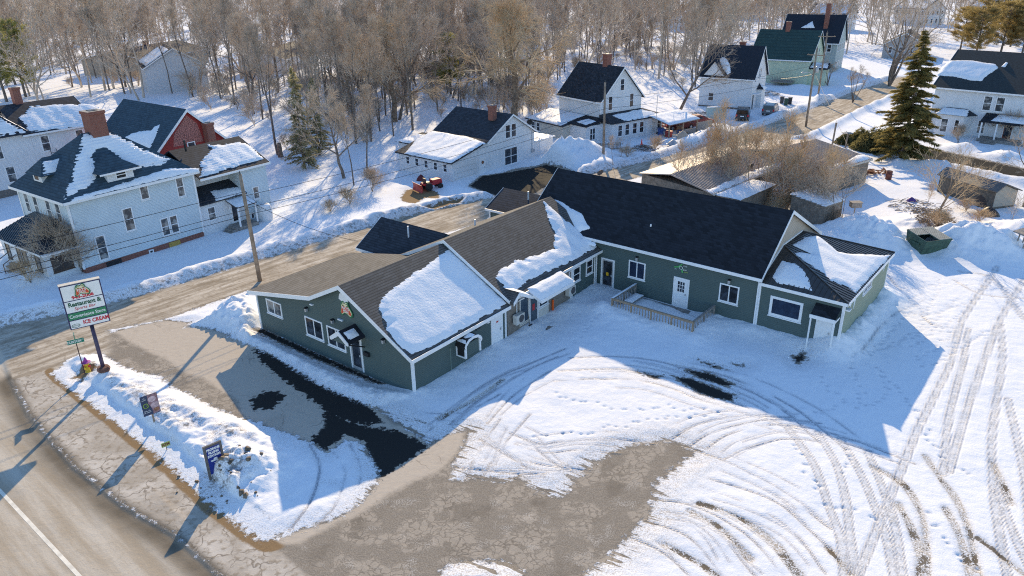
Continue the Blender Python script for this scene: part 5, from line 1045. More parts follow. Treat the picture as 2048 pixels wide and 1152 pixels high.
def simple_house(name, label, x, y, yaw, u0, v1, eave, ridge, wm, rm, wins=True, chim=None, over=.35, snow=None, seed=0):
    fr = Frame(x, y, yaw); t = house(name, label, fr); r0 = v1 / 2; k = (ridge - eave) / r0
    MB().prism_u([(0, -.5), (0, eave), (r0, ridge), (v1, eave), (v1, -.5)], u0, 0).build('wall', wm, t)
    r = gable(t, 'u', [(-over, eave - over * k), (r0, ridge), (v1 + over, eave - over * k)], u0 - over, over, rm)
    if wins:
        for a in np.arange(1.2, v1 - 1.2, 2.2):
            window(t, ('u', 0., 1), a, a + .85, eave - 2.0, eave - .5, 'hung')
            if eave > 4.5: window(t, ('u', 0., 1), a, a + .85, .8, 2.3, 'hung')
        for a in np.arange(u0 + 1.2, -1.5, 2.8): window(t, ('v', 0., -1), a, a + .85, eave - 2.0, eave - .5, 'hung')
    if chim: chimney(t, r, chim[0], chim[1], ridge - .6, ridge + chim[2], .4)
    if snow:
        for sd_ in (snow if isinstance(snow, list) else [snow]):
            a0, a1, b0, b1 = sd_; p0 = (0, -over, eave - over * k + .11)
            roof_snow(r, p0, (1, 0, 0), (0, 1, k), [(a0, b0, eave + b0 * k), (a1, b0 + .4, eave + b0 * k), (a1 - .3, b1, eave + b1 * k), (a0 + .5, b1 - .2, eave + b1 * k)], .14, seed, .2, 0, .35)
    return t, fr
G1, _f = simple_house('pale_green_house', 'pale green house with dark green roof behind the white gablet house', 56.4, 141.3, 33, -11, 12.2, 4.7, 9.4, CREAM, SH_GREEN, False, (-6, 6, 1.6))
for a in (2.0, 7.0): window(G1, ('u', 0., 1), a, a + .8, 4.6, 6.2, 'hung')
MB().box(.0, 3.0, .5, 3.4, 0, 3.2).build('entry', CREAM, G1); er = MB().prism_u([(.2, 3.2), (1.95, 4.1), (3.7, 3.2), (3.7, 3.05), (.2, 3.05)], -.1, 3.3).build('entry_roof', SH_BLACK, G1)
roof_snow(er, (3.3, .2, 3.25), (1, 0, 0), (0, 1.75, .9), [(.2, .4, 3.3), (3.1, .4, 3.3), (3.0, 1.8, 4.0), (.4, 1.8, 4.0)], .12, 5, .16, 0, .2)
dk = MB().box(-6, -2.2, -3.0, -.1, .7, .85); dk.build('side_deck', WOODG, G1); mb = MB()
for u in np.arange(-6, -2.1, .3): mb.box(u, u + .08, -3.0, -2.95, .85, 1.8)
mb.build('deck_railing', WOODG, G1)
G2, _f = simple_house('grey_green_house', 'grey-green house with navy roof and a tall thin brick chimney', 68.3, 158.0, 33, -11.5, 9.4, 6.2, 11.2, GSID, plain('navy_shingle', (.014, .02, .032)), True, None)
chimney(G2, G2, -3.2, 2.6, 8.2, 13.6, .42); roof_snow(G2, (0, -.35, 6.2), (1, 0, 0), (0, 1, 1.06), [(-8, 2.2, 8.6), (-5.4, 2.2, 8.6), (-6.2, 3.3, 9.8)], .2, 7, .16, 0, .2)
def right_house():
    fr = Frame(*G(1830, 280)[:2], 46.5); fr = Frame(56.5, 98.0, 46.5)
    t = house('bay_window_house', 'large white house with dark roof, bay window and a rectangular snow patch on the roof', fr)
    MB().prism_u([(0, -.5), (0, 6.1), (7.2, 10.0), (14, 6.1), (14, -.5)], -.2, 24).build('wall', WSID, t)
    r = gable(t, 'u', [(-.4, 5.9), (7.2, 10.05), (14.4, 5.9)], -.6, 24.5, plain('dark_slate_roof', (.028, .035, .036), .8, .4, 5))
    k = 4.15 / 7.6; p0 = (0, -.4, 6.01); o = fr.plane([(1874, 150), (1885, 135), (1900, 121), (1945, 121), (1990, 129), (1996, 136), (1975, 150), (1962, 162), (1940, 160), (1905, 152)], p0, (0, -k, 1)); roof_snow(r, p0, (1, 0, 0), (0, 1, k), o, .2, 101, .16, 0, .15)
    o = fr.plane([(2003, 133), (2012, 124), (2016, 126), (2010, 134)], p0, (0, -k, 1)); roof_snow(r, p0, (1, 0, 0), (0, 1, k), o, .16, 102, .1, 0, .05)
    c = chimney(t, r, 9.4, 6.8, 9.0, 11.2, .65); roof_snow(r, (9.4, 5.8, 9.4), (1, 0, 0), (0, 1, k), [(8.6, 5.6, 9.3), (10.2, 5.6, 9.3), (10.2, 6.15, 9.6), (8.6, 6.15, 9.6)], .14, 103, .1, 0, .05)
    s = ('v', 0., -1)
    for a in (5.6, 7.0): window(t, s, a, a + 1.05, 3.6, 5.5, 'hung', gm=GLASSB, fw=.12)
    by = MB().prism_z([(.6, 0), (1.3, -1.5), (4.3, -1.5), (5.0, 0)], -.3, 2.9).build('bay', WSID, t)
    ring = [(.2, 0), (1.0, -1.8), (4.6, -1.8), (5.4, 0)]
    br = MB().add([(a, b, 2.91) for a, b in ring] + [(1.6, 0, 3.6), (4.0, 0, 3.6)], [(0, 3, 2, 1), (0, 1, 4), (1, 2, 5, 4), (2, 3, 5), (0, 4, 5, 3)]).build('bay_roof', SH_DARK, t)
    roof_snow(br, (1.0, -1.8, 2.95), (1, 0, 0), (0, 1.8, .66), [(1.0, -1.75, 2.95), (4.6, -1.75, 2.95), (4.2, -.2, 3.5), (1.4, -.2, 3.5)], .14, 104, .14, 0, .05)
    b2 = ('v', -1.5, -1); window(t, b2, 1.7, 2.6, .6, 2.4, 'hung', gm=GLASSB); window(t, b2, 3.3, 3.9, .6, 2.4, 'hung'); window(t, s, 5.6, 6.5, .7, 2.4, 'hung', gm=GLASSB)
    # porch
    pr = MB().add([(6.3, -2.0, 2.7), (11.5, -2.0, 2.7), (11.5, 0, 3.4), (6.3, 0, 3.4), (6.3, -2.0, 2.5), (11.5, -2.0, 2.5), (11.5, 0, 3.2), (6.3, 0, 3.2)], [(0, 1, 2, 3), (4, 7, 6, 5), (0, 4, 5, 1), (1, 5, 6, 2), (2, 6, 7, 3), (3, 7, 4, 0)]).build('porch_roof', SH_BLACK, t)
    roof_snow(pr, (6.3, -2, 2.71), (1, 0, 0), (0, 2, .7), [(7.4, -1.8, 2.8), (11.3, -1.8, 2.8), (11.3, -.2, 3.3), (7.8, -.2, 3.3)], .14, 105, .14, 0, .12)
    mb = MB()
    for u in (6.5, 8.2, 11.3): mb.box(u - .08, u + .08, -1.9, -1.74, .5, 2.5)
    mb.each('porch_post', WHITE, t); MB().box(6.3, 11.5, -1.95, -.01, .0, .5).build('porch_floor', WOODG, t); door(t, s, 8.6, 9.5, .5, 2.5, glassy=True, dm=BRICK)
    st = MB()
    for i in range(4): st.box(7.0, 8.6, -1.96 - .3 * (i + 1), -1.96 - .3 * i, 0, .5 - .12 * i)
    st.build('step', WOODG, t)
right_house()
def motel_sheds():
    """brown low buildings behind the hall"""
    RT = plain('ribbed_tan_metal', (.40, .33, .285), .6, .15, 1.5); BRW = plain('brown_boards', (.20, .165, .13), .85, .3, 3)
    def ribs(mb, P00, P10, P11, P01, n):
        for i in range(n + 1):
            f_ = i / n; a = P00 + (P10 - P00) * f_; b = P01 + (P11 - P01) * f_; d = (b - a) / 2; q = (P10 - P00) / np.linalg.norm(P10 - P00) * .025
            mb.obox((a + b) / 2 + np.array([0, 0, .03]), d, q, (0, 0, .03))
    def lowroof(name, label, near, right, left, far, zn, zl, back, n, cat='outbuilding'):
        P = [np.array([*near, zn]), np.array([*right, zn]), np.array([*far, zl]), np.array([*left, zl])]
        o = thing(name, label, cat, *near, 0); org = np.array([*near, 0]); Q = [p - org for p in P]
        bk = (Q[3] - Q[0]); bk = np.array([bk[0], bk[1], 0]) * back; B1, B2 = Q[3] + bk + np.array([0, 0, zn - zl]), Q[2] + bk + np.array([0, 0, zn - zl])
        up = np.array([0, 0, .1]); mb = MB().prism([Q[0], Q[1], Q[2], Q[3]], [q - up for q in Q]); mb.prism([Q[3], Q[2], B2, B1], [q - up for q in (Q[3], Q[2], B2, B1)])
        r = mb.build('roof', RT, o); rb = MB(); ribs(rb, Q[0], Q[1], Q[2], Q[3], n); rb.build('roof_rib', RT, r)
        c = (Q[0] + Q[1] + B1 + B2) / 4; ins = lambda p: np.array([*(c[:2] + (p[:2] - c[:2]) * .96), 0])
        w0, w1, w2, w3 = ins(Q[0]), ins(Q[1]), ins(B2), ins(B1); MB().prism([w0, w1, w2, w3], [p + np.array([0, 0, zn - .1]) for p in (w0, w1, w2, w3)]).build('wall', BRW, o)
        e = Q[1] - Q[0]; e = e / np.linalg.norm(e); q = np.array([-e[1], e[0], 0]); T = MB().obox((Q[0] + Q[1]) / 2 - q * .03 - np.array([0, 0, .07]), (Q[1] - Q[0]) / 2, q * .02, (0, 0, .09)); T.build('trim', plain('cream_trim', (.5, .46, .4), .7), o)
        return o, r, Q
    o, r, Q = lowroof('garage', 'brown garage with ribbed tan metal roof beside the spruce', (31.25, 69.2), (37.3, 73.6), (27.2, 74.4), (33.3, 78.8), 2.6, 3.6, .9, 24, 'garage')
    e2 = Q[3] - Q[0]; roof_snow(r, Q[0] + np.array([0, 0, .02]), Q[1] - Q[0], e2, [Q[0] + .02 * e2, Q[1] + .02 * e2, Q[1] + .22 * e2, Q[0] + (Q[1] - Q[0]) * .5 + .14 * e2, Q[0] + .12 * e2], .16, 111, .16, .02, .2)
    A_ = np.array([37.3, 73.6]) - np.array([31.25, 69.2]); L = np.hypot(*A_); A_ /= L
    o, r, Q = lowroof('motel_row', 'long low tan building with ribbed metal roof and snowy eaves, behind bare saplings', (18.2, 63.0), (28.7, 73.6), (15.2, 67.3), (25.7, 77.9), 2.3, 3.05, .8, 46)
    e2 = Q[3] - Q[0]; roof_snow(r, Q[0] + np.array([0, 0, .02]), Q[1] - Q[0], e2, [Q[0], Q[1], Q[1] + .14 * e2, Q[0] + (Q[1] - Q[0]) * .5 + .2 * e2, Q[0] + .16 * e2], .14, 112, .16, .02, .3)
    B = Q[1] - Q[0]; b_ = B / np.linalg.norm(B); pn = np.array([b_[1], -b_[0], 0])
    P0 = Q[0] + B * .02; po = [P0, P0 + B * .45, P0 + B * .45 + pn * 2.4, P0 + pn * 2.4]; po = [np.array([p[0], p[1], 2.2 - .1 * (i > 1)]) for i, p in enumerate(po)]
    pr = MB().prism(po, [p - np.array([0, 0, .12]) for p in po]).build('porch_roof', BRW, o); roof_snow(pr, po[0], B, pn, po, .18, 113, .16, 0, .1)
    w0 = [np.array([*(p[:2] * 1.), 0]) for p in po]; MB().prism([w0[0] * .98 + w0[2] * .02, w0[1], w0[2] * .97 + w0[0] * .03, w0[3] * .97 + w0[1] * .03], [np.array([*(q[:2]), 2.0]) for q in (w0[0] * .98 + w0[2] * .02, w0[1], w0[2] * .97 + w0[0] * .03, w0[3] * .97 + w0[1] * .03)]).build('porch_wall', BRW, o)
    dsh = thing('satellite_dish', 'grey satellite dish on the eave of the long low tan building', 'satellite dish', *G(1500, 335, 2.6)[:2], 2.3); dish(dsh, (0, 0, .45))
    # snow-roofed shed with lattice
    P = [np.array([*p, 2.3]) for p in ((26.6, 58.9), (29.0, 60.6), (28.2, 64.8), (25.0, 62.8))]; c0 = P[0].copy(); c0[2] = 0
    s = thing('lattice_shed', 'small shed with flat snow roof and lattice side, behind the hall gable', 'shed', *c0[:2], 0); Q = [p - c0 for p in P]
    r = MB().prism(Q, [q - np.array([0, 0, .12]) for q in Q]).build('roof', WOODG, s); roof_snow(r, Q[0], Q[1] - Q[0], Q[3] - Q[0], Q, .2, 114, .14, 0, .08)
    cc = sum(Q) / 4; w_ = [np.array([*(cc[:2] + (q[:2] - cc[:2]) * .93), 0]) for q in Q]; MB().prism(w_, [q + np.array([0, 0, 2.18]) for q in w_]).build('wall', BRW, s)
    mb = MB(); a, b = w_[0], w_[1]; d = b - a; nn = np.array([d[1], -d[0], 0]); nn = nn / np.linalg.norm(nn) * .03
    for i in range(12):
        f0 = i / 12; mb.tube([a + d * f0 + nn, a + d * min(1, f0 + .35) + nn + np.array([0, 0, 1.5 if f0 < .65 else 1.5 * (1 - f0) / .35])], .02, 4); mb.tube([a + d * f0 + nn * 1.5 + np.array([0, 0, 1.5]), a + d * min(1, f0 + .35) + nn * 1.5 + np.array([0, 0, 0 if f0 < .65 else 1.5 - 1.5 * (1 - f0) / .35])], .02, 4)
    mb.build('lattice', WOOD, s)
    for p in ((1420, 400),): pass
    # dark old shed on the right
    fr = Frame(*G(1983, 418)[:2], -20)
    t = house('storage_shed', 'long grey metal-roofed storage shed standing alone in the snow', fr, 'shed')
    g0 = G(1983, 421); g1 = G(1873, 385); d = g1 - g0; L = np.hypot(d[0], d[1]); yaw = math.degrees(math.atan2(d[0], d[1])); t.location = g0; t.rotation_euler = (0, 0, -math.radians(yaw))
    MB().prism_v([(0, -.2), (0, 1.9), (.8, 2.4), (2.6, 1.7), (2.6, -.2)], 0, L).build('wall', plain('shed_boards', (.13, .115, .095), .9, .3, 4), t)
    MB().prism_v([(.0, .3), (.0, 1.85), (.8, 2.33), (2.5, 1.65), (2.5, .3)], -.03, -.002).build('end_wall', TAN, t)
    rf = MB().prism_v([(-.2, 1.85), (.8, 2.5), (2.85, 1.72), (2.85, 1.62), (.8, 2.4), (-.2, 1.75)], -.25, L + .2).build('roof', plain('grey_ribbed', (.11, .105, .10), .55, .2, 4), t)
motel_sheds()
# ------------------------------------------------------------------ houses far back, half hidden by the woods
FAR = [('grey_house', 'grey gabled house in the woods behind the red barn, snow on its roof', (300, 190), 60, -14, 11, 5.0, 8.2, plain('pale_grey_boards', (.55, .56, .58), .8, .1), SH_DARK, [(-13, -.5, .2, 5)]),
       ('tan_building', 'low tan building with wide snowy roof beyond the left pine', (170, 152), 100, -26, 16, 3.6, 5.6, TAN, SH_DARK, [(-25.5, -.4, .0, 7.6)]),
       ('grey_house', 'small pale house high at the left among bare trees', (272, 42), 50, -12, 10, 6.0, 9.0, WSID, SH_DARK, [(-11, -.5, .3, 4)]),
       ('white_house', 'long pale building with snowy roof deep in the left woods', (480, 148), 95, -22, 11, 3.2, 5.2, WSID, SH_DARK, [(-21, -.4, 0, 5.2)]),
       ('white_house', 'snow-roofed house seen through trunks above the tall white house', (1330, 60), 80, -16, 11, 4.2, 7.0, WSID, SH_DARK, [(-15.5, -.4, 0, 5.2)]),
       ('white_house', 'snow-roofed house directly behind the grey-green house', (1690, 62), 40, -13, 11, 5.4, 8.6, WSID, SH_DARK, [(-12.5, -.4, .0, 5.2)]),
       ('grey_house', 'low grey house across the road behind the large bare maple', (1762, 118), 120, -13, 9, 3.4, 6.0, plain('mid_grey_boards', (.33, .33, .33), .8, .1), SH_DARK, [(-12, -8, .3, 4)]),
       ('white_house', 'pale house between bare crowns at the top right', (1845, 52), 70, -14, 10, 5.6, 8.6, WSID, SH_DARK, [(-13.5, -.4, 0, 4.8)]),
       ('white_house', 'small pale house farthest right beyond the brick chimney', (2000, 40), 60, -13, 10, 4.6, 7.6, WSID, SH_DARK, [(-12.5, -.4, 0, 4.8)]),
       ('white_house', 'far white house above the yellow willow crown', (930, 22), 85, -22, 12, 5.0, 8.0, WSID, SH_DARK, [(-21, -.5, 0, 5.6)]),
       ('white_house', 'distant white house beside the grey thicket, left of the willow', (560, 30), 70, -18, 12, 4.4, 7.0, WSID, SH_DARK, [(-17, -.5, 0, 5.6)]),
       ('white_house', 'far snow-roofed house between woods and street, above the gablet house', (1490, 40), 62, -18, 12, 4.4, 7.2, WSID, SH_DARK, [(-17, -.5, 0, 5.6)])]
for k, (nm, lb, px, yaw, u0, v1, ez, rz, wm, rm, sn) in enumerate(FAR):
    p = G(*px); simple_house(nm, lb, p[0], p[1], yaw, u0, v1, ez, rz, wm, rm, k not in (0, 1, 3), (u0 * .5, v1 * .5, 1.0) if k % 2 else None, .4, sn, 120 + k)
# ================================================================== TREES
def bark(name, c0, c1, sc=3.):
    if name in _M: return _M[name]
    mt, n, b = _nodes(name); co = N(n, 'TexCoord').outputs['Object']
    n.links.new(mixc(n, sstep(n, .35, .65, noise(n, co, sc, 4)), c0, c1), b.inputs['Base Color']); b.inputs['Roughness'].default_value = .9; b.inputs['Specular IOR Level'].default_value = .1
    _M[name] = mt; return mt
BK_GREY = bark('grey_bark', (.13, .105, .085), (.23, .19, .16)); TW_GREY = bark('grey_brown_twigs', (.43, .335, .25), (.59, .485, .38), .5)
BK_TAN = bark('tan_bark', (.15, .11, .08), (.28, .21, .15)); TW_TAN = bark('tan_twigs', (.52, .37, .22), (.66, .50, .33), .5)
TW_RED = bark('reddish_twigs', (.42, .335, .26), (.57, .475, .38), .5); TW_DARK = bark('dark_twigs', (.30, .255, .21), (.46, .395, .335), .5)
BK_WHITE = bark('birch_bark', (.35, .32, .29), (.62, .59, .55), 2.)
def tubes(P0, P1, R0, R1, k):
    """arrays of tapered sticks -> vertices, quads"""
    P0, P1 = np.asarray(P0), np.asarray(P1); d = P1 - P0; d = d / (np.linalg.norm(d, axis=1)[:, None] + 1e-9)
    h = np.where(np.abs(d[:, 2:3]) > .9, np.array([[1., 0, 0]]), np.array([[0, 0, 1.]])); a = np.cross(d, h); a /= np.linalg.norm(a, axis=1)[:, None]; b = np.cross(d, a)
    t = np.arange(k) * 2 * np.pi / k; ring = np.cos(t)[None, :, None] * a[:, None, :] + np.sin(t)[None, :, None] * b[:, None, :]
    V = np.stack([P0[:, None] + ring * np.asarray(R0)[:, None, None], P1[:, None] + ring * np.asarray(R1)[:, None, None]], 1).reshape(-1, 3)
    base = (np.arange(len(P0)) * 2 * k)[:, None]; j = np.arange(k); jn = (j + 1) % k
    F = np.stack([base + j, base + jn, base + k + jn, base + k + j], -1).reshape(-1, 4); return V, F
def cat_vf(L):
    V, F, o = [], [], 0
    for v, f in L: V.append(v); F.append(f + o); o += len(v)
    return np.vstack(V), np.vstack(F)
def perp(rg, d):
    v = rg.normal(size=3); v -= (v @ d) * d; return v / (np.linalg.norm(v) + 1e-9)
def branch(rg, p, d, L, r0, r1, n, bend, up):
    pts = [p]; 
    for i in range(n):
        d = d + rg.normal(size=3) * bend + np.array([0, 0, up]); d /= np.linalg.norm(d); pts.append(pts[-1] + d * L / n)
    return np.array(pts), np.linspace(r0, r1, n + 1)
def at_(pts, t):
    f = t * (len(pts) - 1); i = min(int(f), len(pts) - 2); q = pts[i + 1] - pts[i]; return pts[i] + q * (f - i), q / (np.linalg.norm(q) + 1e-9)
def segs(pts, rr): return pts[:-1], pts[1:], rr[:-1], rr[1:]
def bare_tree(seed, h, r0, kind='forest', n1=11, n2=6, n3=7, n4=4, tw=.011, stems=1):
    """(trunk V,F), (crown V,F): trunk with main limbs; crown = branches and twigs"""
    rg = np.random.RandomState(seed); T, C3, C4 = [], [], []
    spec = dict(forest=(.50, .93, .55, .20, .16), spread=(.26, .80, .95, .46, .10), willow=(.22, .82, .85, .44, .02), shrub=(.1, .9, .6, .5, .1))[kind]
    lo, tl, ang, ll, upb = spec
    for s in range(stems):
        az = rg.rand() * 6.28; lean = .05 if stems == 1 else .16 + .22 * rg.rand()
        tr, rr = branch(rg, np.zeros(3), np.array([math.cos(az) * lean, math.sin(az) * lean, 1.]), h * tl * (1 if s == 0 else .75 + .25 * rg.rand()), r0 / (1 if stems == 1 else 1.4), r0 * .16, 9, .05 if kind == 'forest' else .10, .06)
        T.append((tr, rr)); m1 = max(3, n1 // stems)
        for i in range(m1):
            t = lo + (1 - lo) * (i + rg.rand() * .8) / m1; t = min(t, .99); p, d = at_(tr, t); az = i * 2.4 + rg.rand(); a = ang * (1.25 - .6 * t) + rg.normal() * .12
            o = np.array([math.cos(az), math.sin(az), 0]); dd = d * math.cos(a) + o * math.sin(a)
            L = h * ll * (1.15 - .75 * (t - lo) / (1 - lo)) * (.75 + .5 * rg.rand()); rb = max(.025, np.interp(t, np.linspace(0, 1, len(rr)), rr) * .62)
            lb, lr = branch(rg, p, dd, L, rb, rb * .25, 5, .13, upb); (T if rb > .05 else C3).append((lb, lr))
            for j in range(n2):
                t2 = .22 + .78 * (j + rg.rand()) / n2; t2 = min(t2, .99); p2, d2 = at_(lb, t2); a2 = .5 + .45 * rg.rand(); dd2 = d2 * math.cos(a2) + perp(rg, d2) * math.sin(a2)
                L2 = L * (.52 - .22 * t2) * (.7 + .6 * rg.rand()) + .35; r2 = max(.014, rb * .34)
                b2, q2 = branch(rg, p2, dd2, L2, r2, r2 * .4, 3, .16, upb if kind != 'willow' else -.02); C3.append((b2, q2))
                for k in range(n3):
                    t3 = .15 + .85 * (k + rg.rand()) / n3; t3 = min(t3, .99); p3, d3 = at_(b2, t3); a3 = .4 + .5 * rg.rand(); dd3 = d3 * math.cos(a3) + perp(rg, d3) * math.sin(a3)
                    L3 = (.35 + .45 * L2 * (1 - .5 * t3)) * (.7 + .6 * rg.rand())
                    b3, q3 = branch(rg, p3, dd3, L3, tw * 1.35, tw, 2, .16, upb if kind != 'willow' else -.12); C4.append((b3, q3))
                    for m_ in range(n4):
                        p4, d4 = at_(b3, .25 + .74 * rg.rand()); dd4 = d4 * .75 + perp(rg, d4) * .6; dd4[2] += (.12 if kind != 'willow' else -.35); dd4 /= np.linalg.norm(dd4)
                        L4 = (.28 + .4 * rg.rand()) * (1 if kind != 'willow' else 1.6); C4.append((np.array([p4, p4 + dd4 * L4]), np.array([tw, tw * .6])))
    def mk(lst, k): 
        q = [segs(*e) for e in lst]; return tubes(np.vstack([a[0] for a in q]), np.vstack([a[1] for a in q]), np.concatenate([a[2] for a in q]), np.concatenate([a[3] for a in q]), k)
    return mk(T, 7), cat_vf([mk(C3, 4), mk(C4, 3)]) if C3 else mk(C4, 3)
class Proto:
    def __init__(s, nm, tf, cf, bk, tw_): s.t = npmesh('trunk', *tf, bk, True); s.c = npmesh('crown', *cf, tw_); s.tf, s.cf = tf, cf
PROTO = {}
def proto(key, *a, bk=None, tw_=None, **k): PROTO[key] = Proto(key, *bare_tree(*a, **k), bk or BK_GREY, tw_ or TW_GREY)
for i in range(5): proto('f%d' % i, 10 + i, 15 + i * .8, .17, 'forest', tw_=[TW_GREY, TW_RED, TW_GREY, TW_DARK, TW_GREY][i], n1=15, n2=6, n3=6, n4=3, tw=.011)
for i in range(3): proto('s%d' % i, 30 + i, 13 + i, .24, 'spread', tw_=[TW_GREY, TW_DARK, TW_RED][i], n1=10, n2=8, n3=8, n4=4, tw=.012)
proto('w0', 40, 16.5, .55, 'willow', bk=BK_TAN, tw_=TW_TAN, n1=13, n2=10, n3=10, n4=6, tw=.012)
proto('w1', 41, 14, .4, 'willow', bk=BK_TAN, tw_=TW_TAN, n1=12, n2=9, n3=9, n4=5, tw=.012)
proto('m0', 43, 15, .34, 'spread', bk=BK_GREY, tw_=TW_GREY, n1=20, n2=8, n3=7, n4=3, tw=.011, stems=5)
proto('m1', 44, 11, .2, 'forest', bk=BK_GREY, tw_=TW_RED, n1=18, n2=6, n3=6, n4=3, tw=.010, stems=4)
proto('b0', 46, 19, .16, 'forest', bk=BK_WHITE, tw_=TW_RED, n1=13, n2=5, n3=6, n4=3, tw=.010)
proto('sap', 50, 6.2, .045, 'forest', bk=BK_TAN, tw_=TW_TAN, n1=11, n2=5, n3=3, n4=1, tw=.007)
proto('sap2', 51, 5.4, .04, 'spread', bk=BK_TAN, tw_=TW_GREY, n1=9, n2=5, n3=4, n4=1, tw=.007, stems=3)
proto('yard', 52, 7.0, .12, 'spread', bk=BK_TAN, tw_=TW_TAN, n1=13, n2=7, n3=4, n4=2, tw=.007, stems=3)
proto('leafless_bush', 53, 2.4, .03, 'shrub', bk=BK_GREY, tw_=TW_GREY, n1=14, n2=5, n3=4, n4=2, tw=.007, stems=7)
proto('brush', 54, 1.8, .02, 'shrub', bk=BK_TAN, tw_=TW_TAN, n1=12, n2=4, n3=4, n4=2, tw=.006, stems=6)
_tc = 0
def put(key, x, y, name, label, cat='tree', group=None, s=1., yaw=None, z=None, lean=(0, 0), sx=1.):
    P = PROTO[key]; yaw = rnd.random() * 360 if yaw is None else yaw
    o = thing(name, label, cat, x, y, (GZ(x, y) if z is None else z) - .05, yaw, group); o.scale = (s * sx, s * sx, s)
    if lean != (0, 0): o.rotation_euler = (lean[0], lean[1], -math.radians(yaw))
    for nm, me in (('trunk', P.t), ('crown', P.c)):
        c = bpy.data.objects.new(nm, me); COL.objects.link(c); c.parent = o
    return o
# --- trees one can pick out
def pp(px, py): return G(px, py)[:2]
put('w0', *pp(1030, 262), 'willow_tree', 'huge yellow-tan willow with spreading crown behind the porch house', sx=1.0, s=1.08)
put('w1', *pp(790, 245), 'willow_tree', 'broad tan-crowned willow in the woods left of the garage house roof', s=1.12)
put('w1', *pp(700, 205), 'willow_tree', 'smaller tan-crowned willow deep in the woods above the hemlock', s=1.0)
put('s0', *pp(688, 358), 'bare_tree', 'forked bare tree leaning over the snowy slope beside the blue house', s=.8, lean=(.0, -.16), yaw=20)
put('f1', *pp(735, 352), 'bare_tree', 'slim straight bare tree standing alone before the woods', s=.62)
put('f2', *pp(708, 372), 'bare_tree', 'thin sapling-sized bare tree beside the forked leaning tree', s=.5)
put('f3', *pp(556, 312), 'bare_tree', 'thick-trunked bare tree just right of the snowy ell roof', s=.85, sx=1.2)
st = thing('tree_stump', 'broken brown tree stump beside the thick bare tree', 'stump', *pp(562, 316), 0); MB().lathe([(.0, 0), (.38, 0), (.30, .5), (.28, 1.6), (.2, 1.9), (.06, 1.7), (0, 1.6)], k=9).build('trunk', BK_TAN, st, True)
put('s1', *pp(1352, 243), 'bare_tree', 'crooked bare tree with open crown behind the carport', s=1.12, lean=(-.05, -.20), yaw=200)
put('m0', *pp(1778, 172), 'maple_tree', 'big multi-stemmed bare maple at the end of the street', s=1.08)
put('b0', *pp(143, 118), 'birch_tree', 'tall pale-barked birch rising over the left woods', s=1.05)
put('m1', *pp(1705, 205), 'bare_shrub_tree', 'reddish multi-stemmed small tree beside the grey-green house', s=.55)
put('m1', *pp(1655, 172), 'bare_shrub_tree', 'dark bushy thicket against the grey-green house wall', s=.42, sx=1.5)
put('yard', *pp(1866, 462), 'bare_tree', 'many-stemmed bare small tree behind the green dumpster', s=.98)
put('s2', *pp(2046, 415), 'bare_tree', 'dark bare tree trunk at the right edge near the storage shed', s=.6)
put('sap2', *pp(2020, 455), 'bare_tree', 'small bare sapling with a drooping top near the storage shed', s=.55)
put('sap', *pp(1843, 452), 'bare_tree', 'thin crooked sapling just left of the dumpster', s=.5)
for i, (px, py, s_) in enumerate([(1240, 322, .5), (1225, 335, .5), (1340, 395, .9), (1365, 402, 1.0), (1400, 400, .85), (1435, 408, 1.15), (1470, 410, .8), (1500, 415, 1.2), (1525, 420, 1.0), (1548, 424, 1.25), (1575, 425, 1.1), (1592, 432, .9), (1610, 430, 1.15), (1630, 440, .7), (1665, 458, 1.0), (1680, 462, .95), (1415, 372, .9), (1560, 378, 1.2), (1590, 365, 1.1), (1520, 395, 1.0), (1455, 330, 1.1)]):
    put('sap' if i % 3 else 'sap2', *pp(px, py), 'bare_sapling', 'thin tan bare sapling in the row behind the black hall roof' if i not in (14, 15) else 'bare sapling carrying the wooden box beside the lattice shed', 'sapling', 'saplings behind the hall', s=s_)
for i, (px, py, s_, sx) in enumerate([(1600, 432, .8, 1.3), (1625, 445, .7, 1.3), (1570, 425, .8, 1.3), (1540, 418, .8, 1.3), (1500, 408, .7, 1.3)]):
    put('brush', *pp(px, py), 'brush_clump', 'tangled tan brush clump behind the hall roof and sheds', 'bush', 'brush behind the hall', s=s_ * 1.1, sx=sx)
rg_s = np.random.RandomState(21)
for i in range(34):
    f_ = .32 + .68 * rg_s.rand(); px, py = 1235 + 420 * f_ + rg_s.normal() * 14, 335 + 105 * f_ + rg_s.normal() * 12
    put('sap' if i % 2 else 'sap2', *pp(px, py), 'bare_sapling', 'thin tan bare sapling in the row behind the black hall roof', 'sapling', 'saplings behind the hall', s=.7 + .5 * rg_s.rand())
for i in range(5):
    f_ = rg_s.rand(); px, py = 1440 + 210 * f_ + rg_s.normal() * 12, 400 + 48 * f_ + rg_s.normal() * 10
    put('brush', *pp(px, py), 'brush_clump', 'tangled tan brush clump behind the hall roof and sheds', 'bush', 'brush behind the hall', s=.6 + .4 * rg_s.rand(), sx=1.3)
put('leafless_bush', *pp(135, 555), 'leafless_bush', 'large bare lilac-like bush against the blue house porch', 'bush', s=1.5, sx=1.1)
put('leafless_bush', *pp(165, 548), 'leafless_bush', 'smaller bare bush between the porch and the blue wall', 'bush', s=1.15)
put('brush', *pp(65, 575), 'leafless_bush', 'low bare shrub in snow before the blue house steps', 'bush', s=.8, sx=1.3)
put('leafless_bush', *pp(2010, 285), 'leafless_bush', 'wide grey bare bush beside the right porch steps', 'bush', s=1.3, sx=1.3)
put('leafless_bush', *pp(1915, 288), 'leafless_bush', 'small reddish bare bush in front of the bay window', 'bush', s=.8)
put('leafless_bush', *pp(745, 385), 'leafless_bush', 'low bare brush along the snowy slope by the slim tree', 'bush', s=.9, sx=1.2)
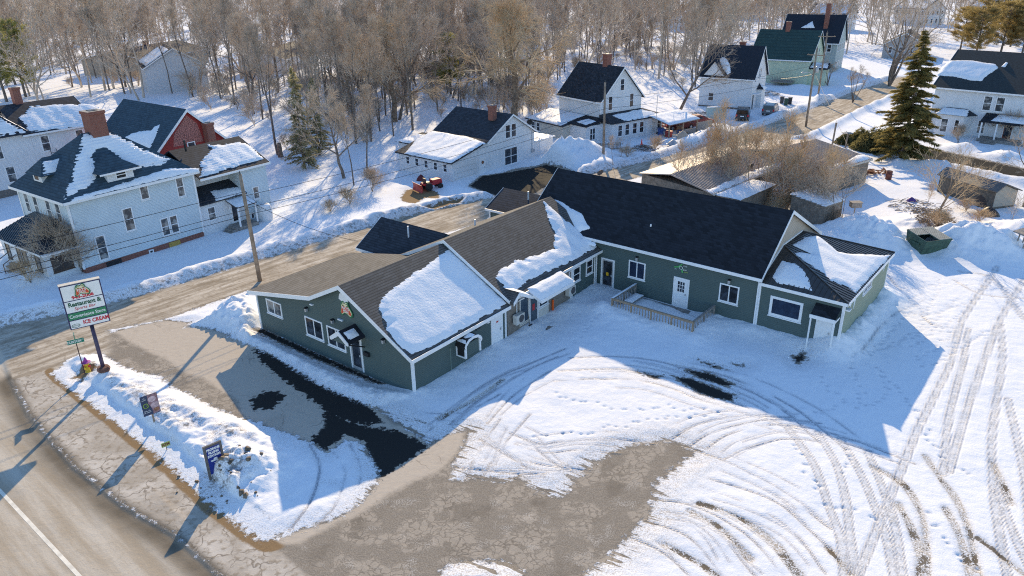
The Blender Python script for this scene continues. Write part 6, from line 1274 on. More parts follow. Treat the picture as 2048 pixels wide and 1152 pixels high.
put('brush', *pp(700, 410), 'leafless_bush', 'dry weeds trailing down the snow slope', 'bush', s=.7, sx=1.6); put('brush', *pp(660, 425), 'leafless_bush', 'sparse weeds low on the snow slope near the street', 'bush', s=.5, sx=1.6)
put('brush', *pp(1310, 308), 'leafless_bush', 'bare brush pile by the picket fence', 'bush', s=.8, sx=1.4); put('brush', *pp(1255, 318), 'leafless_bush', 'flattened bare shrub in front of the picket fence', 'bush', s=.6, sx=1.5)
put('brush', *pp(1930, 425), 'leafless_bush', 'pale weeds in the snow in front of the storage shed', 'bush', s=.5, sx=2); put('brush', *pp(1955, 448), 'leafless_bush', 'brown weeds below the storage shed, right of the dumpster', 'bush', s=.5, sx=2)
put('brush', *pp(1870, 470), 'leafless_bush', 'tangled brush around the base of the tree behind the dumpster', 'bush', s=.7, sx=1.6)
# --- the woods: individual trees
def clear(x, y):
    for (cx, cy, r_) in CLR:
        if (x - cx) ** 2 + (y - cy) ** 2 < r_ * r_: return False
    return True
CLR = [(*W1.w(-4, 8)[:2], 11), (*W2.w(-4, 4)[:2], 11), (*W2.w(5, 8)[:2], 7), (*W3.w(-4, 4)[:2], 9.5), (*FB.w(-4, -2)[:2], 13), (-38, 80, 10), (-54, 80, 11), (56, 148, 11), (68, 163, 10), (70, 100, 16), (0.5, 107, 4), (36, 112, 9), (-60, 74, 12), (35, 75, 12)]
for k, (nm, lb, px, yaw, u0, v1, *_r) in enumerate(FAR):
    p = G(*px); f_ = Frame(p[0], p[1], yaw); c = f_.w(u0 / 2, v1 / 2); CLR.append((c[0], c[1], max(-u0, v1) * .62))
STREET = GL([(0, 655), (520, 521), (985, 396), (1210, 342), (1450, 296), (1600, 246), (1700, 202), (1790, 172), (1860, 139)])
rg = np.random.RandomState(11); spots = []
def fill(poly, n, dmin, tries=6000):
    P = np.array(poly); lo, hi = P.min(0), P.max(0); c = 0
    for _ in range(tries):
        if c >= n: break
        x, y = lo + rg.rand(2) * (hi - lo)
        if sdpoly(np.array([x]), np.array([y]), P, 1)[0] < 0 or not clear(x, y): continue
        if dline(np.array([x]), np.array([y]), STREET, 9)[0] < 7: continue
        if any((x - a) ** 2 + (y - b) ** 2 < dmin * dmin for a, b, *_ in spots): continue
        spots.append((x, y, c)); c += 1
    return c
W = lambda L: [tuple(G(*p)[:2]) for p in L]
regions = [('behind the blue house', W([(420, 230), (600, 315), (640, 300), (700, 310), (720, 150), (420, 150)]), 46, 2.2),
           ('left of the garage house', W([(640, 300), (720, 300), (830, 275), (835, 140), (700, 140)]), 56, 2.1),
           ('behind the garage house', W([(835, 240), (1090, 240), (1105, 165), (1000, 135), (835, 140)]), 58, 2.1),
           ('behind the porch house', W([(1105, 165), (1250, 130), (1390, 190), (1400, 110), (1280, 80), (1105, 90)]), 52, 2.6),
           ('at the left edge behind the white house', W([(-60, 165), (120, 180), (260, 190), (420, 200), (420, 110), (-60, 105)]), 44, 2.8),
           ('around the gablet house', W([(1390, 130), (1500, 70), (1620, 60), (1600, 20), (1390, 60)]), 30, 3.2)]
tot = 0
for nm, poly, n, dm in regions:
    i0 = len(spots); fill(poly, n, dm); sub = spots[i0:]
    for x, y, c in sub:
        q = rg.rand(); key = 'f%d' % rg.randint(5) if q < .78 else 's%d' % rg.randint(3)
        kd = {'f0': 'tall slim grey', 'f1': 'tall reddish-brown', 'f2': 'tall straight grey', 'f3': 'tall dark', 'f4': 'very tall grey', 's0': 'spreading grey', 's1': 'spreading dark', 's2': 'spreading reddish'}[key]
        put(key, x, y, 'bare_tree', '%s bare tree in the woods %s' % (kd, nm), 'tree', '%s bare trees %s' % (kd, nm), s=.66 + .42 * rg.rand()); tot += 1
print('woods trees', tot)
# far woods: one mass, seen only as a brown haze of twigs
def far_woods():
    V, F, o = [], [], 0; PK = []
    for i in range(4): 
        t_, c_ = bare_tree(70 + i, 16, .2, 'forest' if i < 2 else 'spread', n1=10, n2=5, n3=4, n4=2, tw=.03); PK.append(cat_vf([t_, c_]))
    rg2 = np.random.RandomState(5); n = 0
    while n < 1500:
        a = math.radians(-44 + 88 * rg2.rand()); r_ = 150 * (5.0 ** (rg2.rand() ** .8)); x, y = r_ * math.sin(a), r_ * math.cos(a)
        if not clear(x, y) or vnoise(np.array([x / 32]), np.array([y / 42]), 3)[0] < ((.22 if r_ < 280 else .08) if x < 60 or r_ > 260 else .5): continue
        if x > 48 and y < 190: continue
        if dline(np.array([x]), np.array([y]), STREET, 12)[0] < 10: continue
        v, f = PK[rg2.randint(4)]; t_ = rg2.rand() * 6.28; s_ = .75 + .5 * rg2.rand(); R_ = np.array([[math.cos(t_), -math.sin(t_), 0], [math.sin(t_), math.cos(t_), 0], [0, 0, 1]])
        keep = 1 if r_ < 300 else .55
        V.append((v * s_) @ R_.T + np.array([x, y, GZ(x, y)])); F.append(f + o); o += len(v); n += 1
    me = npmesh('woods', np.vstack(V).astype(np.float32), np.vstack(F), TW_GREY); ob = bpy.data.objects.new('woods', me); COL.objects.link(ob); ob['kind'] = 'stuff'; ob['label'] = 'hazy grey-brown bare woods in the far distance'
far_woods()
def undergrowth():
    V, F, o = [], [], 0; t_, c_ = bare_tree(90, 2.6, .03, 'shrub', n1=10, n2=4, n3=3, n4=1, tw=.012, stems=5); A, B = cat_vf([t_, c_]); rg2 = np.random.RandomState(15); n = 0
    polys = [np.array(p) for _, p, _, _ in regions[:5]]
    while n < 330:
        P = polys[rg2.randint(5)]; lo, hi = P.min(0), P.max(0); x, y = lo + rg2.rand(2) * (hi - lo)
        if sdpoly(np.array([x]), np.array([y]), P, 1)[0] < 0 or not clear(x, y) or dline(np.array([x]), np.array([y]), STREET, 12)[0] < 11: continue
        a = rg2.rand() * 6.28; s_ = .5 + 1.0 * rg2.rand(); R_ = np.array([[math.cos(a), -math.sin(a), 0], [math.sin(a), math.cos(a), 0], [0, 0, 1]]); V.append((A * s_) @ R_.T + np.array([x, y, GZ(x, y)])); F.append(B + o); o += len(A); n += 1
    ob = bpy.data.objects.new('undergrowth', npmesh('undergrowth', np.vstack(V).astype(np.float32), np.vstack(F), TW_GREY)); COL.objects.link(ob); ob['kind'] = 'stuff'; ob['label'] = 'thin brown saplings and brush between the trunks of the woods'
undergrowth()
# --- conifers
def needle_mat(name, c0, c1):
    if name in _M: return _M[name]
    mt = bark(name, c0, c1, 1.2); n = mt.node_tree; b = n.nodes['Principled BSDF']; out = n.nodes['Material Output']
    tr = n.nodes.new('ShaderNodeBsdfTranslucent'); tr.inputs[0].default_value = (*[min(1, x * 1.5) for x in c1], 1); mx = n.nodes.new('ShaderNodeMixShader'); mx.inputs[0].default_value = .45
    n.links.new(b.outputs[0], mx.inputs[1]); n.links.new(tr.outputs[0], mx.inputs[2]); n.links.new(mx.outputs[0], out.inputs[0]); return mt
ND_SPR = needle_mat('spruce_needles', (.13, .115, .04), (.26, .21, .08)); ND_PINE = needle_mat('pine_needles', (.15, .17, .05), (.32, .30, .10)); ND_DK = needle_mat('dark_needles', (.09, .10, .045), (.19, .17, .075)); ND_HEM = needle_mat('hemlock_needles', (.19, .18, .09), (.33, .29, .16))
def conifer(seed, h, rmax, kind, mt, dens=1.):
    rg = np.random.RandomState(seed); T = []; tris = []
    tr, rr = branch(rg, np.zeros(3), np.array([0, 0, 1.]), h, .018 * h, .02, 10, .012, .05); T.append((tr, rr))
    z = .06 * h if kind != 'pine' else .18 * h
    while z < h * .985:
        f = z / h; R = rmax * (1 - f) ** .82 * (.72 + .5 * rg.rand()) + .15
        if kind == 'hemlock': R *= .8 + .5 * rg.rand()
        if kind == 'pine': R = rmax * (.55 + .6 * rg.rand()) * (1.0 if f < .8 else (1 - f) / .2 + .15)
        p, d = at_(tr, f); nb = (8 if kind == 'spruce' else 5) if kind != 'pine' else 5
        for i in range(nb):
            if rg.rand() < .12: continue
            az = rg.rand() * 6.28; Rb = R * (.65 + .5 * rg.rand()); o = np.array([math.cos(az), math.sin(az), .12 if kind != 'pine' else .35])
            bp, br = branch(rg, p, o, Rb, max(.012, .02 * Rb), .006, 4, .06, -.09 if kind != 'pine' else .05); T.append((bp, br))
            m_ = int((16 if kind != 'pine' else 10) * Rb * dens) + 4
            for k in range(m_):
                t = .18 + .82 * (k + rg.rand()) / m_; q, dq = at_(bp, min(t, .99))
                if kind == 'pine':
                    if t < .45: continue
                    for _ in range(7):
                        dd = dq * .5 + rg.normal(size=3) * .7; dd /= np.linalg.norm(dd); s_ = perp(rg, dd) * .03; e = q + rg.normal(size=3) * .16; tris.append((e - s_, e + s_, e + dd * (.22 + .16 * rg.rand())))
                else:
                    for sg in (-1, 1):
                        side = np.cross(dq, [0, 0, 1.]); side = side / (np.linalg.norm(side) + 1e-9) * sg; L = (.30 + .30 * rg.rand()) * (1.15 - .5 * t) * min(1.2, .5 + Rb * .4); dd = dq * .7 + side * .8 + np.array([0, 0, -.25 + .25 * rg.normal()]); dd /= np.linalg.norm(dd)
                        for _ in range(2):
                            w_ = (perp(rg, dd) * .4 + side * .3) * .16; e = q + rg.normal(size=3) * .05; tris.append((e - w_ * .6, e + w_ * .6, e + dd * L))
        z += (.24 if kind != 'pine' else .30) * (1 + .4 * rg.rand()) * (h / 14)
    q = [segs(*e) for e in T]; tv = tubes(np.vstack([a[0] for a in q]), np.vstack([a[1] for a in q]), np.concatenate([a[2] for a in q]), np.concatenate([a[3] for a in q]), 5)
    A = np.array(tris).reshape(-1, 3); return npmesh('trunk', *tv, BK_GREY, True), npmesh('crown', A, np.arange(len(A)).reshape(-1, 3), mt)
def put2(ms, x, y, name, label, s=1., sx=1., cat='tree', group=None):
    o = thing(name, label, cat, x, y, GZ(x, y) - .05, rnd.random() * 360, group); o.scale = (s * sx, s * sx, s)
    for nm, me in zip(('trunk', 'crown'), ms): c = bpy.data.objects.new(nm, me); COL.objects.link(c); c.parent = o
    return o
SPR = conifer(1, 14.4, 3.3, 'spruce', ND_SPR, 1.5); PIN = conifer(2, 13.5, 3.2, 'pine', ND_PINE); HEM = conifer(3, 10, 1.9, 'hemlock', ND_HEM, .32); PIN2 = conifer(4, 11.5, 3.6, 'pine', needle_mat('rusty_needles', (.15, .115, .045), (.30, .225, .09)), 1.3)
put2(SPR, *pp(1803, 322), 'spruce_tree', 'tall olive-brown spruce beside the brown garage', 1.0, 1.12)
put2(PIN, *pp(52, 195), 'pine_tree', 'yellow-green white pine at the left edge behind the white house', 1.05, 1.1)
put2(PIN, *pp(14, 205), 'pine_tree', 'darker second pine half out of frame at the left edge', 1.1, 1.0)
put2(HEM, *pp(610, 338), 'hemlock_tree', 'thin olive hemlock standing among bare trees right of the blue house', 1.15, .8); put2(HEM, *pp(640, 312), 'hemlock_tree', 'smaller shaggy hemlock just right of the thin hemlock', .95, .9)
put2(PIN, *pp(902, 190), 'pine_tree', 'dull olive pine crown behind the garage house chimney', .8, 1.25)
for i, (px, py, s_) in enumerate([(1950, 118, 1.0), (2000, 112, 1.05), (2042, 116, 1.0), (1980, 80, 1.1), (2046, 74, 1.1), (1920, 100, .9), (2020, 95, 1.0)]): put2(PIN2, *pp(px, py), 'pine_tree', 'rusty olive pine behind the brick chimney at the top right', s_, 1.3, 'tree', 'pines behind the bay window house')
def yew(seed, w_, h_, mt):
    rg = np.random.RandomState(seed); tris = []
    for _ in range(2600):
        a = rg.rand() * 6.28; r_ = w_ * math.sqrt(rg.rand()); z = h_ * (1 - (r_ / w_) ** 2) * (.35 + .65 * rg.rand()) * (.75 + .5 * vnoise(np.array([a * 1.5]), np.array([r_]), seed)[0]); p = np.array([r_ * math.cos(a), r_ * math.sin(a), z])
        for __ in range(3):
            d = rg.normal(size=3); d[2] = abs(d[2]); d /= np.linalg.norm(d); s_ = perp(rg, d) * .05; tris.append((p - s_, p + s_, p + d * .3))
    A = np.array(tris).reshape(-1, 3); return npmesh('foliage', A, np.arange(len(A)).reshape(-1, 3), mt)
YW = yew(1, 1.9, 2.0, ND_DK)
for i, (px, py, s_, sx) in enumerate([(1745, 300, 1.25, 1.1), (1718, 290, 1.0, 1.0), (1775, 292, 1.2, 1.1), (1690, 288, .7, 1.0)]):
    x, y = pp(px, py); o = thing('yew_shrub', ['broad dark green evergreen shrub behind the brown garage', 'dark green evergreen shrub left of the broad one', 'dark green evergreen shrub against the spruce trunk', 'low evergreen shrub at the wooden post behind the garage'][i], 'shrub', x, y, 0, 50 * i); o.scale = (s_ * sx, s_ * sx, s_); c = bpy.data.objects.new('foliage', YW); COL.objects.link(c); c.parent = o
    PT = bpy.data.objects.new('stems', PROTO['brush'].t); COL.objects.link(PT); PT.parent = o
# ================================================================== SIGNS, POLES, WIRES, VEHICLES, YARD THINGS
NAVY = plain('navy_paint', (.03, .03, .10), .5, .1); SWH = plain('sign_white', (.80, .80, .78), .4, .04); SGR = plain('sign_green', (.03, .22, .10), .45, .05); SRD = plain('sign_red', (.55, .03, .05), .45, .05); SDG = plain('sign_dark_green', (.02, .10, .06), .5, .05)
def pylon_sign():
    x, y = -23.3, 36.15; yaw = -35; zb = GZ(x, y)
    t = thing('pylon_sign', 'tall white restaurant sign with red pizza emblem on a dark pole', 'sign', x, y, 0, yaw + 0)
    t.rotation_euler = (0, 0, math.radians(35))                        # local +x along the panel, -y towards the camera
    MB().tube([(.04, 0, -.2), (.04, 0, 3.45)], .105, 12).build('pole', plain('purple_black_pole', (.06, .045, .085), .45, .5, 2), t, True)
    MB().lathe([(0, 0), (.32, 0), (.36, .12), (.3, .26), (0, .3)], (0.04, 0, zb - .05), 10).build('base', plain('rusty_base', (.16, .08, .06), .9, .5, 6), t)
    W_, z0, z1 = .98, 3.42, 5.98
    c = MB().box(-W_, W_, -.16, .16, z0, z1).build('cabinet', NAVY, t); MB().box(-W_ - .01, W_ + .01, -.17, .17, z1 + .002, z1 + .03).build('cabinet_cap', plain('cap_cream', (.62, .56, .46), .6, .1), c)
    mb = MB(); fr_ = [(z0 + .05, z0 + .50, SWH), (z0 + .55, z0 + .93, SGR), (z0 + .98, z0 + 1.62, SWH), (z0 + 1.67, z1 - .06, SWH)]
    ps = [MB().box(-W_ + .06, W_ - .06, -.175, -.161, a, b).build('sign_panel', m_, c) for a, b, m_ in fr_]
    R_ = (math.pi / 2, 0, 0); Y = -.178
    text('ICE CREAM', .30, ps[0], (.32, Y, z0 + .29), R_, SRD, bold=.012, xs=.85); text('Convenience Store', .27, ps[1], (0, Y, z0 + .74), R_, SWH, bold=.004, xs=.83)
    text('Restaurant &', .34, ps[2], (0, Y, z0 + 1.42), R_, SDG, bold=.012, xs=.88); text('Sports Bar', .25, ps[2], (-.05, Y - .002, z0 + 1.16), R_, SRD, shear=.35, xs=.95); text('943-2006', .25, ps[3], (.0, Y, z0 + 1.80), R_, SRD, bold=.012, xs=1.1)
    q = MB().tube([(-.68 + .2 * math.cos(a), Y, z0 + .2 + .10 * math.sin(a)) for a in np.linspace(0, 6.28, 19)], .012, 4); q.build('oval_mark', SDG, ps[0]); text("Gifford's", .10, ps[0], (-.68, Y, z0 + .2), R_, SDG)
    e = emblem(.72); e.parent = t; e.location = (.0, -.18, z0 + 2.20); e.rotation_euler = R_
pylon_sign()
def street_sign():
    x, y = G(170, 748, .1)[:2]; t = thing('street_sign', 'thin-posted green street name sign with white letters near the hydrant', 'street sign', x, y, 0); t.rotation_euler = (0, 0, math.radians(32)); zz = 0
    MB().tube([(0, 0, 0), (0, 0, 2.62)], .026, 8).build('post', plain('rust_post', (.07, .04, .035), .7, .3), t)
    p = MB().box(-.42, .42, -.04, -.028, 2.10, 2.36).build('sign_panel', plain('street_green', (.0, .20, .13), .4, .03), t); text('CLINTON', .20, p, (-.07, -.044, 2.225), (math.pi / 2, 0, 0), SWH, bold=.006, xs=.8); text('ST', .11, p, (.35, -.044, 2.26), (math.pi / 2, 0, 0), SWH)
    q = MB().box(-.012, .012, -.40, .40, 2.40, 2.62).build('sign_panel', plain('street_green', (.0, .20, .13)), t)
street_sign()
def hydrant():
    x, y = G(177, 744, .1)[:2]; t = thing('fire_hydrant', 'yellow fire hydrant wearing a purple pointed hat', 'hydrant', x, y, GZ(x, y) - .05, 0)
    Y_ = plain('hydrant_yellow', (.72, .47, .03), .45, .1); P_ = plain('hat_purple', (.33, .05, .28), .6, .15); MB().lathe([(0, 0), (.17, 0), (.17, .06), (.125, .07), (.12, .50), (.15, .51), (.15, .56), (.1, .66), (0, .70)], k=14).build('body', Y_, t, True)
    b = MB(); 
    for s in (-1, 1): b.tube([(s * .1, 0, .40), (s * .2, 0, .40)], .065, 8)
    b.each('outlet', SRD, t); MB().tube([(0, -.1, .36), (0, -.22, .36)], .08, 10).build('outlet', Y_, t); MB().lathe([(0, .66), (.26, .66), (.26, .68), (.13, .71), (.06, .9), (0, 1.02)], k=14).build('hat', P_, t)
hydrant()
def poster():
    x, y = -18.15, 31.05; t = thing('poster_sign', 'dark blue poster sign with ice cream scoops on a wooden stake', 'sign', x, y, 0); t.rotation_euler = (0, 0, math.radians(40)); z = GZ(x, y)
    MB().box(-.04, .04, .0, .06, 0, z + 1.5).build('stake', WOOD, t)
    b = MB().box(-.40, .40, -.03, -.005, .86, 1.98).build('sign_panel', plain('poster_blue', (.035, .05, .10), .5, .1), t)
    m_ = MB().prism_v([(-.06, 1.97), (.39, 1.97), (.39, .94), (.05, .87), (.04, 1.2), (-.08, 1.5)], -.034, -.031); m_.build('poster_photo', plain('scoop_mauve', (.30, .17, .19), .5, .4, 7), b)
    for (a, c, r_, m2) in ((.12, 1.7, .19, plain('scoop_pink', (.55, .40, .42), .5, .3, 9)), (.2, 1.35, .2, plain('scoop_pale', (.50, .36, .38), .5, .3, 9)), (.24, 1.08, .13, plain('scoop_brown', (.28, .13, .07), .5, .4, 9))): MB().prism_v([(a + r_ * math.cos(i * .5236), c + r_ * .85 * math.sin(i * .5236)) for i in range(12)], -.040, -.036).build('scoop', m2, b)
    LM = plain('lime_mark', (.40, .55, .05), .5, .05); MB().tube([(-.21 + .12 * math.cos(a), -.038, 1.42 + .12 * math.sin(a)) for a in np.linspace(.5, 6.28, 15)] + [(-.21, -.038, 1.42)], .014, 4).build('round_mark', LM, b)
    text("It's\nhere!", .09, b, (-.24, -.035, 1.80), (math.pi / 2, 0, 0), SWH); text("Gifford's\nice cream", .085, b, (-.2, -.035, 1.08), (math.pi / 2, 0, 0), SWH)
poster()
def yard_sign():
    x, y = -16.75, 29.1; z = GZ(x, y); t = thing('yard_sign', 'small lime green yard sign on a thin stake', 'sign', x, y, 0); t.rotation_euler = (0, 0, math.radians(40))
    MB().box(-.02, .02, 0, .02, 0, z + .35).build('stake', WOOD, t); b = MB().box(-.2, .2, -.02, -.005, z + .2, z + .44).build('sign_panel', plain('lime_board', (.35, .42, .12), .5, .1), t); text('ATM', .17, b, (0, -.024, z + .32), (math.pi / 2, 0, 0), plain('brown_letters', (.2, .07, .03), .5, .05), bold=.01)
yard_sign()
def propane_sign():
    x, y = -13.5, 27.0; z = GZ(x, y); t = thing('propane_sign', 'blue framed propane filling station sign sunk in the snowbank', 'sign', x, y, 0); t.rotation_euler = (0, 0, math.radians(42)); FRM = plain('grey_brown_frame', (.13, .115, .105), .8, .25, 6)
    for s in (-1, 1): MB().box(s * .36 - .05, s * .36 + .05, -.05, .05, 0, 1.86).build('post', FRM, t)
    MB().box(-.31, .31, -.045, .045, 1.76, 1.857).build('top_rail', FRM, t); b = MB().box(-.308, .308, -.03, .03, .35, 1.758).build('sign_panel', plain('propane_blue', (.01, .03, .24), .4, .1), t)
    for i, s in enumerate(('PROPANE', 'FILLING', 'STATION')): text(s, .155, b, (0, -.034, 1.62 - .17 * i), (math.pi / 2, 0, 0), SWH, bold=.010, xs=.86)
    MB().prism_v([(-.16, .98), (-.2, 1.06), (-.06, 1.06), (-.04, 1.14), (.1, 1.14), (.12, 1.06), (.22, 1.04), (.2, .98)], -.036, -.031).build('truck_mark', SWH, b); text('est', .1, b, (0, -.036, .9), (math.pi / 2, 0, 0), SWH)
propane_sign()
# --- utility poles and wires
POLE = bark('pole_wood', (.22, .17, .13), (.34, .27, .21), 2.)
def pole(x, y, h, label, arms=(), top=True, tilt=(0, 0), r=.14, transformer=None):
    t = thing('utility_pole', label, 'utility pole', x, y, 0, 0); MB().tube([(0, 0, -.3), (tilt[0] * .5, tilt[1] * .5, h * .5), (tilt[0], tilt[1], h)], [r * 1.15, r, r * .8], 9).build('pole', POLE, t, True)
    for z, a, L in arms:
        q = math.radians(a); MB().obox((tilt[0] * z / h, tilt[1] * z / h, z), (math.cos(q) * L, math.sin(q) * L, 0), (-math.sin(q) * .05, math.cos(q) * .05, 0), (0, 0, .06)).build('crossarm', POLE, t)
        for s in (-.9, .9): MB().lathe([(.0, 0), (.05, 0), (.03, .08), (.05, .12), (0, .14)], (tilt[0] * z / h + math.cos(q) * L * s, tilt[1] * z / h + math.sin(q) * L * s, z + .06), 7).build('insulator', DGREY, t)
    if top: MB().lathe([(.0, 0), (.06, 0), (.03, .12), (.05, .2), (0, .24)], (tilt[0], tilt[1], h), 8).build('insulator', DGREY, t)
    if transformer: MB().lathe([(0, 0), (.22, 0), (.24, .05), (.24, .7), (.1, .8), (0, .82)], (tilt[0] * transformer / h + .38, tilt[1], transformer), 12).build('transformer', GREYM, t, True)
    return t
P1, P2, P3 = np.array([-18.8, 50.1]), np.array([11.0, 84.4]), np.array([42.0, 103.3])
pole(*P1, 8.15, 'wooden utility pole standing between the street and the restaurant', tilt=(-.15, 0))
MB_ = MB().tube([(-.1, -.1, 4.9), (.5, .25, 5.2)], .05, 5)
pole(*P2, 9.2, 'grey utility pole in front of the tall white porch house', tilt=(-.1, 0))
pole(*P3, 10.6, 'utility pole with street lamp arm across from the parked cars', arms=((9.7, -40, 1.2),), transformer=7.4)
P4 = G(1634, 205)[:2]; pole(*P4, 11, 'far utility pole with crossarm before the pale green house', arms=((10.4, -10, 1.3),))
lm = thing('street_lamp', 'curved street lamp arm fixed to the pole by the parked cars', 'street lamp', *P3, 0); MB().tube([(0, -.05, 6.9), (-.8, -.6, 7.5), (-1.9, -1.2, 7.6)], .04, 6).build('arm', GREYM, lm); MB().lathe([(0, 0), (.16, .02), (.2, .1), (.1, .18), (0, .2)], (-2.0, -1.25, 7.5), 10).build('lamp_head', GREYM, lm)
for lb, px, h in (('short leaning grey post among the evergreens behind the garage', (1664, 292), 2.9), ('stubby grey post topped with a snowy board by the evergreens', (1690, 298), 1.9)):
    x, y = G(*px)[:2]; t = thing('wooden_post', lb, 'post', x, y, 0); MB().tube([(0, 0, -.2), (.12, .1, h)], .11, 8).build('post', POLE, t)
    if h < 2: MB().box(-.5, .6, -.3, .5, h, h + .06).build('board', WOODG, t)
def wire(a, b, sag, label, r=.018, n=14, mt=None):
    a, b = np.array(a, float), np.array(b, float); t = thing('overhead_wire', label, 'wire', *a, )
    pts = [(b - a) * f + np.array([0, 0, -4 * sag * f * (1 - f)]) for f in np.linspace(0, 1, n)]; MB().tube(pts, r, 4).build('wire', mt or BLACK, t)
L0 = np.array([-52., 16.])
for z, lb in ((6.9, 'topmost'), (5.6, 'middle'), (5.2, 'lowest')):
    wire((*P1, z), (*L0, z + .4), .35, '%s black wire running left from the wooden pole past the blue house' % lb)
for z, z2, lb in ((6.6, 7.4, 'topmost'), (5.7, 6.3, 'middle'), (5.2, 5.6, 'lowest')): wire((*P1, z), (*P2, z2), .5, '%s wire from the wooden pole to the grey pole, crossing the garage house' % lb, .016)
for z, z2, lb in ((7.4, 8.4, 'topmost'), (6.3, 7.2, 'lowest')): wire((*P2, z), (*P3, z2), .5, '%s wire between the grey pole and the street lamp pole' % lb, .016)
wire((*P1, 6.3), tuple(FR.w(-14.2, 8.8, 3.3)), .4, 'service wire from the wooden pole to the first dark-roofed wing', .016)
wire((*P3, 7.6), (*G(1700, 300, 1.2)[:2], 1.2), .1, 'guy wire sloping from the lamp pole to the roadside snow', .02)
wire((*P3, 7.2), tuple(W3.w(-.2, 1, 5.0)), .4, 'service wire from the lamp pole to the gablet house', .016); wire((*P2, 7.0), tuple(W2.w(-8.3, .0, 4.9)), .3, 'pale service wire from the grey pole to the porch house corner', .02, mt=GREYM)
# --- vehicles
TYRE = plain('tyre', (.02, .02, .022), .8, .2); CARG = glass('car_glass', (.01, .012, .015), .06, (.02, .02, .024)); TAIL = plain('tail_lamp_red', (.55, .02, .02), .25, .05); CHR = plain('chrome', (.5, .5, .52), .25, .05, 3, .8)
def car(name, label, x, y, yaw, paint, L=4.6, Wd=1.8, Hh=1.7, cat='car', boxy=.5):
    """local +x = front; rear faces -x"""
    t = thing(name, label, cat, x, y, GZ(x, y)); t.rotation_euler = (0, 0, math.radians(90 - yaw)); h = Wd / 2
    pr = [(-L / 2, .42), (-L / 2, .95), (-L / 2 + .08, 1.02), (L * .22, 1.0), (L * .44, .86), (L / 2, .66), (L / 2, .35), (L * .40, .26), (-L * .40, .26)]
    MB().prism_v(pr, -h, h).build('body', paint, t, bev=.05)
    cb = [(-L / 2 + .04, 1.0), (-L / 2 + .22 - .1 * boxy, Hh - .06), (-L / 2 + .45, Hh), (L * .08, Hh), (L * .27, 1.0)]
    a, b = [(x_, -h + .04 + (z - 1.0) * .17, z) for x_, z in cb], [(x_, h - .04 - (z - 1.0) * .17, z) for x_, z in cb]
    cab = MB().prism(a, b).build('cabin', paint, t, bev=.03)
    zc = 1.36; w = lambda z: h - .04 - (z - 1.0) * .17
    g = MB().prism([(-L / 2 + .06, -w(1.1) + .1, 1.08), (-L / 2 + .17 - .08 * boxy, -w(Hh) + .12, Hh - .14), (-L / 2 + .17 - .08 * boxy, w(Hh) - .12, Hh - .14), (-L / 2 + .06, w(1.1) - .1, 1.08)], [(-L / 2 - .005, -w(1.1) + .1, 1.08), (-L / 2 + .10 - .08 * boxy, -w(Hh) + .12, Hh - .14), (-L / 2 + .10 - .08 * boxy, w(Hh) - .12, Hh - .14), (-L / 2 - .005, w(1.1) - .1, 1.08)]); g.build('rear_window', CARG, cab)
    for s in (-1, 1):
        for x0, x1 in ((-L / 2 + .35, -L * .16), (-L * .14, L * .06)):
            y0, y1 = s * (w(1.06) + .012), s * (w(Hh - .14) + .012)
            MB().prism([(x0, y0, 1.08), (x1, y0, 1.08), (x1 - .05, y1, Hh - .15), (x0 + .1, y1, Hh - .15)], [(x0, y0 - s * .04, 1.08), (x1, y0 - s * .04, 1.08), (x1 - .05, y1 - s * .04, Hh - .15), (x0 + .1, y1 - s * .04, Hh - .15)]).build('side_window', CARG, cab)
        MB().box(-L / 2 - .02, -L / 2 + .06, min(s * (h - .26), s * (h - .02)), max(s * (h - .26), s * (h - .02)), .72, 1.04).build('tail_lamp', TAIL, t)
        for x_ in (-L * .31, L * .31):
            wh = MB().tube([(x_, s * (h - .2), .33), (x_, s * (h + .01), .33)], .33, 16).build('wheel', TYRE, t); MB().tube([(x_, s * (h + .005), .33), (x_, s * (h + .022), .33)], .19, 12).build('rim', GREYM, wh)
    MB().prism([(L * .075, -w(1.05), Hh - .07), (L * .255, -w(1.02) + .02, 1.03), (L * .255, w(1.02) - .02, 1.03), (L * .075, w(1.05), Hh - .07)], [(L * .10, -w(1.05) + .05, Hh - .03), (L * .285, -w(1.02) + .02, 1.03), (L * .285, w(1.02) - .02, 1.03), (L * .10, w(1.05) - .05, Hh - .03)]).build('windscreen', CARG, cab)
    MB().box(-L / 2 - .09, -L / 2 + .02, -h + .05, h - .05, .40, .62).build('bumper', paint, t, bev=.03); MB().box(-L / 2 - .012, -L / 2 + .01, -.26, .26, .70, .84).build('number_plate', SWH, t)
    for s in (-1, 1): MB().box(L / 2 - .12, L / 2 + .01, min(s * .5, s * .8), max(s * .5, s * .8), .6, .74).build('headlight', CHR, t)
    for s in (-1, 1): MB().box(-L * .35, L * .02, s * (h - .26) - .02, s * (h - .26) + .02, Hh + .002, Hh + .05).build('roof_rail', DGREY, cab)
    return t
vx, vy = 34.9, 109.6
car('minivan', 'dark grey minivan with red tail lamps parked beside the gablet house', vx, vy, 20, plain('van_grey', (.05, .055, .06), .3, .1, 3, .4), 4.7, 1.9, 1.75, 'minivan')
car('parked_car', 'silver-grey car parked in front of the trash cans, right of the minivan', 40.0, 112.6, 28, plain('suv_grey', (.16, .165, .17), .3, .1, 3, .4), 4.5, 1.85, 1.6)
c = G(1395, 252); car('parked_car', 'red and white old car half buried in snow by the carport', c[0], c[1], 75, plain('car_red', (.22, .035, .03), .45, .2), 4.4, 1.8, 1.5, boxy=.2)
c = G(1352, 262); car('pickup', 'maroon pickup nose-in beside the carport boards', c[0] + .5, c[1] + 1, 70, plain('maroon_paint', (.13, .025, .025), .4, .2), 4.8, 1.85, 1.65, 'pickup', .2)
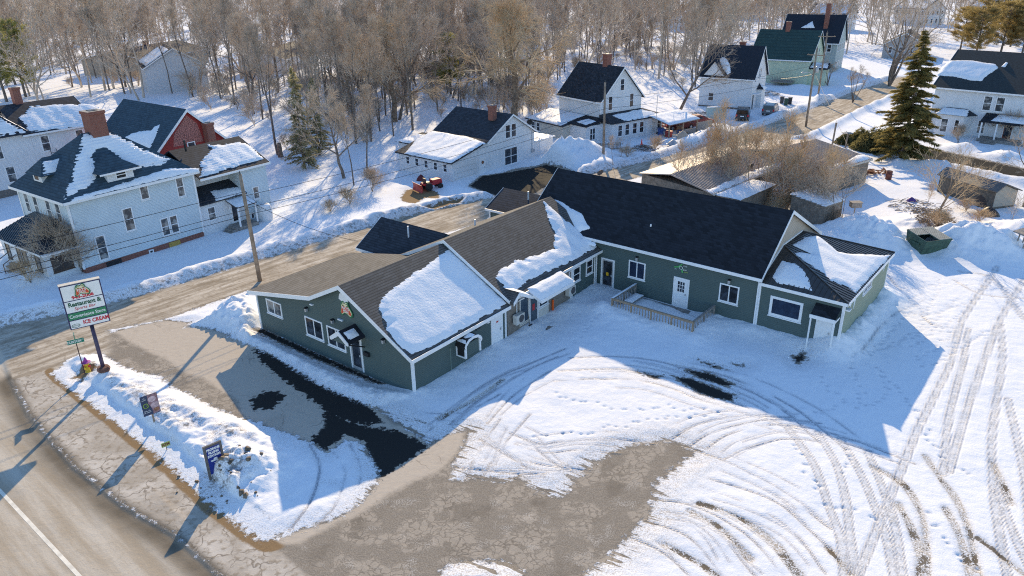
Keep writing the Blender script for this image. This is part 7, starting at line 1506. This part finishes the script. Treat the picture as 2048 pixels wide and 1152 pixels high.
c = G(1475, 214); car('parked_car', 'black car under snow against the gablet house wall', c[0], c[1], 60, plain('black_paint', (.02, .02, .024), .3, .2), 4.3, 1.8, 1.45)
c = G(1432, 243); t = thing('covered_load', 'pale green panels leaning behind the red car', 'panels', c[0] + .5, c[1] + 2, 0); MB().obox((0, 0, .9), (1.6, .3, 0), (0, .04, .02), (0, .35, .8)).build('panel', plain('mint_panel', (.42, .50, .46), .6, .1), t); MB().obox((.1, .25, 1.75), (1.6, .3, 0), (0, .12, .02), (0, .0, .05)).build('snow_cap', SNOW, t)
# plow tractor in front of the garage house
def plow():
    x, y = G(866, 378)[:2]; t = thing('plow_tractor', 'small red plow tractor with black wheels near the garage door', 'tractor', x, y, GZ(x, y)); t.rotation_euler = (0, 0, math.radians(35)); RD = plain('tractor_red', (.35, .02, .025), .4, .2)
    MB().prism_v([(-.2, .45), (-.2, 1.0), (.9, 1.05), (1.0, .5)], -.35, .35).build('hood', RD, t, bev=.04); MB().box(-.95, -.45, -.3, .3, .75, .85).box(-1.0, -.92, -.3, .3, .85, 1.25).build('seat', BLACK, t); MB().box(-1.2, -.2, -.5, .5, .55, .74).build('fender', RD, t, bev=.04)
    for a, b_, r_ in ((-.75, .45, .42), (-.75, -.62, .42), (.7, .36, .28), (.7, -.5, .28)): MB().tube([(a, b_, r_), (a, b_ + .2, r_)], r_, 14).build('wheel', TYRE, t)
    arc = [(-1.9 + .18 * math.cos(a), .45 + .42 * math.sin(a)) for a in np.linspace(-1.3, 1.3, 7)]; MB().prism_v(arc + [(p - .05, q) for p, q in reversed(arc)], -1.0, 1.0).build('plow_blade', RD, t); MB().tube([(-1.0, 0, .4), (-1.75, 0, .4)], .06, 6).build('plow_arm', BLACK, t); MB().tube([(-.25, 0, 1.0), (-.4, 0, 1.3)], .03, 6).build('steering_wheel', BLACK, t)
plow()
def trash(x, y, mt, label):
    t = thing('trash_bin', label, 'trash bin', x, y, GZ(x, y), 20); MB().prism([(-.26, -.3, 0), (.26, -.3, 0), (.26, .3, 0), (-.26, .3, 0)], [(-.32, -.38, 1.0), (.32, -.38, 1.0), (.32, .38, 1.0), (-.32, .38, 1.0)]).build('body', mt, t); MB().box(-.34, .34, -.4, .42, 1.003, 1.08).build('lid', mt, t, bev=.02)
    for s in (-1, 1): MB().tube([(s * .24, .34, .1), (s * .3, .34, .1)], .1, 10).build('wheel', TYRE, t)
for i, (px, py, m_, lb) in enumerate([(1563, 208, DGREY, 'dark grey wheeled bin, leftmost of three by the snow pile'), (1571, 212, plain('bin_green', (.03, .07, .045), .5), 'dark green wheeled bin between two dark grey bins'), (1579, 210, plain('bin_charcoal', (.035, .035, .04), .5), 'charcoal wheeled bin, rightmost of three by the snow pile')]): trash(*G(px, py)[:2], m_, lb)
# dumpster
def dumpster():
    a, b, c = G(1844, 519), G(1892, 513), G(1827, 500); e = (b - a)[:2]; yaw = math.degrees(math.atan2(e[1], e[0])); t = thing('dumpster', 'green metal dumpster with slatted lids, one side open', 'dumpster', a[0], a[1], GZ(a[0], a[1])); t.rotation_euler = (0, 0, math.radians(13)); DG = plain('dumpster_green', (.05, .09, .06), .5, .3, 3)
    Wd, D = 2.15, 2.0
    f0 = [(0, .25, 0), (Wd, .25, 0), (Wd, D - .1, 0), (0, D - .1, 0)]; f1 = [(-.08, -.15, 1.22), (Wd + .08, -.15, 1.22), (Wd + .08, D, 1.5), (-.08, D, 1.5)]
    mb = MB(); mb.add(f0 + f1, [(0, 3, 2, 1), (0, 1, 5, 4), (1, 2, 6, 5), (2, 3, 7, 6), (3, 0, 4, 7)]); mb.build('body', DG, t)
    rim = MB()
    for i in range(4): rim.tube([f1[i], f1[(i + 1) % 4]], .05, 6)
    rim.tube([((f1[0][0] + f1[1][0]) / 2, -.15, 1.24), ((f1[0][0] + f1[1][0]) / 2, D, 1.52)], .03, 6); rim.build('rim', DG, t); MB().box(.02, Wd - .02, .3, D - .15, .02, .5).build('load', BLACK, t)
    LDM = plain('lid_grey', (.38, .37, .31), .6, .2)
    def lid(x0, x1, y0, y1):
        mb = MB(); z = lambda y: 1.26 + .28 * (y + .15) / (D + .15); n = 7
        for i in range(n):
            xa = x0 + (x1 - x0) * i / n; mb.obox(((xa + xa + (x1 - x0) / n) / 2, (y0 + y1) / 2, (z(y0) + z(y1)) / 2 + .02), ((x1 - x0) / n * .36, 0, 0), (0, (y1 - y0) / 2, (z(y1) - z(y0)) / 2), (0, 0, .02))
        mb.obox(((x0 + x1) / 2, (y0 + y1) / 2, (z(y0) + z(y1)) / 2 - .01), ((x1 - x0) / 2, 0, 0), (0, (y1 - y0) / 2, (z(y1) - z(y0)) / 2), (0, 0, .008)); return mb.build('lid', LDM, t)
    lid(-.05, Wd * .49, D * .48, D); lid(Wd * .51, Wd + .05, -.1, D)
    for s in (-.14, Wd + .05): MB().box(s, s + .09, .5, 1.5, .75, .9).build('lift_pocket', DG, t)
dumpster()
# woodpile, drum, tyres, stones in the back yard
rg3 = random.Random(9)
x, y = G(1748, 350)[:2]; t = thing('scrap_pile', 'rusty scrap wood and metal pile behind the brown garage', 'scrap pile', x, y, 0)
mb = MB()
for i in range(26): a = rg3.random() * 3.1; mb.obox((rg3.uniform(-1.4, 1.4), rg3.uniform(-.8, .8), .1 + .5 * rg3.random()), (math.cos(a) * rg3.uniform(.3, .9), math.sin(a) * .5, rg3.uniform(-.1, .2)), (-math.sin(a) * .08, math.cos(a) * .08, 0), (0, 0, .04))
mb.build('scrap', plain('rust', (.22, .09, .045), .9, .5, 5), t)
x, y = G(1776, 360)[:2]; t = thing('barrel', 'rusty brown barrel standing in snow beside the scrap pile', 'barrel', x, y, GZ(x, y) - .05); MB().lathe([(0, 0), (.3, 0), (.31, .3), (.33, .32), (.31, .34), (.31, .62), (.33, .64), (.31, .66), (.31, .95), (.28, .95), (.27, .88), (0, .88)], k=14).build('drum', plain('rust_drum', (.16, .055, .04), .8, .4, 4), t, True)
x, y = G(1707, 433)[:2]; t = thing('wooden_box', 'brown wooden box held by thin saplings beside the lattice shed', 'box', x, y, 0); MB().box(-.45, .45, -.3, .3, .9, 1.35).build('box', WOODG, t); MB().box(-.5, .5, -.35, .35, 1.352, 1.4).build('lid', WOODG, t)
MB().box(-.04, .04, -.04, .04, 0, .898).build('post', WOODG, t)
def stick_pile(px, py, label, n, rad, col, h=.5, name='brush_pile'):
    x, y = G(px, py)[:2]; t = thing(name, label, name.replace('_', ' '), x, y, GZ(x, y)); P0, P1, R0 = [], [], []
    for i in range(n):
        a, b, q = rg3.random() * 6.28, rad * math.sqrt(rg3.random()), rg3.random() * 6.28; L = rg3.uniform(.3, .9); c = np.array([b * math.cos(a), b * math.sin(a), h * rg3.random() * (1 - b / rad * .6)]); d = np.array([math.cos(q), math.sin(q), rg3.uniform(-.25, .35)]) * L; P0.append(c - d * .5); P1.append(c + d * .5); R0.append(rg3.uniform(.012, .035))
    o = bpy.data.objects.new('sticks', npmesh('sticks', *tubes(P0, P1, R0, R0, 4), col)); COL.objects.link(o); o.parent = t; return t
stick_pile(1868, 462, 'thick tangle of cut branches under the tree behind the dumpster', 220, 1.6, BK_TAN, .9); stick_pile(1835, 418, 'low tangle of dark branches and junk left of the shed', 160, 2.6, TW_DARK, .35); stick_pile(1862, 432, 'brown branch heap between the tangle and the storage shed', 120, 1.5, BK_TAN, .5)
stick_pile(1532, 190, 'dark lumber and junk heap beside the gablet house door', 170, 2.4, TW_DARK, .9, 'junk_heap'); stick_pile(1480, 214, 'snowy junk heap along the gablet house wall', 110, 2.2, BK_GREY, .7, 'junk_heap'); stick_pile(1400, 232, 'dark branches lying in snow above the red car', 120, 2.2, TW_DARK, .4); stick_pile(845, 282, 'brown brush heap left of the garage house', 160, 1.5, TW_RED, .9); stick_pile(1290, 300, 'cluttered pile of boards by the picket fence and orange cone', 130, 1.6, BK_GREY, .6, 'junk_heap')
stick_pile(1500, 300, 'dark logs lying along the street edge behind saplings', 26, 2.0, TW_DARK, .4, 'log_pile')
def tarp(px, py, label, mt, r, h, name='covered_heap', cat='covered heap'):
    x, y = G(px, py)[:2]; t = thing(name, label, cat, x, y, GZ(x, y) - .05); n = 14; a = np.linspace(-r, r, n); X, Y = np.meshgrid(a, a, indexing='ij'); q = np.clip(1 - np.hypot(X, Y) / r, 0, 1); Z = h * np.sqrt(q) * (.7 + .6 * fbm(X * 1.5 + x, Y * 1.5 + y, 4)); V = np.stack([X, Y, Z], -1).reshape(-1, 3); i, j = np.meshgrid(np.arange(n - 1), np.arange(n - 1), indexing='ij'); F = np.stack([i * n + j, (i + 1) * n + j, (i + 1) * n + j + 1, i * n + j + 1], -1).reshape(-1, 4)
    o = bpy.data.objects.new('cover', npmesh('cover', V, F, mt, True)); COL.objects.link(o); o.parent = t
tarp(1444, 208, 'black covered heap with snow along the gablet house wall', BLACK, 1.6, 1.3); tarp(1822, 405, 'purple-blue plastic lid in the snow left of the shed', plain('purple_plastic', (.10, .05, .22), .5), .45, .5, 'plastic_lid', 'plastic lid'); tarp(1978, 432, 'black bagged heap at the end of the storage shed', BLACK, .8, .8); tarp(1968, 412, 'dark brown tarp against the storage shed end', plain('brown_tarp', (.07, .05, .04), .7), .9, 1.5)
tarp(1364, 288, 'snow-topped pale tub by the carport boards', plain('tub_tan', (.45, .36, .28), .7), .75, 1.0, 'tub', 'tub'); tarp(1345, 296, 'grey overturned boat-shaped cover beside the tub', GREYM, .7, .6); tarp(842, 362, 'red-black snowblower shape by the garage corner', plain('dark_red_cover', (.12, .02, .02), .6), .5, .7, 'snowblower', 'snowblower')
x, y = G(1283, 291)[:2]; t = thing('traffic_cone', 'bright orange-red cone by the clutter before the porch', 'cone', x, y, GZ(x, y)); MB().lathe([(0, 0), (.22, 0), (.22, .04), (.13, .05), (.03, .75), (0, .76)], k=12).build('cone', plain('cone_orange', (.85, .05, .02), .5, .05), t)
d_ = thing('satellite_dish', 'grey satellite dish on a pole just above the black hall ridge', 'satellite dish', *G(1199, 372)[:2], 0); MB().tube([(0, 0, 0), (0, 0, 1.2)], .04, 6).build('mast', DGREY, d_); dish(d_, (0, 0, 1.5))
# old leaning board structure at the right edge
x, y = G(2038, 520)[:2]; t = thing('wooden_stand', 'weathered wooden stand at the far right edge of the snow', 'stand', x, y, 0)
for a, b in ((0, 0), (.5, .1), (.1, .9), (.6, 1.0)): MB().tube([(a, b, 0), (a + .1, b, 2.0)], .05, 6).build('leg', WOODG, t)
MB().obox((.35, .5, 2.05), (.5, .1, .1), (-.1, .7, 0), (0, 0, .04)).build('roof', WOODG, t)
for i in range(6): MB().box(-.02, .6, -.04, .0, .25 + .3 * i, .31 + .3 * i).build('slat', WOODG, t)
# roadside rubble at the snowbank's ploughed end
x, y = -13.15, 26.7
def rubble():
    V, F, o = [], [], 0; R_ = np.random.RandomState(4)
    for i in range(34):
        c = np.array([x + R_.normal() * .9 + .3, y + R_.normal() * .8 - .2, 0]); c[2] = GZ(c[0], c[1]) + R_.rand() * .01; s_ = .02 + .08 * R_.rand() ** 2
        v = R_.normal(size=(8, 3)) * .35 + np.array([(a, b, d) for d in (-1, 1) for b in (-1, 1) for a in (-1, 1)]); V.append(c + v * s_); F.append(np.array([(0, 2, 3, 1), (4, 5, 7, 6), (0, 1, 5, 4), (2, 6, 7, 3), (0, 4, 6, 2), (1, 3, 7, 5)]) + o); o += 8
    ob = bpy.data.objects.new('rubble', npmesh('rubble', np.vstack(V), np.vstack(F), plain('rubble_dirt', (.15, .12, .09), .95, .4, 5))); COL.objects.link(ob); ob['kind'] = 'stuff'; ob['label'] = 'dark sod clods and stones ploughed up by the propane sign'
rubble()
